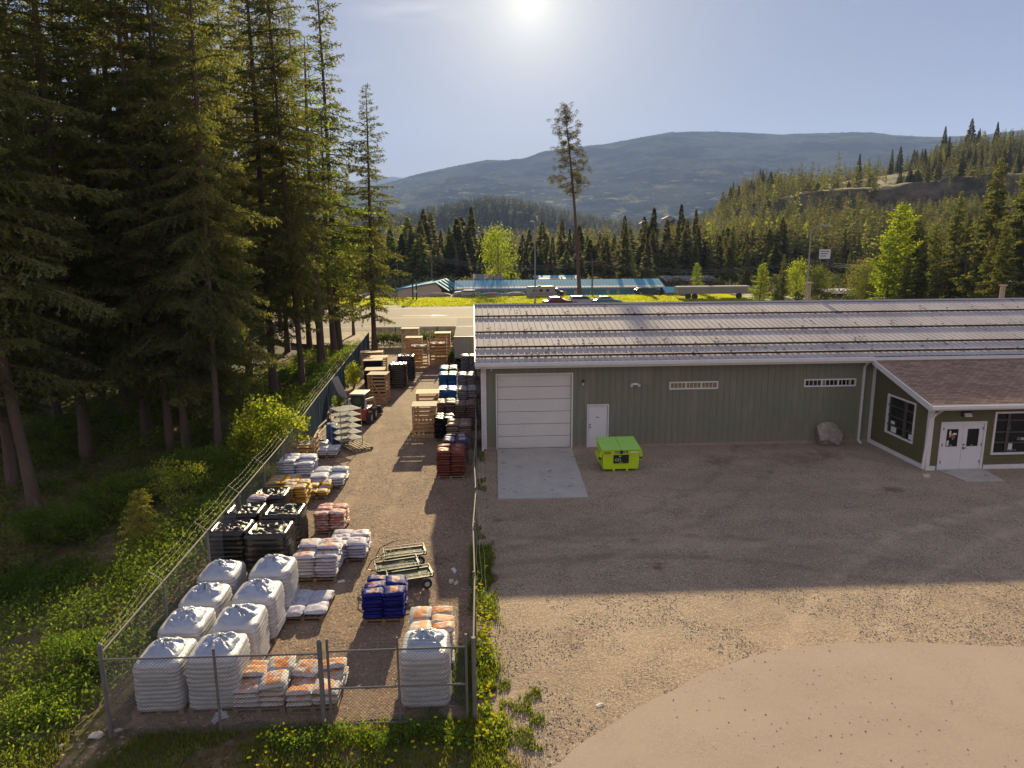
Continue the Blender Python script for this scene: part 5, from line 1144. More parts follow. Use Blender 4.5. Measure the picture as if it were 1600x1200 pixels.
for s in (-1, 1):
    for y in (-.55, .55):
        mb = MB(); x0, x1 = (s*.53, s*.80); mb.tube((x0, y, .36), (x1, y, .36), .36, None, 20)
        for k in range(20): a = k*math.pi/10; mb.bar((x0, y+math.cos(a)*.36, .36+math.sin(a)*.36), (x1, y+math.cos(a+.12)*.36, .36+math.sin(a+.12)*.36), .03, .05)
        wv = mb.build('wheel', TYRE, LD); mb = MB(); mb.tube((s*.79, y, .36), (s*.815, y, .36), .19, .16, 14); mb.build('rim', CREAM, wv)
    mb = MB(); mb.bar((s*.52, -.85, .9), (s*.52, -.75, 1.45), .1, .16); mb.bar((s*.52, -.8, 1.45), (s*.52, 1.1, 1.2), .1, .15); mb.bar((s*.52, 1.1, 1.25), (s*.52, 1.6, .45), .1, .14); mb.build('lift_arm', CREAM, LD)
mb = MB(); mb.prism([(1.55, .12), (2.25, .06), (2.28, .1), (1.68, .17), (1.62, .62), (1.56, .62)], -.85, .85, axis='x'); mb.prism([(1.56, .12), (2.2, .08), (1.62, .6)], -.87, -.85, axis='x'); mb.prism([(1.56, .12), (2.2, .08), (1.62, .6)], .85, .87, axis='x'); mb.build('bucket', DARKMETAL, LD)

# ------------------------------------------------------------------ garden carts
CARTG = M('cart_green', (.03, .045, .03), (.045, .05, .035), scale=8, rough=.5); CMESH = M('cart_mesh_floor', (.20, .21, .15), (.12, .13, .09), scale=20, rough=.6, metal=.3)
def cart(label, loc, rz, hang=0):
    t = thing('garden_cart', label, 'garden cart', loc, rz, 'green garden carts')
    L, W_, z = .62, .30, .30
    mb = MB()
    for s in (-1, 1): mb.bar((-L, s*W_, z+.02), (L, s*W_, z+.02), .035, .05); mb.bar((s*L, -W_, z+.02), (s*L, W_, z+.02), .035, .05); mb.bar((-L, s*W_, z+.12), (L, s*W_, z+.12), .02, .02); mb.bar((s*L, -W_, z+.12), (s*L, W_, z+.12), .02, .02)
    for s in (-1, 1):
        for q in (-1, 1): mb.bar((s*L, q*W_, z), (s*L, q*W_, z+.13), .025, .025)
    for x in (-.42, .42): mb.bar((x, -W_-.05, .15), (x, W_+.05, .15), .03, .03); mb.bar((x, -.18, .15), (x, -.18, z), .03, .03); mb.bar((x, .18, .15), (x, .18, z), .03, .03)
    mb.build('frame', CARTG, t)
    mb = MB()
    for k in range(30): x = -L+.03+k*(2*L-.06)/29; mb.bar((x, -W_, z), (x, W_, z), .018, .005)
    for k in range(12): y = -W_+.03+k*(2*W_-.06)/11; mb.bar((-L, y, z+.005), (L, y, z+.005), .008, .005)
    for k in range(5): x = -L+.1+k*.26; mb.box(x, x+.09, -W_+.02, W_-.02, z-.012, z-.004)
    mb.build('mesh_floor', CMESH, t)
    for x in (-.42, .42):
        for s in (-1, 1):
            mb = MB(); mb.tube((x, s*(W_+.03), .15), (x, s*(W_+.11), .15), .15, None, 18); w = mb.build('wheel', TYRE, t, bevel=.015)
            mb = MB(); mb.tube((x, s*(W_+.10), .15), (x, s*(W_+.122), .15), .075, .07, 14); mb.build('rim', M('rim_white', (.5, .48, .44)), w)
    mb = MB(); mb.path([(-L, 0, .22), (-L-.25, 0, .30), (-L-.1, .03, .55), (-L+.35, .05, .72)] if hang == 0 else [(-L, 0, .22), (-L-.35, .0, .16), (-L-.75, .02, .10)], .014, 6)
    e = (-L+.35, .05, .72) if hang == 0 else (-L-.75, .02, .10); mb.path([(e[0]-.02, e[1]-.1, e[2]), (e[0]-.02, e[1]+.1, e[2]), (e[0]+.12, e[1]+.05, e[2]+.03), (e[0]+.12, e[1]-.05, e[2]+.03), (e[0]-.02, e[1]-.1, e[2])], .012, 6)
    mb.build('handle', CARTG, t)
def ctr(px, py): p = G(px, py, .3); return (p.x, p.y, .02)
cart('rear garden cart with its handle folded over the deck', ctr(632, 865), math.radians(13))
cart('middle garden cart overlapped by its two neighbours', ctr(620, 884), math.radians(16))
cart('front garden cart with white rimmed wheels nearest the camera', ctr(640, 900), math.radians(16), 1)
# ------------------------------------------------------------------ trees
BARK = M('conifer_bark', (.15, .10, .07), (.085, .058, .042), scale=3, rough=.95, bump=.8, bscale=12, stretch=(1, 1, .25), c3=(.24, .18, .13), s3=3, t3=(.58, .7), bdist=.04)
PBARK = M('pine_bark', (.15, .085, .06), (.09, .05, .04), scale=2, rough=.95, bump=.6, bscale=8, stretch=(1, 1, .3))
FIR = leafmat('fir_needles', (.085, .108, .042), (.225, .215, .085), .52, (1.3, 1.3, .55))
FIR2 = leafmat('young_fir_needles', (.11, .13, .04), (.28, .26, .08), .42)
LARCH = leafmat('larch_needles', (.11, .19, .02), (.26, .34, .05), .55)
PINE = leafmat('pine_needles', (.085, .08, .035), (.19, .155, .07), .35)
FAR = leafmat('far_needles', (.065, .078, .034), (.18, .17, .07), .3, (1.3, 1.3, .7), hue_obj=.35)
SPRING = leafmat('spring_leaves', (.14, .20, .02), (.34, .38, .05), .5, hue_obj=.15)
SPRING2 = leafmat('dull_spring_leaves', (.10, .13, .035), (.20, .21, .07), .4, hue_obj=.25)
SHRUB = leafmat('shrub_leaves', (.06, .10, .018), (.14, .18, .035), .5)
SHRUBB = leafmat('bright_shrub_leaves', (.09, .15, .02), (.19, .26, .04), .45)
def unit(v): return v/np.maximum(np.linalg.norm(v, axis=-1, keepdims=True), 1e-6)
def shards(P, Dr, L, W, rng, fold=.0):
    """diamond shaped leaves: base P, direction Dr (unit), length L, width W"""
    n = len(P); up = np.tile(np.array([0, 0, 1.]), (n, 1))+rng.normal(0, .55, (n, 3)); S = unit(np.cross(Dr, up))
    L = np.broadcast_to(L, n)[:, None]; W = np.broadcast_to(W, n)[:, None]
    V = np.empty((n, 4, 3)); V[:, 0] = P; V[:, 1] = P+Dr*L*.45+S*W/2; V[:, 2] = P+Dr*L; V[:, 3] = P+Dr*L*.45-S*W/2
    F_ = np.arange(n*4).reshape(n, 4); return V.reshape(-1, 3), F_
def trunk_mesh(name, H_, r, mat, limbs=(), n=9, bend=0.0, seed=0, flare=1.35):
    mb = MB(); k = 12; rr = random.Random(seed); ph_ = rr.uniform(0, 6)
    def c(t): return Vector((bend*math.sin(t*2.2+ph_)*t, bend*math.cos(t*1.9+ph_)*t, t*H_))
    for i in range(k):
        a, b = i/k, (i+1)/k; ra = r*(1-a)**.8*(flare if i == 0 else 1)+.012; rb = r*(1-b)**.8+.012; mb.tube(c(a), c(b), ra, rb, n, 0, False)
    for p, q, r0 in limbs: mb.tube(p, q, r0, r0*.3, 4, 0, False)
    return mb.mesh(name, [mat], True), c
def conifer_arrays(seed, H_, R_, cb=.25, nb=170, LL=.26, LW=.085, tw_gap=.28, sh_gap=.055, droop=.35, irr=.35, taper=.8, tip_up=.5, maxsh=90000):
    rng = np.random.default_rng(seed); P = []; D_ = []; limbs = []
    for i in range(nb):
        t = ((i+rng.random())/nb)**.92; z = (cb+(1-cb)*t)*H_
        env = (1-t)**taper*min(1, (t+.16)/.30)
        L = R_*env*(1+irr*rng.normal()*.7)+.18
        if rng.random() < .12: L *= .45
        L = min(max(L, .15), R_*1.35)
        az = i*2.39996+rng.normal()*.35; el = -.12+.75*t**2+rng.normal()*.12
        d = np.array([math.cos(az)*math.cos(el), math.sin(az)*math.cos(el), math.sin(el)]); sd = np.array([-math.sin(az), math.cos(az), 0])
        def pos(s): s = np.asarray(s)[..., None]; return np.array([0, 0, z])+d*s*L+np.array([0, 0, -1.])*(droop*L*(s**2)*.5-droop*tip_up*L*.35*s**4)
        limbs.append((Vector((0, 0, z)), Vector(pos(np.array([.55]))[0]), .012+.012*L)); limbs.append((Vector(pos(np.array([.55]))[0]), Vector(pos(np.array([.95]))[0]), .008+.006*L))
        nt_ = max(3, int(L/tw_gap*2)); s = (np.arange(nt_)+rng.random(nt_))/nt_*.9+.1; side = np.where(np.arange(nt_) % 2 == 0, 1., -1.)
        base = pos(s); tl = (L*.40*(1-s)**.75*np.minimum(1, s*4+.3)+.14)*rng.uniform(.6, 1.25, nt_)
        tdir = unit(d[None]*rng.uniform(.45, .9, (nt_, 1))+sd[None]*side[:, None]+np.array([0, 0, -.30-.35*droop])[None]+rng.normal(0, .15, (nt_, 3)))
        m = np.maximum(2, (tl/sh_gap).astype(int)); idx = np.repeat(np.arange(nt_), m); u = rng.random(len(idx))
        p = base[idx]+tdir[idx]*(u*tl[idx])[:, None]; p[:, 2] -= .12*(u*tl[idx])**2
        dd = unit(tdir[idx]*.8+rng.normal(0, .42, (len(idx), 3)))
        P.append(p); D_.append(dd)
        ns = max(3, int(L*.9/sh_gap/2)); s2 = rng.random(ns)*.85+.15; P.append(pos(s2)); D_.append(unit(d[None]+rng.normal(0, .5, (ns, 3))))
    P = np.concatenate(P); D_ = np.concatenate(D_)
    if len(P) > maxsh: k = rng.choice(len(P), maxsh, False); P = P[k]; D_ = D_[k]
    n = len(P); V, F_ = shards(P, D_, LL*rng.uniform(.6, 1.25, n), LW*rng.uniform(.7, 1.3, n), rng)
    return V, F_, limbs
TREES = {}
def conifer_proto(key, H_, R_, tr, mat, bark=BARK, bend=.25, seed=1, **kw):
    V, F_, limbs = conifer_arrays(seed, H_, R_, **kw)
    tm, c = trunk_mesh('trunk', H_, tr, bark, limbs, 9, bend, seed)
    if bend:
        zz = np.clip(V[:, 2]/H_, 0, 1); rr = random.Random(seed); ph_ = rr.uniform(0, 6)
        V[:, 0] += bend*np.sin(zz*2.2+ph_)*zz; V[:, 1] += bend*np.cos(zz*1.9+ph_)*zz
    cm_ = fastmesh('crown', V, F_, [mat]); TREES[key] = (tm, cm_, H_)
def plant_tree(key, label, loc, H_=None, rz=0, wid=1.0, cat='conifer', group=None, lean_=(0, 0), name='conifer_tree'):
    tm, cm_, h0 = TREES[key]; s = (H_ or h0)/h0
    t = thing(name, label, cat, loc, rz, group); t.scale = (s*wid, s*wid, s); t.rotation_euler = (lean_[0], lean_[1], rz)
    link('trunk', tm, t); link('crown', cm_, t); return t
conifer_proto('fir', 27, 4.0, .20, FIR, seed=11, cb=.13, nb=190, LL=.17, LW=.058, tw_gap=.22, sh_gap=.034, maxsh=98000)
conifer_proto('fir2', 25, 3.5, .18, FIR, seed=12, cb=.18, nb=160, droop=.55, LL=.17, LW=.055, irr=.6, tw_gap=.22, sh_gap=.032, maxsh=90000)
conifer_proto('spruce', 14.5, 3.0, .19, FIR2, seed=13, cb=.12, nb=170, LL=.20, LW=.065, tw_gap=.22, sh_gap=.042, irr=.4, maxsh=80000)
conifer_proto('sparse', 22, 2.7, .19, FIR, seed=14, cb=.12, nb=150, LL=.22, LW=.075, tw_gap=.25, sh_gap=.045, irr=.5, droop=.35, taper=.75, maxsh=70000)
conifer_proto('larch', 18, 2.2, .16, LARCH, seed=15, cb=.28, nb=90, LL=.22, LW=.06, tw_gap=.34, sh_gap=.09, irr=.6, droop=.2, maxsh=26000)
conifer_proto('young', 2.6, .95, .035, FIR2, seed=16, cb=.05, nb=60, LL=.10, LW=.03, tw_gap=.10, sh_gap=.025, irr=.3, maxsh=14000, bend=.02)
woods = 'dark conifers standing in the woods left of the yard'
WOODS = []
def wt(px, py, key, Hh, rz, label=None, wid=1.0, lx=0, ly=0, zoff=0):
    p = G(px, py, -.9 if px < 470 else -.3); z = tz(p.x, p.y)-.15
    t_ = plant_tree(key, label or 'tall dark conifer', (p.x, p.y, z), Hh, rz, wid, group=woods, lean_=(ly, lx))
    if not label: WOODS.append((px, py, t_))
wt(56, 790, 'fir2', 30, .3, 'leaning conifer with bare trunk nearest the left edge', lx=-.06)
wt(22, 765, 'fir', 29, 1.9)
wt(136, 712, 'fir', 31, 2.2, 'thick trunked conifer second from the left edge', lx=-.01, wid=1.1)
wt(196, 650, 'fir2', 30, 4.0); wt(232, 690, 'fir', 30, 5.1, wid=1.05); wt(268, 706, 'fir2', 28, .9, lx=-.015)
wt(292, 705, 'fir', 27, 3.3); wt(343, 716, 'fir2', 27, 2.5, 'slim straight trunk just left of the bright bush', lx=-.03, wid=.8)
wt(350, 650, 'fir', 29, 1.2); wt(302, 640, 'fir2', 30, 5.5); wt(90, 655, 'fir', 31, 4.4); wt(160, 625, 'fir', 32, .2); wt(252, 625, 'fir', 31, 2.9)
wt(428, 620, 'fir', 33, 2.0, 'stout trunk in the middle of the wood beside the fence', wid=1.05); wt(450, 556, 'fir2', 32, 3.0); wt(390, 590, 'fir', 32, .7); wt(474, 612, 'fir2', 31, 5.8, wid=.85, lx=-.02)
wt(503, 578, 'larch', 25, 2.1, 'leaning larch with fresh green sprays near the fence', wid=1.4, lx=-.05); wt(484, 545, 'fir', 32, 4.9); wt(412, 548, 'fir2', 33, 1.6)
wt(531, 556, 'sparse', 34, .5, 'tall thin conifer rising past the top of the picture beside the sky', wid=.9, lx=-.015)
wt(523, 560, 'larch', 21, 1.5, 'bright green larch glowing against the light by the fence', wid=1.5)
wt(553, 528, 'sparse', 17, 2.6, 'short sparse conifer between the two fence line trees', wid=1.0)
wt(-10, 690, 'fir', 31, 2.9); wt(75, 600, 'fir', 33, 1.7); wt(270, 560, 'fir2', 30, 2.4); wt(360, 560, 'fir', 34, .9); wt(440, 530, 'fir', 32, 4.2); wt(20, 640, 'fir', 33, .6); wt(-60, 720, 'fir', 31, 3.7); wt(-40, 600, 'fir', 33, 1.0); wt(210, 585, 'fir', 32, .4); wt(320, 585, 'fir', 34, 3.9); wt(120, 575, 'fir2', 34, 5.2)
_ord = ['leftmost', 'second', 'third', 'fourth', 'fifth', 'sixth', 'seventh', 'eighth', 'ninth', 'tenth', 'eleventh', 'twelfth']
for rn, lo_, hi_ in (('front row', 680, 9999), ('middle row', 610, 680), ('back row', 0, 610)):
    for i_, (a_, b_, t_) in enumerate(sorted([w for w in WOODS if lo_ <= w[1] < hi_], key=lambda w: w[0])): t_['label'] = 'tall dark conifer of the left woods, %s of its %s%s' % (_ord[i_], rn, '' if i_ == 0 else ' from the left')
p = G(583, 546); plant_tree('sparse', 'lone pointed conifer at the far left corner of the yard', (p.x+.15, p.y, 0), 23.2, 1.1, 1.12, group=None)
p = G(372, 700, -.9); plant_tree('spruce', 'lighter green spruce with feathery tips in front of the dark woods', (p.x-.9, p.y+.8, tz(p.x, p.y)-.1), 15.6, .4, 1.05)
p = G(-14, 900, -.8); plant_tree('young', 'young fir cut by the left edge of the picture', (p.x-.2, p.y, tz(p.x, p.y)), 3.6, 2.2, name='young_fir', cat='young tree')
for k_, (px, py, hh2) in enumerate(((30, 610, 12), (95, 600, 10), (150, 590, 13), (215, 560, 11), (265, 545, 12), (310, 535, 13), (355, 530, 11), (400, 520, 13), (440, 512, 12), (470, 508, 11), (60, 560, 14), (185, 535, 13), (120, 545, 12), (340, 510, 12), (500, 503, 10))):
    p = G(px, py, -.9); plant_tree('sparse', 'small understory conifer along the road behind the left woods', (p.x, p.y, tz(p.x, p.y)-.1), hh2, k_*1.7, 1.7, group='understory conifers along the road')
# the lone pine with a tufted crown
def pine():
    rng = np.random.default_rng(31); Hh = 31.5; P = []; D_ = []; limbs = []
    for i in range(46):
        t = (i+rng.random())/46; z = Hh*(.56+.44*t); L = (2.9*(1-t)**.55*min(1, (t+.2)/.4)+.4)*rng.uniform(.45, 1.2); az = i*2.4+rng.normal()*.4; el = -.25+.7*t+rng.normal()*.15
        d = np.array([math.cos(az)*math.cos(el), math.sin(az)*math.cos(el), math.sin(el)]); b0 = np.array([0, 0, z])
        limbs.append((Vector(b0), Vector(b0+d*L), .05))
        for k in range(int(3+L*2.5)):
            s = rng.uniform(.4, 1.0); c = b0+d*L*s+rng.normal(0, .28, 3); m = 42
            dv = unit(rng.normal(0, 1, (m, 3))+np.array([0, 0, .3])); P.append(np.repeat(c[None], m, 0)+dv*rng.uniform(.02, .25, (m, 1))); D_.append(dv)
    P = np.concatenate(P); D_ = np.concatenate(D_); V, F_ = shards(P, D_, .30, .06, rng)
    tm, c = trunk_mesh('trunk', Hh, .25, PBARK, limbs, 10, .5, 3); zz = V[:, 2]/Hh; rr = random.Random(3); ph_ = rr.uniform(0, 6)
    V[:, 0] += .5*np.sin(zz*2.2+ph_)*zz; V[:, 1] += .5*np.cos(zz*1.9+ph_)*zz
    TREES['pine'] = (tm, fastmesh('crown', V, F_, [PINE]), Hh)
pine()
b0 = AT(906, 466, 126.5); t0 = AT(884, 168, 126.5)
plant_tree('pine', 'tall lone pine with bare leaning trunk and tufted crown', (b0.x, 126.5, tz(b0.x, 126.5)-.2), t0.z+.3, 0, 1.35, cat='pine', name='pine_tree', lean_=(0, math.atan2(t0.x-b0.x, t0.z)))
# broadleaf trees
def blob_tree(key, Hh, Rr, cb, n_cl, per, LS, mat, seed, col=False, tr=.12):
    rng = np.random.default_rng(seed); P = []; limbs = []
    for i in range(n_cl):
        u = rng.random(); az = rng.random()*6.283; z = cb+(1-cb)*u
        w = math.sin(min(1, (u*.92+.08))*math.pi)**.55 if not col else (min(1, u*4+.35)*(1-u)**.45)
        rr = Rr*w*math.sqrt(rng.random()*.75+.25)*rng.uniform(.7, 1.1); c = np.array([math.cos(az)*rr, math.sin(az)*rr, z*Hh])
        limbs.append((Vector((0, 0, max(.1, (z-.22))*Hh)), Vector(c), tr*.22)); s = Rr*rng.uniform(.12, .26)*(1.6 if not col else 1)
        P.append(c+rng.normal(0, 1, (per, 3))*np.array([s, s, s*(.7 if not col else 1.5)]))
    P = np.concatenate(P); D_ = unit(rng.normal(0, 1, (len(P), 3))); V, F_ = shards(P, D_, LS*rng.uniform(.6, 1.3, len(P)), LS*.7, rng)
    tm, c = trunk_mesh('trunk', Hh*.9, tr, BARK, limbs[:60], 8, .1*Hh/10, seed); TREES[key] = (tm, fastmesh('crown', V, F_, [mat]), Hh)
conifer_proto('poplar', 10, 1.7, .12, SPRING, seed=41, cb=.05, nb=110, LL=.22, LW=.16, tw_gap=.24, sh_gap=.07, irr=.4, droop=-.8, taper=.5, maxsh=20000); blob_tree('round', 9, 2.8, .12, 62, 75, .27, SPRING, 42); conifer_proto('birch', 14, 2.5, .16, SPRING2, seed=43, cb=.08, nb=120, LL=.30, LW=.20, tw_gap=.30, sh_gap=.085, irr=.5, droop=-.9, taper=.55, maxsh=30000)
conifer_proto('young2', 2.6, .95, .035, leafmat('sun_tinted_young_fir', (.16, .18, .03), (.34, .32, .08), .5), seed=16, cb=.05, nb=60, LL=.10, LW=.03, tw_gap=.10, sh_gap=.025, irr=.3, maxsh=14000, bend=.02)  # needle colour lightened to stand in for sunlight the trees block
blob_tree('rounddull', 9, 3.2, .08, 110, 50, .34, SPRING2, 44)
def bt(px, pyb, pyt, Y, key, label, wid=1.0, rz=0.):
    b = AT(px, pyb, Y); zt = AT(px, pyt, Y).z; z0 = tz(b.x, Y)-.1; Hh = max(zt-z0, 2)
    plant_tree(key, label, (b.x, Y, z0), Hh, rz, wid, cat='broadleaf tree', name='broadleaf_tree')
bt(779, 440, 358, 156, 'round', 'bright yellow green tree alone before the dark belt', .85); bt(1088, 454, 412, 131, 'poplar', 'small lime green tree in front of the brown house', 1.25)
bt(984, 440, 393, 168, 'poplar', 'olive green young tree behind the right end of the storage roof', 1.25, 1); bt(1187, 468, 413, 108, 'poplar', 'glowing lime poplar left of the round one', 1.5, 2)
bt(1243, 466, 408, 118, 'round', 'round lime green tree right of the glowing poplar', .9, 1); bt(1213, 470, 447, 100, 'birch', 'little olive conical tree at the ridge line', 1.3, 1)
TREES['birchbright'] = (TREES['birch'][0], TREES['birch'][1].copy(), 14); TREES['birchbright'][1].materials[0] = SPRING
bt(1393, 472, 321, 96, 'birchbright', 'tall lime green birch left of the dark conifers', 1.15); bt(1425, 470, 345, 99, 'birch', 'second lime green birch partly behind the tallest', 1.1, 2); bt(1452, 470, 352, 103, 'birch', 'third lime birch with narrow pointed crown', 1.0, 4)
TREES['birchbright'] = (TREES['birch'][0], TREES['birch'][1].copy(), 14); TREES['birchbright'][1].materials[0] = SPRING
bt(1385, 472, 360, 92, 'birchbright', 'glowing lime tree at the left foot of the tall birch', 1.2, 3); bt(1409, 470, 330, 101, 'birchbright', 'brightest lime crown among the birches on the right', 1.0, 3)
bt(1300, 462, 430, 135, 'rounddull', 'dull green round tree by the low pale house', 1, 1); bt(1352, 468, 410, 112, 'rounddull', 'dark olive round tree left of the birches', 1.1, 2)
TREES['brown'] = (TREES['rounddull'][0], TREES['rounddull'][1].copy(), 9); TREES['brown'][1].materials[0] = leafmat('bronze_leaves', (.07, .04, .025), (.12, .07, .04), .3)
bt(1349, 462, 405, 120, 'brown', 'bronze brown tree standing just before the hillside', 1.0, 2)
# big conifers at right
conifer_proto('big', 24, 4.6, .3, leafmat('big_fir_needles', (.075, .09, .038), (.21, .20, .075), .42, (1.3, 1.4, .6)), seed=21, cb=.04, nb=150, LL=.46, LW=.19, tw_gap=.30, sh_gap=.07, irr=.4, maxsh=60000)  # needle tone shared by the big and slim conifers
conifer_proto('bigslim', 22, 2.9, .25, TREES['big'][1].materials[0], seed=22, cb=.05, nb=130, LL=.44, LW=.18, tw_gap=.30, sh_gap=.07, irr=.35, maxsh=42000)
def ct(px, pyb, pyt, Y, key, label, wid=1.0, rz=0., group=None):
    b = AT(px, pyb, Y); zt = AT(px, pyt, Y).z; z0 = tz(b.x, Y)-.2; plant_tree(key, label, (b.x, Y, z0), max(3, zt-z0), rz, wid, group=group)
gR = 'large conifers at the right beyond the warehouse'
for a in ((1482, 470, 300, 104, 'big', 'broad conifer behind the lime birches', .9, 0), (1536, 470, 248, 92, 'big', 'tall grey green conifer second from the right edge', .95, 1), (1590, 470, 228, 84, 'big', 'tallest conifer cut by the right edge', 1.05, 2), (1500, 470, 330, 100, 'bigslim', 'slim dark conifer leaning on the tall utility pole', 1.1, 3),
          (1560, 470, 345, 70, 'big', 'lower bushy conifer in front of the tallest one', .95, 4), (1540, 470, 372, 74, 'big', 'short bushy conifer near the right flue pipe', 1.0, 5), (1628, 470, 300, 80, 'big', 'conifer at the very edge of the right side', 1, 1), (1436, 470, 372, 90, 'big', 'dark green conifer filling the gap below the birches', .8, 2),
          (1460, 470, 392, 84, 'bigslim', 'small dark conifer at the ridge left of the pole', 1.2, 1), (1412, 470, 395, 86, 'bigslim', 'dark pointed conifer under the brightest birch', 1.2, 5), (1222, 468, 398, 112, 'bigslim', 'narrow dark conifer between the lime poplar and round tree', 1.1, 2),
          (1140, 456, 348, 152, 'big', 'broad dark conifer right of the brown house', .85, 1), (1166, 456, 395, 140, 'big', 'dark conifer behind the glowing poplar', .9, 3), (1322, 460, 395, 130, 'big', 'dark conifer behind the curved arm lamp', .7, 0), (1277, 466, 418, 112, 'rounddull', 'rounded shrubby tree under the curved lamp', .8, 3)):
    ct(*a, group=gR)
# ------------------------------------------------------------------ far conifers: low detail, one mesh each
def lod(seed, n, slim):
    rng = np.random.default_rng(seed); t = rng.random(n)**.8; z = .04+.96*t; R_ = slim*(1-t)**.85*np.minimum(1, (t+.15)/.25)*rng.uniform(.3, 1.15, n)
    # ragged: lumpy radius by height and bearing
    az = rng.random(n)*6.283; R_ *= .75+.6*vnoise(np.cos(az)*1.5+seed, np.sin(az)*1.5, z*9, 2)
    P = np.stack([np.cos(az)*R_*.35, np.sin(az)*R_*.35, z+.01], -1); D_ = unit(np.stack([np.cos(az), np.sin(az), -.45+.5*t], -1)+rng.normal(0, .2, (n, 3)))
    V, F_ = shards(P, D_, R_*.75+.018, .05*(1-t*.6)+.01, rng)
    top = np.array([[-.006, 0, .0], [.006, 0, 0], [.0015, 0, 1.02], [-.0015, 0, 1.02], [0, -.006, 0], [0, .006, 0], [0, .0015, 1.02], [0, -.0015, 1.02]]); b = len(V)
    V = np.concatenate([V, top]); F_ = np.concatenate([F_, [[b, b+1, b+2, b+3], [b+4, b+5, b+6, b+7]]]); return V, F_
LODS = [lod(s, 950, sl) for s, sl in ((1, .22), (2, .17), (3, .26), (4, .15))]
LODM = [fastmesh('far_conifer', v, f, [FAR]) for v, f in LODS]
LODM2 = [m.copy() for m in LODM]
for m in LODM2: m.materials[0] = SPRING2
rng = np.random.default_rng(77)
def fc(x, y, h, label, group, bright=False, wid=1.0, name='conifer_tree', cat='conifer'):
    k = rng.integers(0, 4); o = link(name, (LODM2 if bright else LODM)[k], None, (x, y, tz(x, y)-.3), rng.random()*6.28); o.scale = (h*wid, h*wid, h); tag(o, label, cat, group)
belt = 'conifers of the dark belt behind the storage building'
lb = 'dark conifer in the forest belt behind the storage building'
# skyline of the belt: (px, top y)
TOP = [(560, 350), (610, 345), (640, 337), (700, 340), (740, 338), (760, 352), (800, 362), (840, 358), (880, 350), (930, 352), (960, 345), (1000, 338), (1022, 330), (1050, 345), (1076, 318), (1100, 350), (1120, 345), (1160, 362), (1200, 352), (1220, 332), (1260, 362), (1310, 358), (1360, 352), (1500, 345), (1600, 330)]
n = 0
for row, (Y, dz, cnt) in enumerate(((168, 26, 40), (182, 14, 44), (200, 0, 40))):
    for i in range(cnt):
        px = 548+(1330-548)*(i+rng.random())/cnt
        if row == 0 and (755 < px < 800 or rng.random() < .12): continue
        yt = np.interp(px, [a for a, b in TOP], [b for a, b in TOP])+dz+rng.normal()*9+rng.random()*8; yy = Y+rng.normal()*4
        q = AT(px, yt, yy); h = q.z-tz(q.x, yy)
        if h < 5: h = 5
        br_ = rng.random() < .10; fc(q.x, yy, h, 'dull yellow green tree mixed into the forest belt behind the storage building' if br_ else lb, belt if not br_ else 'yellow green trees of the dark belt', br_, rng.uniform(.85, 1.2)*(1.25 if h < 12 else 1)*(1 if not br_ else 1.6), 'broadleaf_tree' if br_ else 'conifer_tree', 'broadleaf tree' if br_ else 'conifer'); n += 1
# individually readable conifers on the hillside
hl = 'conifers standing on the hillside at right'
for i in range(84):
    px = rng.uniform(1125, 1600); az = math.radians(px_az(px)); D_ = rng.uniform(432, 575) if rng.random() < .7 else rng.uniform(398, 430)
    if px < 1260 and D_ < 432: continue
    if px < 1390 and D_ < 520 and px > 1250 and rng.random() < .85: continue
    x, y = D_*math.sin(az), D_*math.cos(az); fc(x, y, rng.uniform(9, 15)*(.6 if 1250 < px < 1400 else 1), 'conifer standing on the crest of the hill at right', hl, False, rng.uniform(.8, 1.15))
for px, yt, D_, wd_ in ((1344, 240, 500, .95), (1205, 268, 470, 1.1), (1218, 273, 476, 1.1), (1186, 278, 470, 1.2), (1232, 285, 480, 1.1), (1240, 292, 474, 1), (1170, 288, 465, 1.2), (1142, 292, 470, 1.3), (1130, 300, 470, 1.3), (1155, 290, 460, 1.2), (1520, 185, 560, .9), (1478, 197, 560, .9), (1560, 190, 560, 1), (1395, 232, 540, .8), (1408, 228, 545, .8)):
    az = math.radians(px_az(px)); y = D_*math.cos(az); q = AT(px, yt, y); fc(q.x, y, max(8, q.z-tz(q.x, y)), 'taller conifer breaking the skyline of the hill at right', 'tall skyline conifers on the right hill', False, wd_)
for i in range(16):
    px = rng.choice([1290, 1400, 1420, 1500, 1540, 1330, 1270])+rng.normal()*12; az = math.radians(px_az(px)); D_ = rng.uniform(400, 470); x, y = D_*math.sin(az), D_*math.cos(az); fc(x, y, rng.uniform(5, 8), 'small yellow green tree on the open bench of the hill', 'yellow green trees on the hill bench', True, 2.2, 'broadleaf_tree', 'broadleaf tree')
p = G(228, 873, -.8); plant_tree('young2', 'small young fir tinted a sunlit yellow green left of the fence', (p.x, p.y, tz(p.x, p.y)), 2.1, .2, name='young_fir', cat='young tree')
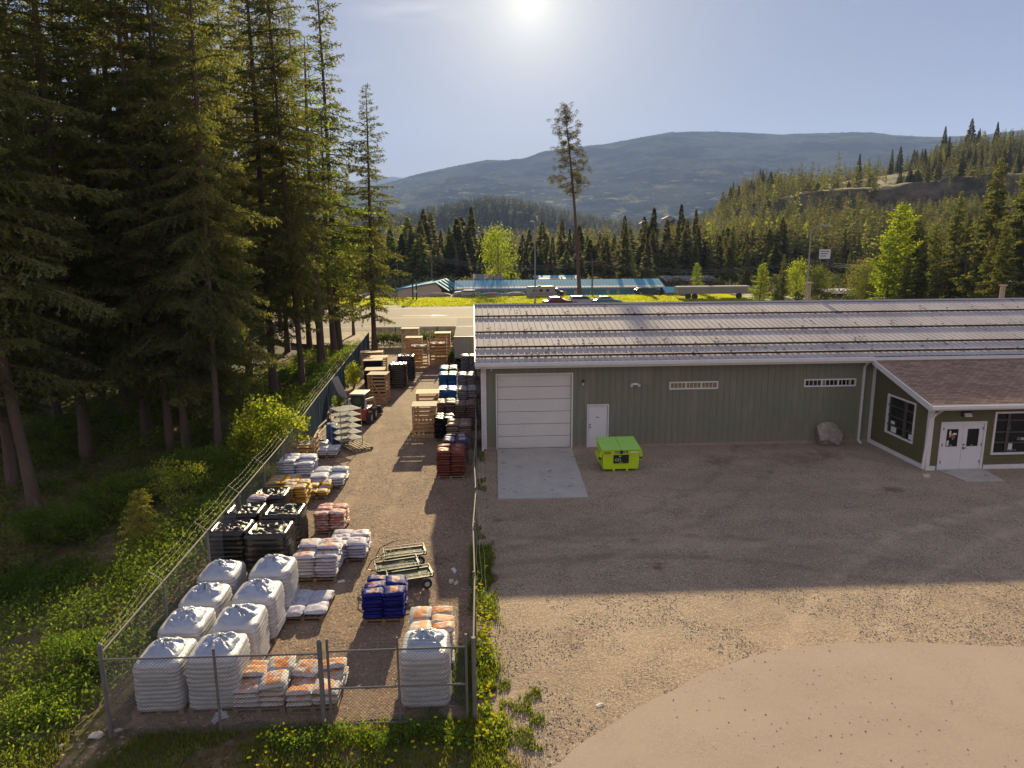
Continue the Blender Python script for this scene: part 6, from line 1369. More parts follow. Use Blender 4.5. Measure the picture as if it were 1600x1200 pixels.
# the far mass of forest as one object
def mass(name, pts, label=None, mats=None):
    Vs = []; Fs = []; off = 0; mi = []
    small = [lod(10+s, 130, sl) for s, sl in ((1, .20), (2, .17), (3, .22))]
    for x, y, h, w, br_ in pts:
        V, F_ = small[rng.integers(0, 3)]; a = rng.random()*6.28; c, s = math.cos(a), math.sin(a); W_ = V.copy(); W_[:, 0] = (V[:, 0]*c-V[:, 1]*s)*h*w+x; W_[:, 1] = (V[:, 0]*s+V[:, 1]*c)*h*w+y; W_[:, 2] = V[:, 2]*h
        Vs.append(W_); Fs.append(F_+off); off += len(V); mi.append(np.full(len(F_), 1 if br_ else 0))
    V = np.concatenate(Vs); F_ = np.concatenate(Fs); mi = np.concatenate(mi); base = terr(np.array([p[0] for p in pts]), np.array([p[1] for p in pts])); V[:, 2] += np.repeat(base, [len(v) for v in Vs])-.5
    return tag(link(name, fastmesh(name, V, F_, mats or [FAR, SPRING2], False, mi)), label, None, None, 'stuff')
pts = []
for i in range(5200):     # hillside lower slope and flats
    px = rng.uniform(1040, 1760); az = math.radians(px_az(px)); D_ = rng.uniform(190, 440)
    if rng.random() < .4: D_ = rng.uniform(205, 360)
    if D_ > 352 and D_ < 400 and px > 1230 and rng.random() < .45: continue      # the cliff
    if D_ > 396 and px > 1240 and rng.random() < .93: continue
    x, y = D_*math.sin(az), D_*math.cos(az)
    if vnoise(np.array(x*.03), np.array(y*.03), 5, 2) < .30: continue
    b_r = rng.random() < (.22 if vnoise(np.array(x*.02), np.array(y*.02), 8, 2) > .56 else .05)
    pts.append((x, y, rng.uniform(9, 17) if D_ < 250 else rng.uniform(6, 10.5), rng.uniform(.85, 1.2)*(1.4 if b_r else 1), b_r))
    if len(pts) > 2600: break
for i in range(1500):
    px = rng.uniform(1115, 1700); az = math.radians(px_az(px)); D_ = rng.uniform(470, 620)
    if 1245 < px < 1400 and D_ < 545: continue
    pts.append((D_*math.sin(az), D_*math.cos(az), rng.uniform(7, 12), rng.uniform(.9, 1.3), rng.random() < .06))
for i in range(2600):     # valley floor and the far belt
    az = math.radians(rng.uniform(-20, 30)); D_ = 215*math.exp(rng.random()*1.9); x, y = D_*math.sin(az), D_*math.cos(az)
    pts.append((x, y, rng.uniform(9, 17)*(1 if D_ < 700 else 1.1), rng.uniform(.9, 1.3), rng.random() < .13))
mass('forest', pts)
pts = []
for i in range(7000):
    az = math.radians(rng.uniform(-14, 22)); D_ = rng.uniform(980, 1650) if i % 4 else rng.uniform(1650, 3400); pts.append((D_*math.sin(az), D_*math.cos(az), rng.uniform(16, 26), rng.uniform(.9, 1.3)*1.3, rng.random() < .05))
mass('distant_forest', pts, mats=[leafmat('shaded_distant_needles', (.026, .036, .018), (.055, .06, .03), .15), SPRING2])  # needle colour darkened to stand in for the hill's shadow side
# ------------------------------------------------------------------ undergrowth
def leafmass(name, pts, sizes, per, LS, mat, seed, flat=.7, up=.2, kind='stuff', label=None, cat=None, loc=None, group=None):
    rg = np.random.default_rng(seed); pts = np.asarray(pts, float); n_ = len(pts); c = np.repeat(pts, per, 0); s = np.repeat(np.asarray(sizes, float), per)[:, None]
    d = unit(rg.normal(0, 1, (len(c), 3))); r = rg.random((len(c), 1))**.4; P = c+d*r*s*np.array([1, 1, flat]); keep = P[:, 2] > (terr(P[:, 0], P[:, 1]) if loc is None else -1)+.01; P = P[keep]
    D_ = unit(rg.normal(0, 1, (len(P), 3))+np.array([0, 0, up])); V, F_ = shards(P, D_, LS*rg.uniform(.5, 1.4, len(P)), LS*.62*rg.uniform(.7, 1.3, len(P)), rg)
    o = link(name, fastmesh(name, V, F_, [mat]), None, loc); return tag(o, label, cat, group, kind)
rg = np.random.default_rng(90); und = []; sz = []; undb = []; szb = []
N_ = 15000; xs = -7.9-rg.random(N_)**1.3*34; ys = 7+rg.random(N_)*62; edge = np.interp(ys, [0, 13, 37, 66, 80], [-7.9, -7.9, -8.9, -10.3, -10.6])
d_ = edge-xs; ok = (d_ > .15) & (vnoise(xs*.28, ys*.28, 3, 3) > .31) & (xs > -10.5-np.abs(ys)*.62) & ~((ys > 60) & (xs < -17)) & (vnoise(xs*.9, ys*.9, 5, 2) > .33) & ((ys > 14.2) | (vnoise(xs*.55, ys*.55, 21, 3) > .50))
xs, ys = xs[ok], ys[ok]; zs = terr(xs, ys); hh_ = (.14+.75*vnoise(xs*.35+9, ys*.35, 7, 3)**1.5)*np.where(ys < 17, .75, 1)
P_ = np.stack([xs, ys, zs+hh_*.5], -1); dist = np.hypot(xs, ys)
br_ = vnoise(xs*.22+3, ys*.22, 11, 3) > .58
lmat = SHRUB
near_ = dist < 24
for nm, sel, per, LS, mat, sd in (('undergrowth', near_ & ~br_, 46, .085, SHRUB, 1), ('undergrowth', ~near_ & ~br_, 22, .15, SHRUB, 2), ('undergrowth_light', near_ & br_, 46, .08, SHRUBB, 3), ('undergrowth_light', ~near_ & br_, 22, .15, SHRUBB, 4)):
    leafmass(nm, P_[sel], hh_[sel]*1.25+.08, per, LS, mat, sd, flat=1.0)
print('undergrowth', len(P_))
ne = 260; ye = 13.5+rg.random(ne)*30; xe = np.interp(ye, [13, 37, 66], [-7.9, -8.9, -10.3])-.25-rg.random(ne)**1.5*2.6; he = .35+.75*vnoise(xe*.6, ye*.6, 3, 3)*np.clip((ye-12)/8, .35, 1)
leafmass('undergrowth', np.stack([xe, ye, terr(xe, ye)+he*.6], -1), he*.75, 75, .10, SHRUB, 9, flat=1.0)
# taller shrubs, each its own thing
def shrub(label, px, py, w, h, mat, seed, z=-.6, n_=40, per=60, LS=.09, name='shrub', cat='shrub', stems=True):
    p = G(px, py, z); z0 = tz(p.x, p.y); rg2 = np.random.default_rng(seed); t = thing(name, label, cat, (p.x, p.y, z0))
    a = rg2.random(n_)*6.28; rr = np.sqrt(rg2.random(n_))*w*.8; zz = h*(.25+.75*rg2.random(n_))*(1-.35*(rr/w)**2); P2 = np.stack([np.cos(a)*rr, np.sin(a)*rr, zz], -1)
    V = leafmass('foliage', P2, np.full(n_, .24*max(w, h)**.6), per, LS, mat, seed, flat=.8, kind=None, loc=(0, 0, 0)); V.parent = t
    mb = MB()
    for k in range(min(n_, 16)): q = P2[k]; mb.path([(q[0]*.12, q[1]*.12, 0), (q[0]*.5, q[1]*.5, q[2]*.55), tuple(q)], .012, 4)
    mb.build('stem', BARK, t); return t
GLOWB = leafmat('glowing_bush_leaves', (.19, .24, .03), (.42, .43, .08), .55)
shrub('big leafy bush glowing yellow green over the fence top', 424, 735, 1.75, 2.95, GLOWB, 201, -.3, 72, 85, .16)
shrub('leafy bush climbing beside the fence just left of the bright one', 318, 770, 1.6, 1.6, SHRUB, 202, -.8, 70, 70, .10)
shrub('arching shrub with pale leaves left of the barbed wire', 285, 800, 1.4, 1.8, GLOWB, 203, -.9, 44, 55, .09)
shrub('low dark shrub at the left edge under the trunks', 70, 950, 1.5, 1.1, SHRUB, 204, -.9, 60, 70, .09)
shrub('bright low shrub against the left corner post', 125, 1050, .9, .7, SHRUBB, 205, -.3, 50, 70, .06)
shrub('yellow green ground shrub in the lower left corner', 72, 1110, 1.0, .42, SHRUBB, 206, -.1, 60, 70, .06)
shrub('leafy weed clump inside the fence by the yellow bags', 418, 765, .55, 1.0, GLOWB, 207, 0, 34, 60, .08)
shrub('climbing weeds on the left fence beside the slatted crate', 553, 607, .6, 1.7, GLOWB, 208, 0, 50, 60, .10)
shrub('dark green bush below the leaning trunk', 190, 800, 1.8, 1.5, SHRUB, 209, -.9, 80, 70, .11)
shrub('rounded bush under the tall firs at left', 90, 845, 1.7, 1.4, SHRUB, 210, -.9, 80, 70, .10)
shrub('bright clump of weeds on the bank by the far trunks', 455, 600, 1.2, .9, SHRUBB, 211, -.8, 50, 50, .12)
shrub('weeds growing by the leaning white board', 530, 640, .45, .8, SHRUBB, 212, 0, 26, 50, .08)
shrub('tall weeds between the crate corner and trailer', 705, 566, .5, .9, SHRUBB, 213, 0, 26, 50, .10)
# hedge before the back fence
hx = np.linspace(-9.4, -1.7, 60); leafmass('hedge', np.stack([hx, 66.9+.3*np.sin(hx*5), .55+.4*rg.random(60)], -1), np.full(60, .65), 90, .16, SHRUB, 230, flat=1.1, kind=None, label='dark green hedge below the faded slatted back fence', cat='hedge')
# grass and dandelions
def blades(name, x, y, h, w, mat, seed):
    rg2 = np.random.default_rng(seed); n_ = len(x); P = np.stack([x, y, terr(x, y)+.0], -1); D_ = unit(rg2.normal(0, .42, (n_, 3))+np.array([0, 0, 1.])); V, F_ = shards(P, D_, h*rg2.uniform(.5, 1.3, n_), w, rg2); return tag(link(name, fastmesh(name, V, F_, [mat])), kind='stuff')
GB = leafmat('grass_blades', (.075, .11, .018), (.22, .24, .05), .45); GD = leafmat('dry_grass', (.16, .12, .06), (.26, .20, .10), .3); YF = leafmat('dandelion_yellow', (.72, .62, .01), (.8, .72, .02), .2, (1, 1, .6))
n_ = 60000; x = rg.uniform(-11, 1.1, n_); y = 8.2+rg.random(n_)*4.9
m = vnoise(x*.8, y*.8, 4, 3); ok = (m > .44+.25*np.clip(x-.0, 0, 1)) & (y < 13.05+.15*np.sin(x*3)); blades('grass', x[ok], y[ok], .13, .022, GB, 301)
n_ = 26000; x = rg.uniform(-11, .9, n_); y = 8.2+rg.random(n_)*4.9; ok = vnoise(x*.8+5, y*.8, 9, 3) > .42; blades('dry_grass', x[ok], y[ok], .10, .02, GD, 302)
n_ = 26000; y = 11+rg.random(n_)*11.5; x = rg.normal(.10, .16, n_)+.0; ok = (vnoise(x*1.2, y*1.2, 6, 3) > .46) & (x < .9-.04*(y-12)) & (x > -.3); blades('grass', x[ok], y[ok], .15, .025, GB, 303)
n_ = 9000; y = 12.4+rg.random(n_)*3.2; x = rg.normal(-.55, .35, n_); ok = (vnoise(x*1.5, y*1.5, 8, 2) > .45) & (x < -.1); blades('grass', x[ok], y[ok], .17, .025, GB, 304)
n_ = 5000; y = 11.3+rg.random(n_)*3.0; x = rg.uniform(.4, 1.3, n_); ok = vnoise(x*2.4, y*2.4, 12, 3) > .58; blades('grass', x[ok], y[ok], .09, .02, GB, 305)
n_ = 5000; y = 22+rg.random(n_)*10.4; x = rg.uniform(-.05, .36, n_); ok = vnoise(x*1.4, y*1.0, 13, 3) > .52; blades('grass', x[ok], y[ok], .09, .02, GB, 306)
hb = np.linspace(-4.2, -.2, 44); leafmass('weeds', np.stack([hb, 12.45+.35*np.sin(hb*4)*rg.random(44), np.full(44, .12)], -1), .16+.14*rg.random(44), 60, .07, SHRUBB, 310, flat=1)
hb = rg.random(54); yb = 11.8+hb*9.5; leafmass('weeds', np.stack([.12+rg.normal(0, .1, 54), yb, np.full(54, .10)], -1), .10+.09*rg.random(54), 55, .07, SHRUBB, 311, flat=1)
def flowers(x, y, z, r, seed):
    rg2 = np.random.default_rng(seed); k = 12; P = np.repeat(np.stack([x, y, z], -1), k, 0); a = np.tile(np.arange(k)*2*math.pi/k, len(x)); D_ = unit(np.stack([np.cos(a), np.sin(a), np.full(len(a), .5)], -1)+rg2.normal(0, .12, (len(a), 3))); V, F_ = shards(P, D_, r, r*.6, rg2); tag(link('dandelions', fastmesh('dandelions', V, F_, [YF])), kind='stuff')
n_ = 230; y = 12.2+rg.random(n_)**.8*8.6; x = rg.normal(.14, .13, n_); ok = vnoise(x*2, y*.9, 15, 2) > .40; flowers(x[ok], y[ok], .16+.10*rg.random(ok.sum()), .045, 1)
n_ = 60; x = rg.uniform(-4.4, .5, n_); y = rg.uniform(11.6, 12.9, n_); flowers(x, y, .13+.14*rg.random(n_), .042, 2)
# verge grass beyond the highway
n_ = 70000; x = rg.uniform(-60, 46, n_); y = 111.5+rg.random(n_)*17; ok = vnoise(x*.3, y*.5, 2, 3) > .36; blades('verge_grass', x[ok], y[ok], .28, .12, leafmat('verge_blades', (.17, .22, .02), (.40, .40, .06), .5), 330)
# weed and flower bed near the cars
fx = np.array([19.5, 20.2, 21, 22, 17.5, 16.8]); leafmass('flower_bed', np.stack([fx, np.full(6, 116.2), np.full(6, .7)], -1), np.full(6, .6), 60, .2, leafmat('reddish_leaves', (.25, .08, .05), (.3, .25, .1), .3), 331, kind=None, label='low reddish flower bed between the parked cars', cat='flower bed')
xb = rg.uniform(-34, -15, 40); leafmass('roadside_bushes', np.stack([xb, rg.uniform(127, 131, 40), np.full(40, .6)], -1), rg.uniform(.5, 1.1, 40), 60, .28, SHRUB, 332)
# bushes along the base of the tree belts, filling the dark understory
xb = rg.uniform(-45, 120, 500); yb = rg.uniform(146, 176, 500); zb_ = terr(xb, yb); leafmass('understory', np.stack([xb, yb, zb_+1.2], -1), rg.uniform(1.0, 2.4, 500), 55, .7, FAR, 333)
xb = rg.uniform(48, 150, 420); yb = rg.uniform(84, 150, 420); zb_ = terr(xb, yb); leafmass('understory', np.stack([xb, yb, zb_+.8], -1), rg.uniform(.8, 1.9, 420), 60, .5, FAR, 334)
# ------------------------------------------------------------------ loose stones
def stones(name, x, y, s, mat, seed, z=.0):
    rg2 = np.random.default_rng(seed); n_ = len(x); base = np.array([[1, 0, 0], [.2, .9, .1], [-.9, .3, 0], [-.4, -.8, .1], [.5, -.7, 0], [.05, .05, .75]]); a = rg2.random(n_)*6.28; c, s_ = np.cos(a), np.sin(a)
    B = base[None]*s[:, None, None]*rg2.uniform(.6, 1.2, (n_, 1, 3)); V = np.empty((n_, 6, 3)); V[:, :, 0] = B[:, :, 0]*c[:, None]-B[:, :, 1]*s_[:, None]+x[:, None]; V[:, :, 1] = B[:, :, 0]*s_[:, None]+B[:, :, 1]*c[:, None]+y[:, None]; V[:, :, 2] = B[:, :, 2]+z
    f = np.array([[0, 1, 5], [1, 2, 5], [2, 3, 5], [3, 4, 5], [4, 0, 5]]); F_ = (np.arange(n_)[:, None, None]*6+f[None]).reshape(-1, 3); return tag(link(name, fastmesh(name, V.reshape(-1, 3), F_, [mat])), kind='stuff')
PG = M('gravel_stones', (.30, .25, .20), (.14, .11, .09), scale=14, rough=.9, coord='Object')
n_ = 60000; x = rg.uniform(.3, 24, n_); y = 11+rg.random(n_)**1.15*21; yd = np.interp(x, [p.x for p in ed], [p.y for p in ed]); ok = (y > yd+.0) & (vnoise(x*.7, y*.7, 1, 3) > .42); stones('loose_gravel', x[ok], y[ok], rg.uniform(.009, .026, ok.sum())*1.1, PG, 1, .011)
n_ = 26000; x = rg.uniform(-7.5, -.1, n_); y = 13+rg.random(n_)**1.3*30; ok = vnoise(x*.7+4, y*.7, 1, 3) > .42; stones('loose_gravel', x[ok], y[ok], rg.uniform(.008, .024, ok.sum()), PG, 2, .017)
n_ = 330; x = rg.uniform(1.5, 14, n_)**1.0; y = rg.uniform(11, 15.2, n_); yd = np.interp(x, [p.x for p in ed], [p.y for p in ed]); ok = (y < yd-.05) & (vnoise(x*.5, y*.5, 3, 2) > .42); stones('driveway_pebbles', x[ok], y[ok], rg.uniform(.010, .024, ok.sum()), M('dark_pebbles', (.06, .045, .04)), 3, .022)
n_ = 900; x = rg.uniform(-11.5, -6.8, n_); y = rg.uniform(10.5, 13.2, n_); zt_ = terr(x, y); o = stones('bank_stones', x, y, rg.uniform(.015, .05, n_), M('bank_rock', (.34, .26, .19), (.2, .15, .11), scale=9), 4, 0); 
me = o.data; co = np.empty(len(me.vertices)*3, np.float32); me.vertices.foreach_get('co', co); co = co.reshape(-1, 3); co[:, 2] += np.repeat(zt_, 6); me.vertices.foreach_set('co', co.ravel())
for i, (px, py, s, lb_) in enumerate(((66, 1105, .26, 'largest pale rock in the lower left corner'), (150, 1150, .15, 'grey rock below the left corner post'), (186, 1141, .09, 'small pale rock at the foot of the corner post'), (95, 1168, .12, 'flat rock in the dirt at the bottom left'))):
    p = G(px, py, 0); rock('rock', (p.x, p.y, tz(p.x, p.y)-.02), (s, s*.8, s*.55), 20+i, PEB, 3, lb_, 'rock')
# fallen pale branches on the bank
mb = MB(); r = random.Random(5); p = G(140, 990, -.6)
for k in range(14):
    a = r.uniform(0, 6.28); x0, y0 = r.uniform(-.6, .6), r.uniform(-.5, .5); z0 = .12+r.random()*.2; L = r.uniform(.3, .9); pts_ = [(x0+math.cos(a)*L*t+.05*r.random(), y0+math.sin(a)*L*t+.05*r.random(), z0+.12*math.sin(t*3)) for t in (0, .3, .6, 1)]; mb.path(pts_, .012, 4)
tag(mb.build('fallen_branches', M('grey_twig', (.26, .22, .18)), loc=(p.x, p.y, tz(p.x, p.y))), 'tangle of bare pale branches left of the corner post', 'branches')
# ------------------------------------------------------------------ far buildings
TANW = M('tan_wall', (.58, .46, .32), (.52, .41, .28), scale=.4, rough=.8); BLUER = M('blue_steel_roof', (.12, .36, .46), (.10, .31, .40), scale=.3, rough=.85, spec=.1, stretch=(1, .2, 1))
TEAL = M('teal_roller_door', (.05, .30, .36), (.045, .27, .32), scale=.8, rough=.5); GREYR = M('grey_roof', (.22, .21, .21), (.17, .16, .16), scale=.4, rough=.85, spec=.1)
BROWNW = M('brown_wall', (.13, .08, .06), (.1, .06, .05), scale=.5); CREAMW = M('cream_wall', (.36, .33, .28), (.30, .27, .23), scale=.5, rough=.9, spec=.1)
ST = thing('storage_building', 'long low self storage building with blue roof and teal doors', 'storage building')
sx0, sx1, sy = -3.2, 35.6, 133.0; zb = tz(15, sy)-.1; zt = AT(900, 449, sy).z; zr = AT(900, 436.5, sy+5).z
mb = MB(); mb.box(sx0, sx1, sy, sy+10, zb, zt); mb.prism([(sy, zt), (sy+10, zt), (sy+5, zr-.1)], sx0, sx1, axis='x'); mb.build('wall', TANW, ST)
mb = MB()
for ya, yb, za, zb_ in ((sy-.5, sy+5, zt-.15, zr), (sy+5, sy+10.5, zr, zt-.15)):
    mb.hexa([(sx0-.4, ya, za-.08), (sx1+.4, ya, za-.08), (sx1+.4, yb, zb_-.08), (sx0-.4, yb, zb_-.08), (sx0-.4, ya, za), (sx1+.4, ya, za), (sx1+.4, yb, zb_), (sx0-.4, yb, zb_)])
x = sx0
while x < sx1: mb.bar((x, sy-.5, zt-.14), (x, sy+5, zr+.01), .05, .05); x += .6
mb.build('roof', BLUER, ST)
x = sx0+1.4; k = 0
while x < sx1-1:
    wdt = 2.5 if k % 3 != 1 else 1.4
    if x+wdt > sx1-.3: break
    mb = MB(); mb.box(x, x+wdt, sy-.06, sy-.01, zb, zt-.55)
    for q in range(6): mb.box(x, x+wdt, sy-.075, sy-.061, zb+.15+q*(zt-.55-zb)/6, zb+.2+q*(zt-.55-zb)/6)
    mb.build('roller_door', TEAL, ST); x += wdt+.55; k += 1
# saltbox shed on the left, stepped roof
SB = thing('storage_shed', 'tan storage shed with steep blue roof stepping back beside the lamp post', 'shed')
bx0, by0 = -16.2, 134.5; a0 = AT(622, 463, by0); a1 = AT(690, 463, by0); ap = AT(681, 442, by0); lw = AT(622, 452, by0)
for k in range(4):
    oy = k*4.0; ox = k*.45; oz = 0
    z0 = tz(a0.x, by0)-.2
    mb = MB(); mb.prism([(a0.x+ox, z0), (a1.x+ox, z0), (a1.x+ox, lw.z-.1+oz), (ap.x+ox, ap.z-.1+oz), (a0.x+ox, lw.z-.1+oz)], by0+oy, by0+oy+3.98); mb.build('wall', TANW, SB)
    mb = MB(); mb.prism([(a0.x+ox-.5, lw.z-.12+oz), (ap.x+ox, ap.z+oz), (ap.x+ox, ap.z+.12+oz), (a0.x+ox-.5, lw.z+oz)], by0+oy-.3, by0+oy+3.99)
    mb.prism([(ap.x+ox+.01, ap.z+oz), (a1.x+ox+1.4, lw.z-.5+oz), (a1.x+ox+1.4, lw.z-.38+oz), (ap.x+ox+.01, ap.z+.12+oz)], by0+oy-.3, by0+oy+3.99); mb.build('roof', BLUER, SB)
def house(name, label, px0, px1, pyb, pyt, pye, Y, depth, wall, roofm, cat='building', win=0):
    a = AT(px0, pyb, Y); b = AT(px1, pyb, Y); ze = AT(px0, pye, Y).z; zr = AT(px0, pyt, Y+depth/2).z; zb = min(a.z, tz(a.x, Y))-.3
    t = thing(name, label, cat, ((a.x+b.x)/2, Y, 0)); w = (b.x-a.x)/2
    mb = MB(); mb.box(-w, w, 0, depth, zb, ze); mb.prism([(0, ze), (depth, ze), (depth/2, zr-.08)], -w, w, axis='x'); mb.build('wall', wall, t)
    mb = MB()
    for ya, yb, za, zb_ in ((-.4, depth/2, ze-.1, zr), (depth/2, depth+.4, zr, ze-.1)): mb.hexa([(-w-.4, ya, za-.1), (w+.4, ya, za-.1), (w+.4, yb, zb_-.1), (-w-.4, yb, zb_-.1), (-w-.4, ya, za), (w+.4, ya, za), (w+.4, yb, zb_), (-w-.4, yb, zb_)])
    mb.build('roof', roofm, t)
    for k in range(win):
        x = -w+(k+.6)*2*w/(win+.2); mb = MB(); mb.box(x-.6, x+.6, -.04, -.01, ze-2.0, ze-.9); wf = mb.build('window', WHITE, t); mb = MB(); mb.box(x-.52, x+.52, -.06, -.041, ze-1.92, ze-.98); mb.build('pane', GLASS, wf)
    return t
house('storage_building', 'second blue roofed shed showing above the long storage building', 838, 902, 440, 430.5, 436, 150, 8, TANW, BLUER, 'storage building')
house('storage_building', 'grey roofed shed behind the left end of the storage roof', 742, 784, 440, 428, 436, 152, 7, BROWNW, GREYR, 'shed')
house('house', 'brown house with grey roof behind the little lime tree', 1042, 1118, 452, 431, 438, 150, 9, BROWNW, GREYR, 'house', 3)
house('shed', 'pale blue roofed shed at the right end of the storage place', 1043, 1080, 462, 448, 456, 127, 5, CREAMW, BLUER, 'shed')
house('house', 'small house with pale metal roof among the trees behind the warehouse roof', 1296, 1338, 466, 451, 457, 118, 8, BROWNW, WHITE, 'house', 2)
house('house', 'low house with pale roof between pine and maple', 1285, 1322, 447, 434, 440, 170, 8, CREAMW, GREYR, 'house', 2)
house('house', 'grey house partly seen at the right edge of the picture', 1572, 1640, 470, 437, 444, 125, 9, CREAMW, GREYR, 'house', 3)
for i, (px, py, w_) in enumerate(((1045, 345, 9), (1053, 350, 8), (1008, 352, 7))):
    az = math.radians(px_az(px)); p = (AT(px, py+3, 560)); t = thing('house', ('pale house high on the wooded slope, upper one', 'pale house high on the wooded slope, lower one', 'pale house on the wooded slope left of the others')[i], 'house', (p.x, 560, p.z))
    mb = MB(); mb.box(-w_/2, w_/2, 0, 6, -6, 3); mb.prism([(-w_/2, 3), (w_/2, 3), (0, 5.2)], 0, 6); mb.build('wall', CREAMW, t); mb = MB(); mb.prism([(-w_/2-.6, 2.9), (0, 5.3), (w_/2+.6, 2.9), (0, 5.0)], -.5, 6.5); mb.build('roof', GREYR, t)
# ------------------------------------------------------------------ white box trailer
TRL = thing('box_trailer', 'white box trailer parked against the far side of the warehouse', 'trailer', (-.35, 54.0, .0))
mb = MB(); mb.box(-1.25, 1.25, 0, 14.5, .95, 2.62); mb.build('body', M('trailer_white', (.30, .27, .23), (.25, .225, .19), scale=.7, rough=.95, spec=.05, c3=(.36, .32, .28), s3=1.2, t3=(.62, .72)), TRL, bevel=.03)
mb = MB(); mb.box(-1.22, -.02, -.04, -.002, 1.0, 2.55); mb.box(.02, 1.22, -.04, -.002, 1.0, 2.55); mb.build('rear_door', M('trailer_door', (.36, .34, .31), (.3, .28, .26), scale=1.2), TRL)
mb = MB(); mb.box(-1.27, 1.27, .02, .1, 2.621, 2.65); mb.box(-1.27, 1.27, 7, 7.06, 2.621, 2.635); mb.bar((-.95, .3, .55), (-.95, 14, .55), .1, .25); mb.bar((.95, .3, .55), (.95, 14, .55), .1, .25); mb.box(-1.1, 1.1, .0, .12, .45, .58); mb.build('chassis', DARKMETAL, TRL)
for y in (1.6, 2.8):
    for s in (-1, 1): mb = MB(); mb.tube((s*.72, y, .5), (s*1.2, y, .5), .5, None, 18); mb.build('wheel', TYRE, TRL)
# ------------------------------------------------------------------ vehicles
def car(label, loc, rz, paint, L=4.5, W_=1.8, H_=1.45, cat='car', suv=False, name='parked_car'):
    t = thing(name, label, cat, loc, rz)
    h = L/2; top = H_; b = .3
    if suv: prof = [(-h, b), (-h, .95), (-h+.1, 1.0), (-h+.35, top), (h-1.9, top), (h-1.25, 1.05), (h-.1, .9), (h, .65), (h, b)]
    else: prof = [(-h, b), (-h, .85), (-h+.55, .95), (-h+1.1, top-.03), (-h+2.4, top), (h-1.3, .98), (h-.15, .8), (h, .6), (h, b)]
    n = len(prof); mb = MB()
    mb.v += [(x, -W_/2*(1 if z < 1.0 else .84), z) for x, z in prof]+[(x, W_/2*(1 if z < 1.0 else .84), z) for x, z in prof]; mb.f += [tuple(range(n)), tuple(range(2*n-1, n-1, -1))]+[(i, i+n, (i+1) % n+n, (i+1) % n) for i in range(n)]; mb.m += [0]*(n+2)
    mb.build('body', paint, t, bevel=.05)
    i0 = 3
    x0, x1 = prof[3][0], prof[4][0]
    for s in (-1, 1):
        mb = MB(); y = s*W_/2*.93; y2 = s*W_/2*.86; mb.add([(x0-.15 if suv else x0-.35, y+s*.03, 1.03), (x1+.45, y+s*.03, 1.03), (x1+.05, y2+s*.03, top-.1), (x0+.12, y2+s*.03, top-.1)], [(0, 1, 2, 3)]); mb.build('side_window', GLASS, t)
    mb = MB(); mb.add([(x1+.08, -W_*.38, top-.06), (x1+.08, W_*.38, top-.06), (prof[5][0]-.05, W_*.43, 1.06), (prof[5][0]-.05, -W_*.43, 1.06)], [(0, 1, 2, 3)]); m_ = mb.build('windscreen', GLASS, t); m_.location.z = .02; m_.location.x = .03
    for x in (-h+.8, h-.85):
        for s in (-1, 1):
            mb = MB(); mb.tube((x, s*(W_/2-.2), .33), (x, s*(W_/2+.01), .33), .33, None, 16); w = mb.build('wheel', TYRE, t); mb = MB(); mb.tube((x, s*(W_/2), .33), (x, s*(W_/2+.02), .33), .2, .18, 12); mb.build('rim', GALV, w)
    for s in (-1, 1): mb = MB(); mb.box(h-.03, h+.015, s*W_*.36-.18, s*W_*.36+.18, .62, .75); mb.build('headlight', PAPER, t)
    return t
PW = M('car_white', (.36, .33, .30), rough=.7, spec=.1); PR = M('car_maroon', (.16, .03, .03), rough=.25); PT = M('car_teal', (.12, .22, .20), rough=.25); PD = M('car_dark', (.03, .035, .04), rough=.25); PB = M('car_blue_grey', (.12, .16, .2), rough=.25)
def gp(px, py, z=0): p = G(px, py, z); return (p.x, p.y, tz(p.x, p.y)+.03)
def road(px, Y): p = AT(px, 470, Y); return (p.x, Y, .05)
car('maroon car with glinting windscreen beyond the roof ridge', (13.0, 110.3, .0), math.radians(12), PR)
car('pale teal car parked nose right beside the flower bed', (20.8, 110.3, .0), math.radians(-5), PT)
car('silver pickup between the tall pine and the pole', (17.2, 111.5, .0), math.radians(5), M('car_silver', (.4, .39, .38), rough=.25), suv=True)
car('dark car parked in the storage yard behind the motorhome', (14.0, 129.5, tz(14, 129.5)+.05), math.radians(170), PD)
car('white van parked by the left end of the storage building', (-1.5, 129.2, tz(-1.5, 129.2)+.05), math.radians(185), PW, 4.2, 1.7, 1.25, 'van', True, 'parked_van')
car('dark pickup parked in front of the rightmost storage doors', (32.2, 130.5, tz(32, 130.5)+.05), math.radians(2), PD, 5.0, 1.9, 1.3, suv=True)
car('dark blue car glimpsed through the trunks at far left', (-31.5, 46.0, -.4+.1), math.radians(80), PB)
car('white car glimpsed between the upper left trunks', (-30.0, 62.0, -.4+.1), math.radians(75), PW)
car('red car passing on the highway behind the woods', (-29.0, 88.0, .06), math.radians(3), PR)
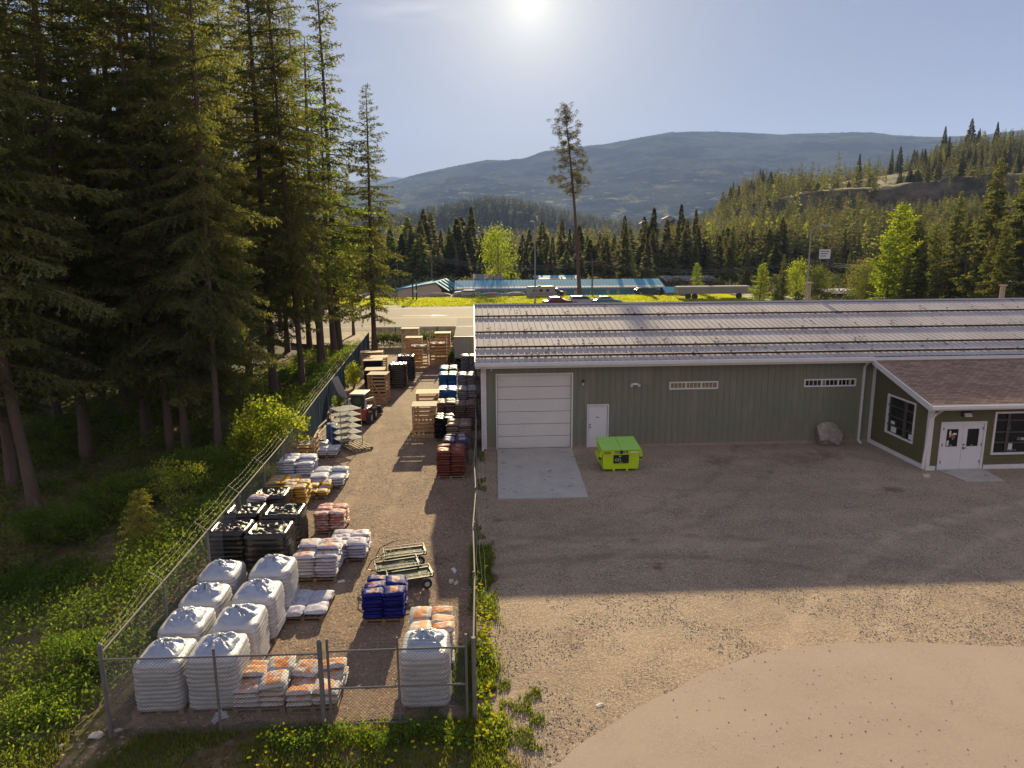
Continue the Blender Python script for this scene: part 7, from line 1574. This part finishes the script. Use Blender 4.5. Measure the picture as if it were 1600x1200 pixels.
# motorhome, boats
MHm = thing('motorhome', 'white motorhome with tan stripes parked on the verge', 'motorhome', (12.2, 128.5, tz(12.2, 128.5)-.3), math.radians(14)); MHm.scale = (.72, .8, .8)
mb = MB(); mb.prism([(-3.6, .5), (3.0, .5), (3.6, .9), (3.6, 1.4), (3.0, 1.7), (3.4, 2.3), (3.1, 2.75), (-3.6, 2.75)], -1.1, 1.1); mb.build('body', PW, MHm, bevel=.05)
mb = MB(); mb.box(-3.4, 2.6, -1.115, -1.102, 1.0, 1.2); mb.build('stripe', M('tan_stripe', (.3, .2, .12)), MHm)
for x in (-2.6, -1.0, .8): mb = MB(); mb.box(x, x+.8, -1.13, -1.116, 1.6, 2.1); mb.build('window', GLASS, MHm)
for x in (-2.2, 2.4):
    for s in (-1, 1): mb = MB(); mb.tube((x, s*.85, .42), (x, s*1.1, .42), .42, None, 14); mb.build('wheel', TYRE, MHm)
mb = MB(); mb.box(-1, -.3, -.4, .4, 2.76, 2.95); mb.build('roof_vent', PW, MHm)
def boat(label, x, y, L, rz, cov):
    z = tz(x, y); t = thing('boat_on_trailer', label, 'boat', (x, y, z-.15), rz); t.scale = (.75, .6, .55); h = L/2; mb = MB()
    mb.hexa([(-h, -.6, .6), (h*.7, -.25, .55), (h*.7, .25, .55), (-h, .6, .6), (-h, -1.0, 1.3), (h, -.05, 1.5), (h, .05, 1.5), (-h, 1.0, 1.3)]); mb.build('hull', PW, t, bevel=.04)
    mb = MB(); mb.hexa([(-h*.95, -.95, 1.31), (h*.6, -.35, 1.42), (h*.6, .35, 1.42), (-h*.95, .95, 1.31), (-h*.7, -.3, 1.75), (h*.1, -.2, 1.85), (h*.1, .2, 1.85), (-h*.7, .3, 1.75)]); mb.build('cover', cov, t)
    mb = MB(); mb.bar((-h*.9, 0, .45), (h*1.2, 0, .45), .12, .1); mb.bar((-.6, -.9, .4), (-.6, .9, .4), .1, .1); mb.build('trailer_frame', DARKMETAL, t)
    for s in (-1, 1): mb = MB(); mb.tube((-.6, s*.85, .32), (-.6, s*1.05, .32), .32, None, 14); mb.build('wheel', TYRE, t)
pk = M('boat_cover_pink', (.42, .26, .22), (.35, .22, .2), scale=2)
boat('long covered boat on a trailer left of the storage doors', -7.0, 129.0, 7.5, math.radians(182), pk)
boat('covered boat on a trailer before the fourth storage door', 3.6, 129.0, 6, math.radians(4), pk)
boat('white boat behind the lamp pole beside the motorhome', 7.2, 129.2, 5, math.radians(186), PW)
# white trailer at the end of the mound
t = thing('long_trailer', 'long pale trailer parked at the right end of the verge', 'trailer', (40.6, 118.5, tz(40, 118.5)))
mb = MB(); mb.box(-6.3, 6.3, 0, 2.5, .9, 2.0); mb.hexa([(-6.3, 0, 2.0), (6.3, 0, 2.0), (6.3, 2.5, 2.0), (-6.3, 2.5, 2.0), (-6.2, .3, 2.15), (6.2, .3, 2.15), (6.2, 2.2, 2.15), (-6.2, 2.2, 2.15)]); mb.build('body', CREAMW, t, bevel=.05)
for x in (-4.5, -3.4, 4.2):
    mb = MB(); mb.tube((x, -.02, .5), (x, .3, .5), .5, None, 14); mb.build('wheel', TYRE, t)
# ------------------------------------------------------------------ poles, lamps, wires
POLEW = M('weathered_pole_wood', (.16, .11, .08), (.11, .08, .06), scale=2, rough=.9, stretch=(1, 1, .1)); STEELP = M('grey_steel_pole', (.30, .31, .32), (.26, .27, .28), scale=1, rough=.45, metal=.5)
def lamp(label, px, pytop, Y, yaw, arm):
    b = AT(px, pytop, Y); t = thing('street_lamp', label, 'street lamp', (b.x, Y, 0), yaw); h = b.z
    mb = MB(); mb.tube((0, 0, 0), (0, 0, h-arm*.55), .13, .08, 10); n = 10; pts = [(arm*math.sin(k/n*math.pi/2)*(1), 0, h-arm*.55+arm*.55*(1-math.cos(k/n*math.pi/2)) if False else h-arm*.55+arm*.55*math.sin(k/n*math.pi/2)) for k in range(n+1)]
    pts = [(arm*(1-math.cos(k/n*math.pi/2)), 0, h-arm*.55+arm*.55*math.sin(k/n*math.pi/2)) for k in range(n+1)]
    mb.path(pts, .055, 8); mb.build('pole', STEELP, t)
    mb = MB(); mb.hexa([(arm-.1, -.13, h-.1), (arm+.7, -.12, h-.08), (arm+.7, .12, h-.08), (arm-.1, .13, h-.1), (arm-.1, -.08, h+.06), (arm+.6, -.08, h+.04), (arm+.6, .08, h+.04), (arm-.1, .08, h+.06)]); mb.build('lamp_head', STEELP, t, bevel=.02)
lamp('tall grey highway lamp seen end on behind the roof ridge', 836, 345, 104, math.radians(100), 1.6)
lamp('curved arm street lamp over the forest to the right', 1268, 352, 84, 0, 1.6)
def pole(label, px, pyb, pyt, Y, cross=True, r=.15, transf=False):
    b = AT(px, pyb, Y); zt = AT(px, pyt, Y).z; zb = tz(b.x, Y)-.2; t = thing('utility_pole', label, 'utility pole', (b.x, Y, 0)); mb = MB(); mb.tube((0, 0, zb), (0, 0, zt), r, r*.75, 10); mb.build('pole', POLEW, t)
    if cross: mb = MB(); mb.bar((-1.1, 0, zt-.5), (1.1, 0, zt-.5), .1, .12); [mb.tube((x, 0, zt-.44), (x, 0, zt-.25), .05, .04, 8) for x in (-1, -.5, .5, 1)]; mb.build('crossarm', POLEW, t)
    return Vector((b.x, Y, zt-.3))
P1 = pole('utility pole right of the tall leaning pine', 925, 462, 405, 128); P2 = pole('thin utility pole in the trees left of the shed', 675, 440, 397, 150); P3 = pole('utility pole behind the tall trees at right', 1503, 470, 398, 96); P4 = pole('thin utility pole among the left tree belt', 622, 440, 412, 152, False)
P5 = pole('utility pole at the foot of the hillside on the right', 1262, 450, 404, 130)
def wires(A_, B_, n, label, sag=1.2, dx=.5, r=.022):
    A_ = Vector(A_); B_ = Vector(B_); mb = MB(); m = Vector(((A_+B_)/2)); o = m.copy()
    for k in range(n):
        pts = []
        for i in range(17):
            t = i/16; q = A_.lerp(B_, t); q.z -= sag*4*t*(1-t)+k*.28; q.y += k*.25; pts.append(q-o)
        mb.path(pts, r, 4)
    tag(mb.build('overhead_wires', DARKMETAL if n < 3 else WIRE, loc=o), label, 'power lines')
wires(P4, P2, 2, 'power lines between the two thin left poles'); wires(P2, P1, 4, 'power lines crossing in front of the bright deciduous tree', 1.4)
wires(P1, P5, 3, 'power lines running right from the pole by the pine', 1.6); wires(P5, P3, 3, 'power lines in front of the hillside at right', 1.0); wires(P3, P3+Vector((60, -10, 2)), 2, 'power lines leaving the picture on the right', 1.0); wires((-50, 150, P4.z), P4, 2, 'power lines behind the left woods')
# black twin post beside the shed, billboard and sign
t = thing('sign_post', 'dark twin post marker with shadow on the bright verge', 'sign', (G(653, 467).x, 121.5, 0)); z0 = tz(-8, 121.5)
mb = MB(); mb.box(-.42, -.2, -.1, .1, z0-.1, z0+3.1); mb.box(.2, .42, -.1, .1, z0-.1, z0+2.9); mb.build('post', BLACKP, t); mb = MB(); mb.prism([(-.42, z0+3.1), (.42, z0+2.9), (0, z0+3.6)], -.08, .08); mb.build('cap', BLACKP, t); mb = MB(); mb.box(-.15, .35, -.13, -.101, z0+1.4, z0+1.8); mb.build('notice', PAPER, t)
p = AT(1289, 397, 150); t = thing('billboard', 'small pale roadside billboard among the trees on the right', 'billboard', (p.x, 150, 0)); mb = MB(); mb.box(-1.2, 1.2, 0, .15, p.z-1.0, p.z+1.0); mb.build('panel', WHITE, t); mb = MB(); [mb.box(x, x+.15, .16, .3, tz(p.x, 150)-.1, p.z+.8) for x in (-.9, .8)]; mb.build('post', POLEW, t)
mb = MB(); [mb.box(-1.0, .9-.3*k, -.012, -.002, p.z+.5-.5*k, p.z+.7-.5*k) for k in range(3)]; mb.build('panel_marks', M('mark_grey', (.2, .2, .2)), t)
# ------------------------------------------------------------------ haze
mb = MB(); mb.box(-8200, 8200, -400, 9900, -40, 1500)
hm = bpy.data.materials.new('haze_air'); hm.use_nodes = True; nt = hm.node_tree; nt.nodes.remove(nt.nodes['Principled BSDF'])
pv = nt.nodes.new('ShaderNodeVolumePrincipled'); pv.inputs['Density'].default_value = 9e-5; pv.inputs['Color'].default_value = (.40, .57, 1.0, 1); pv.inputs['Anisotropy'].default_value = .0
nt.links.new(pv.outputs[0], nt.nodes['Material Output'].inputs['Volume'])
hz = mb.build('haze', hm); hz['kind'] = 'stuff'
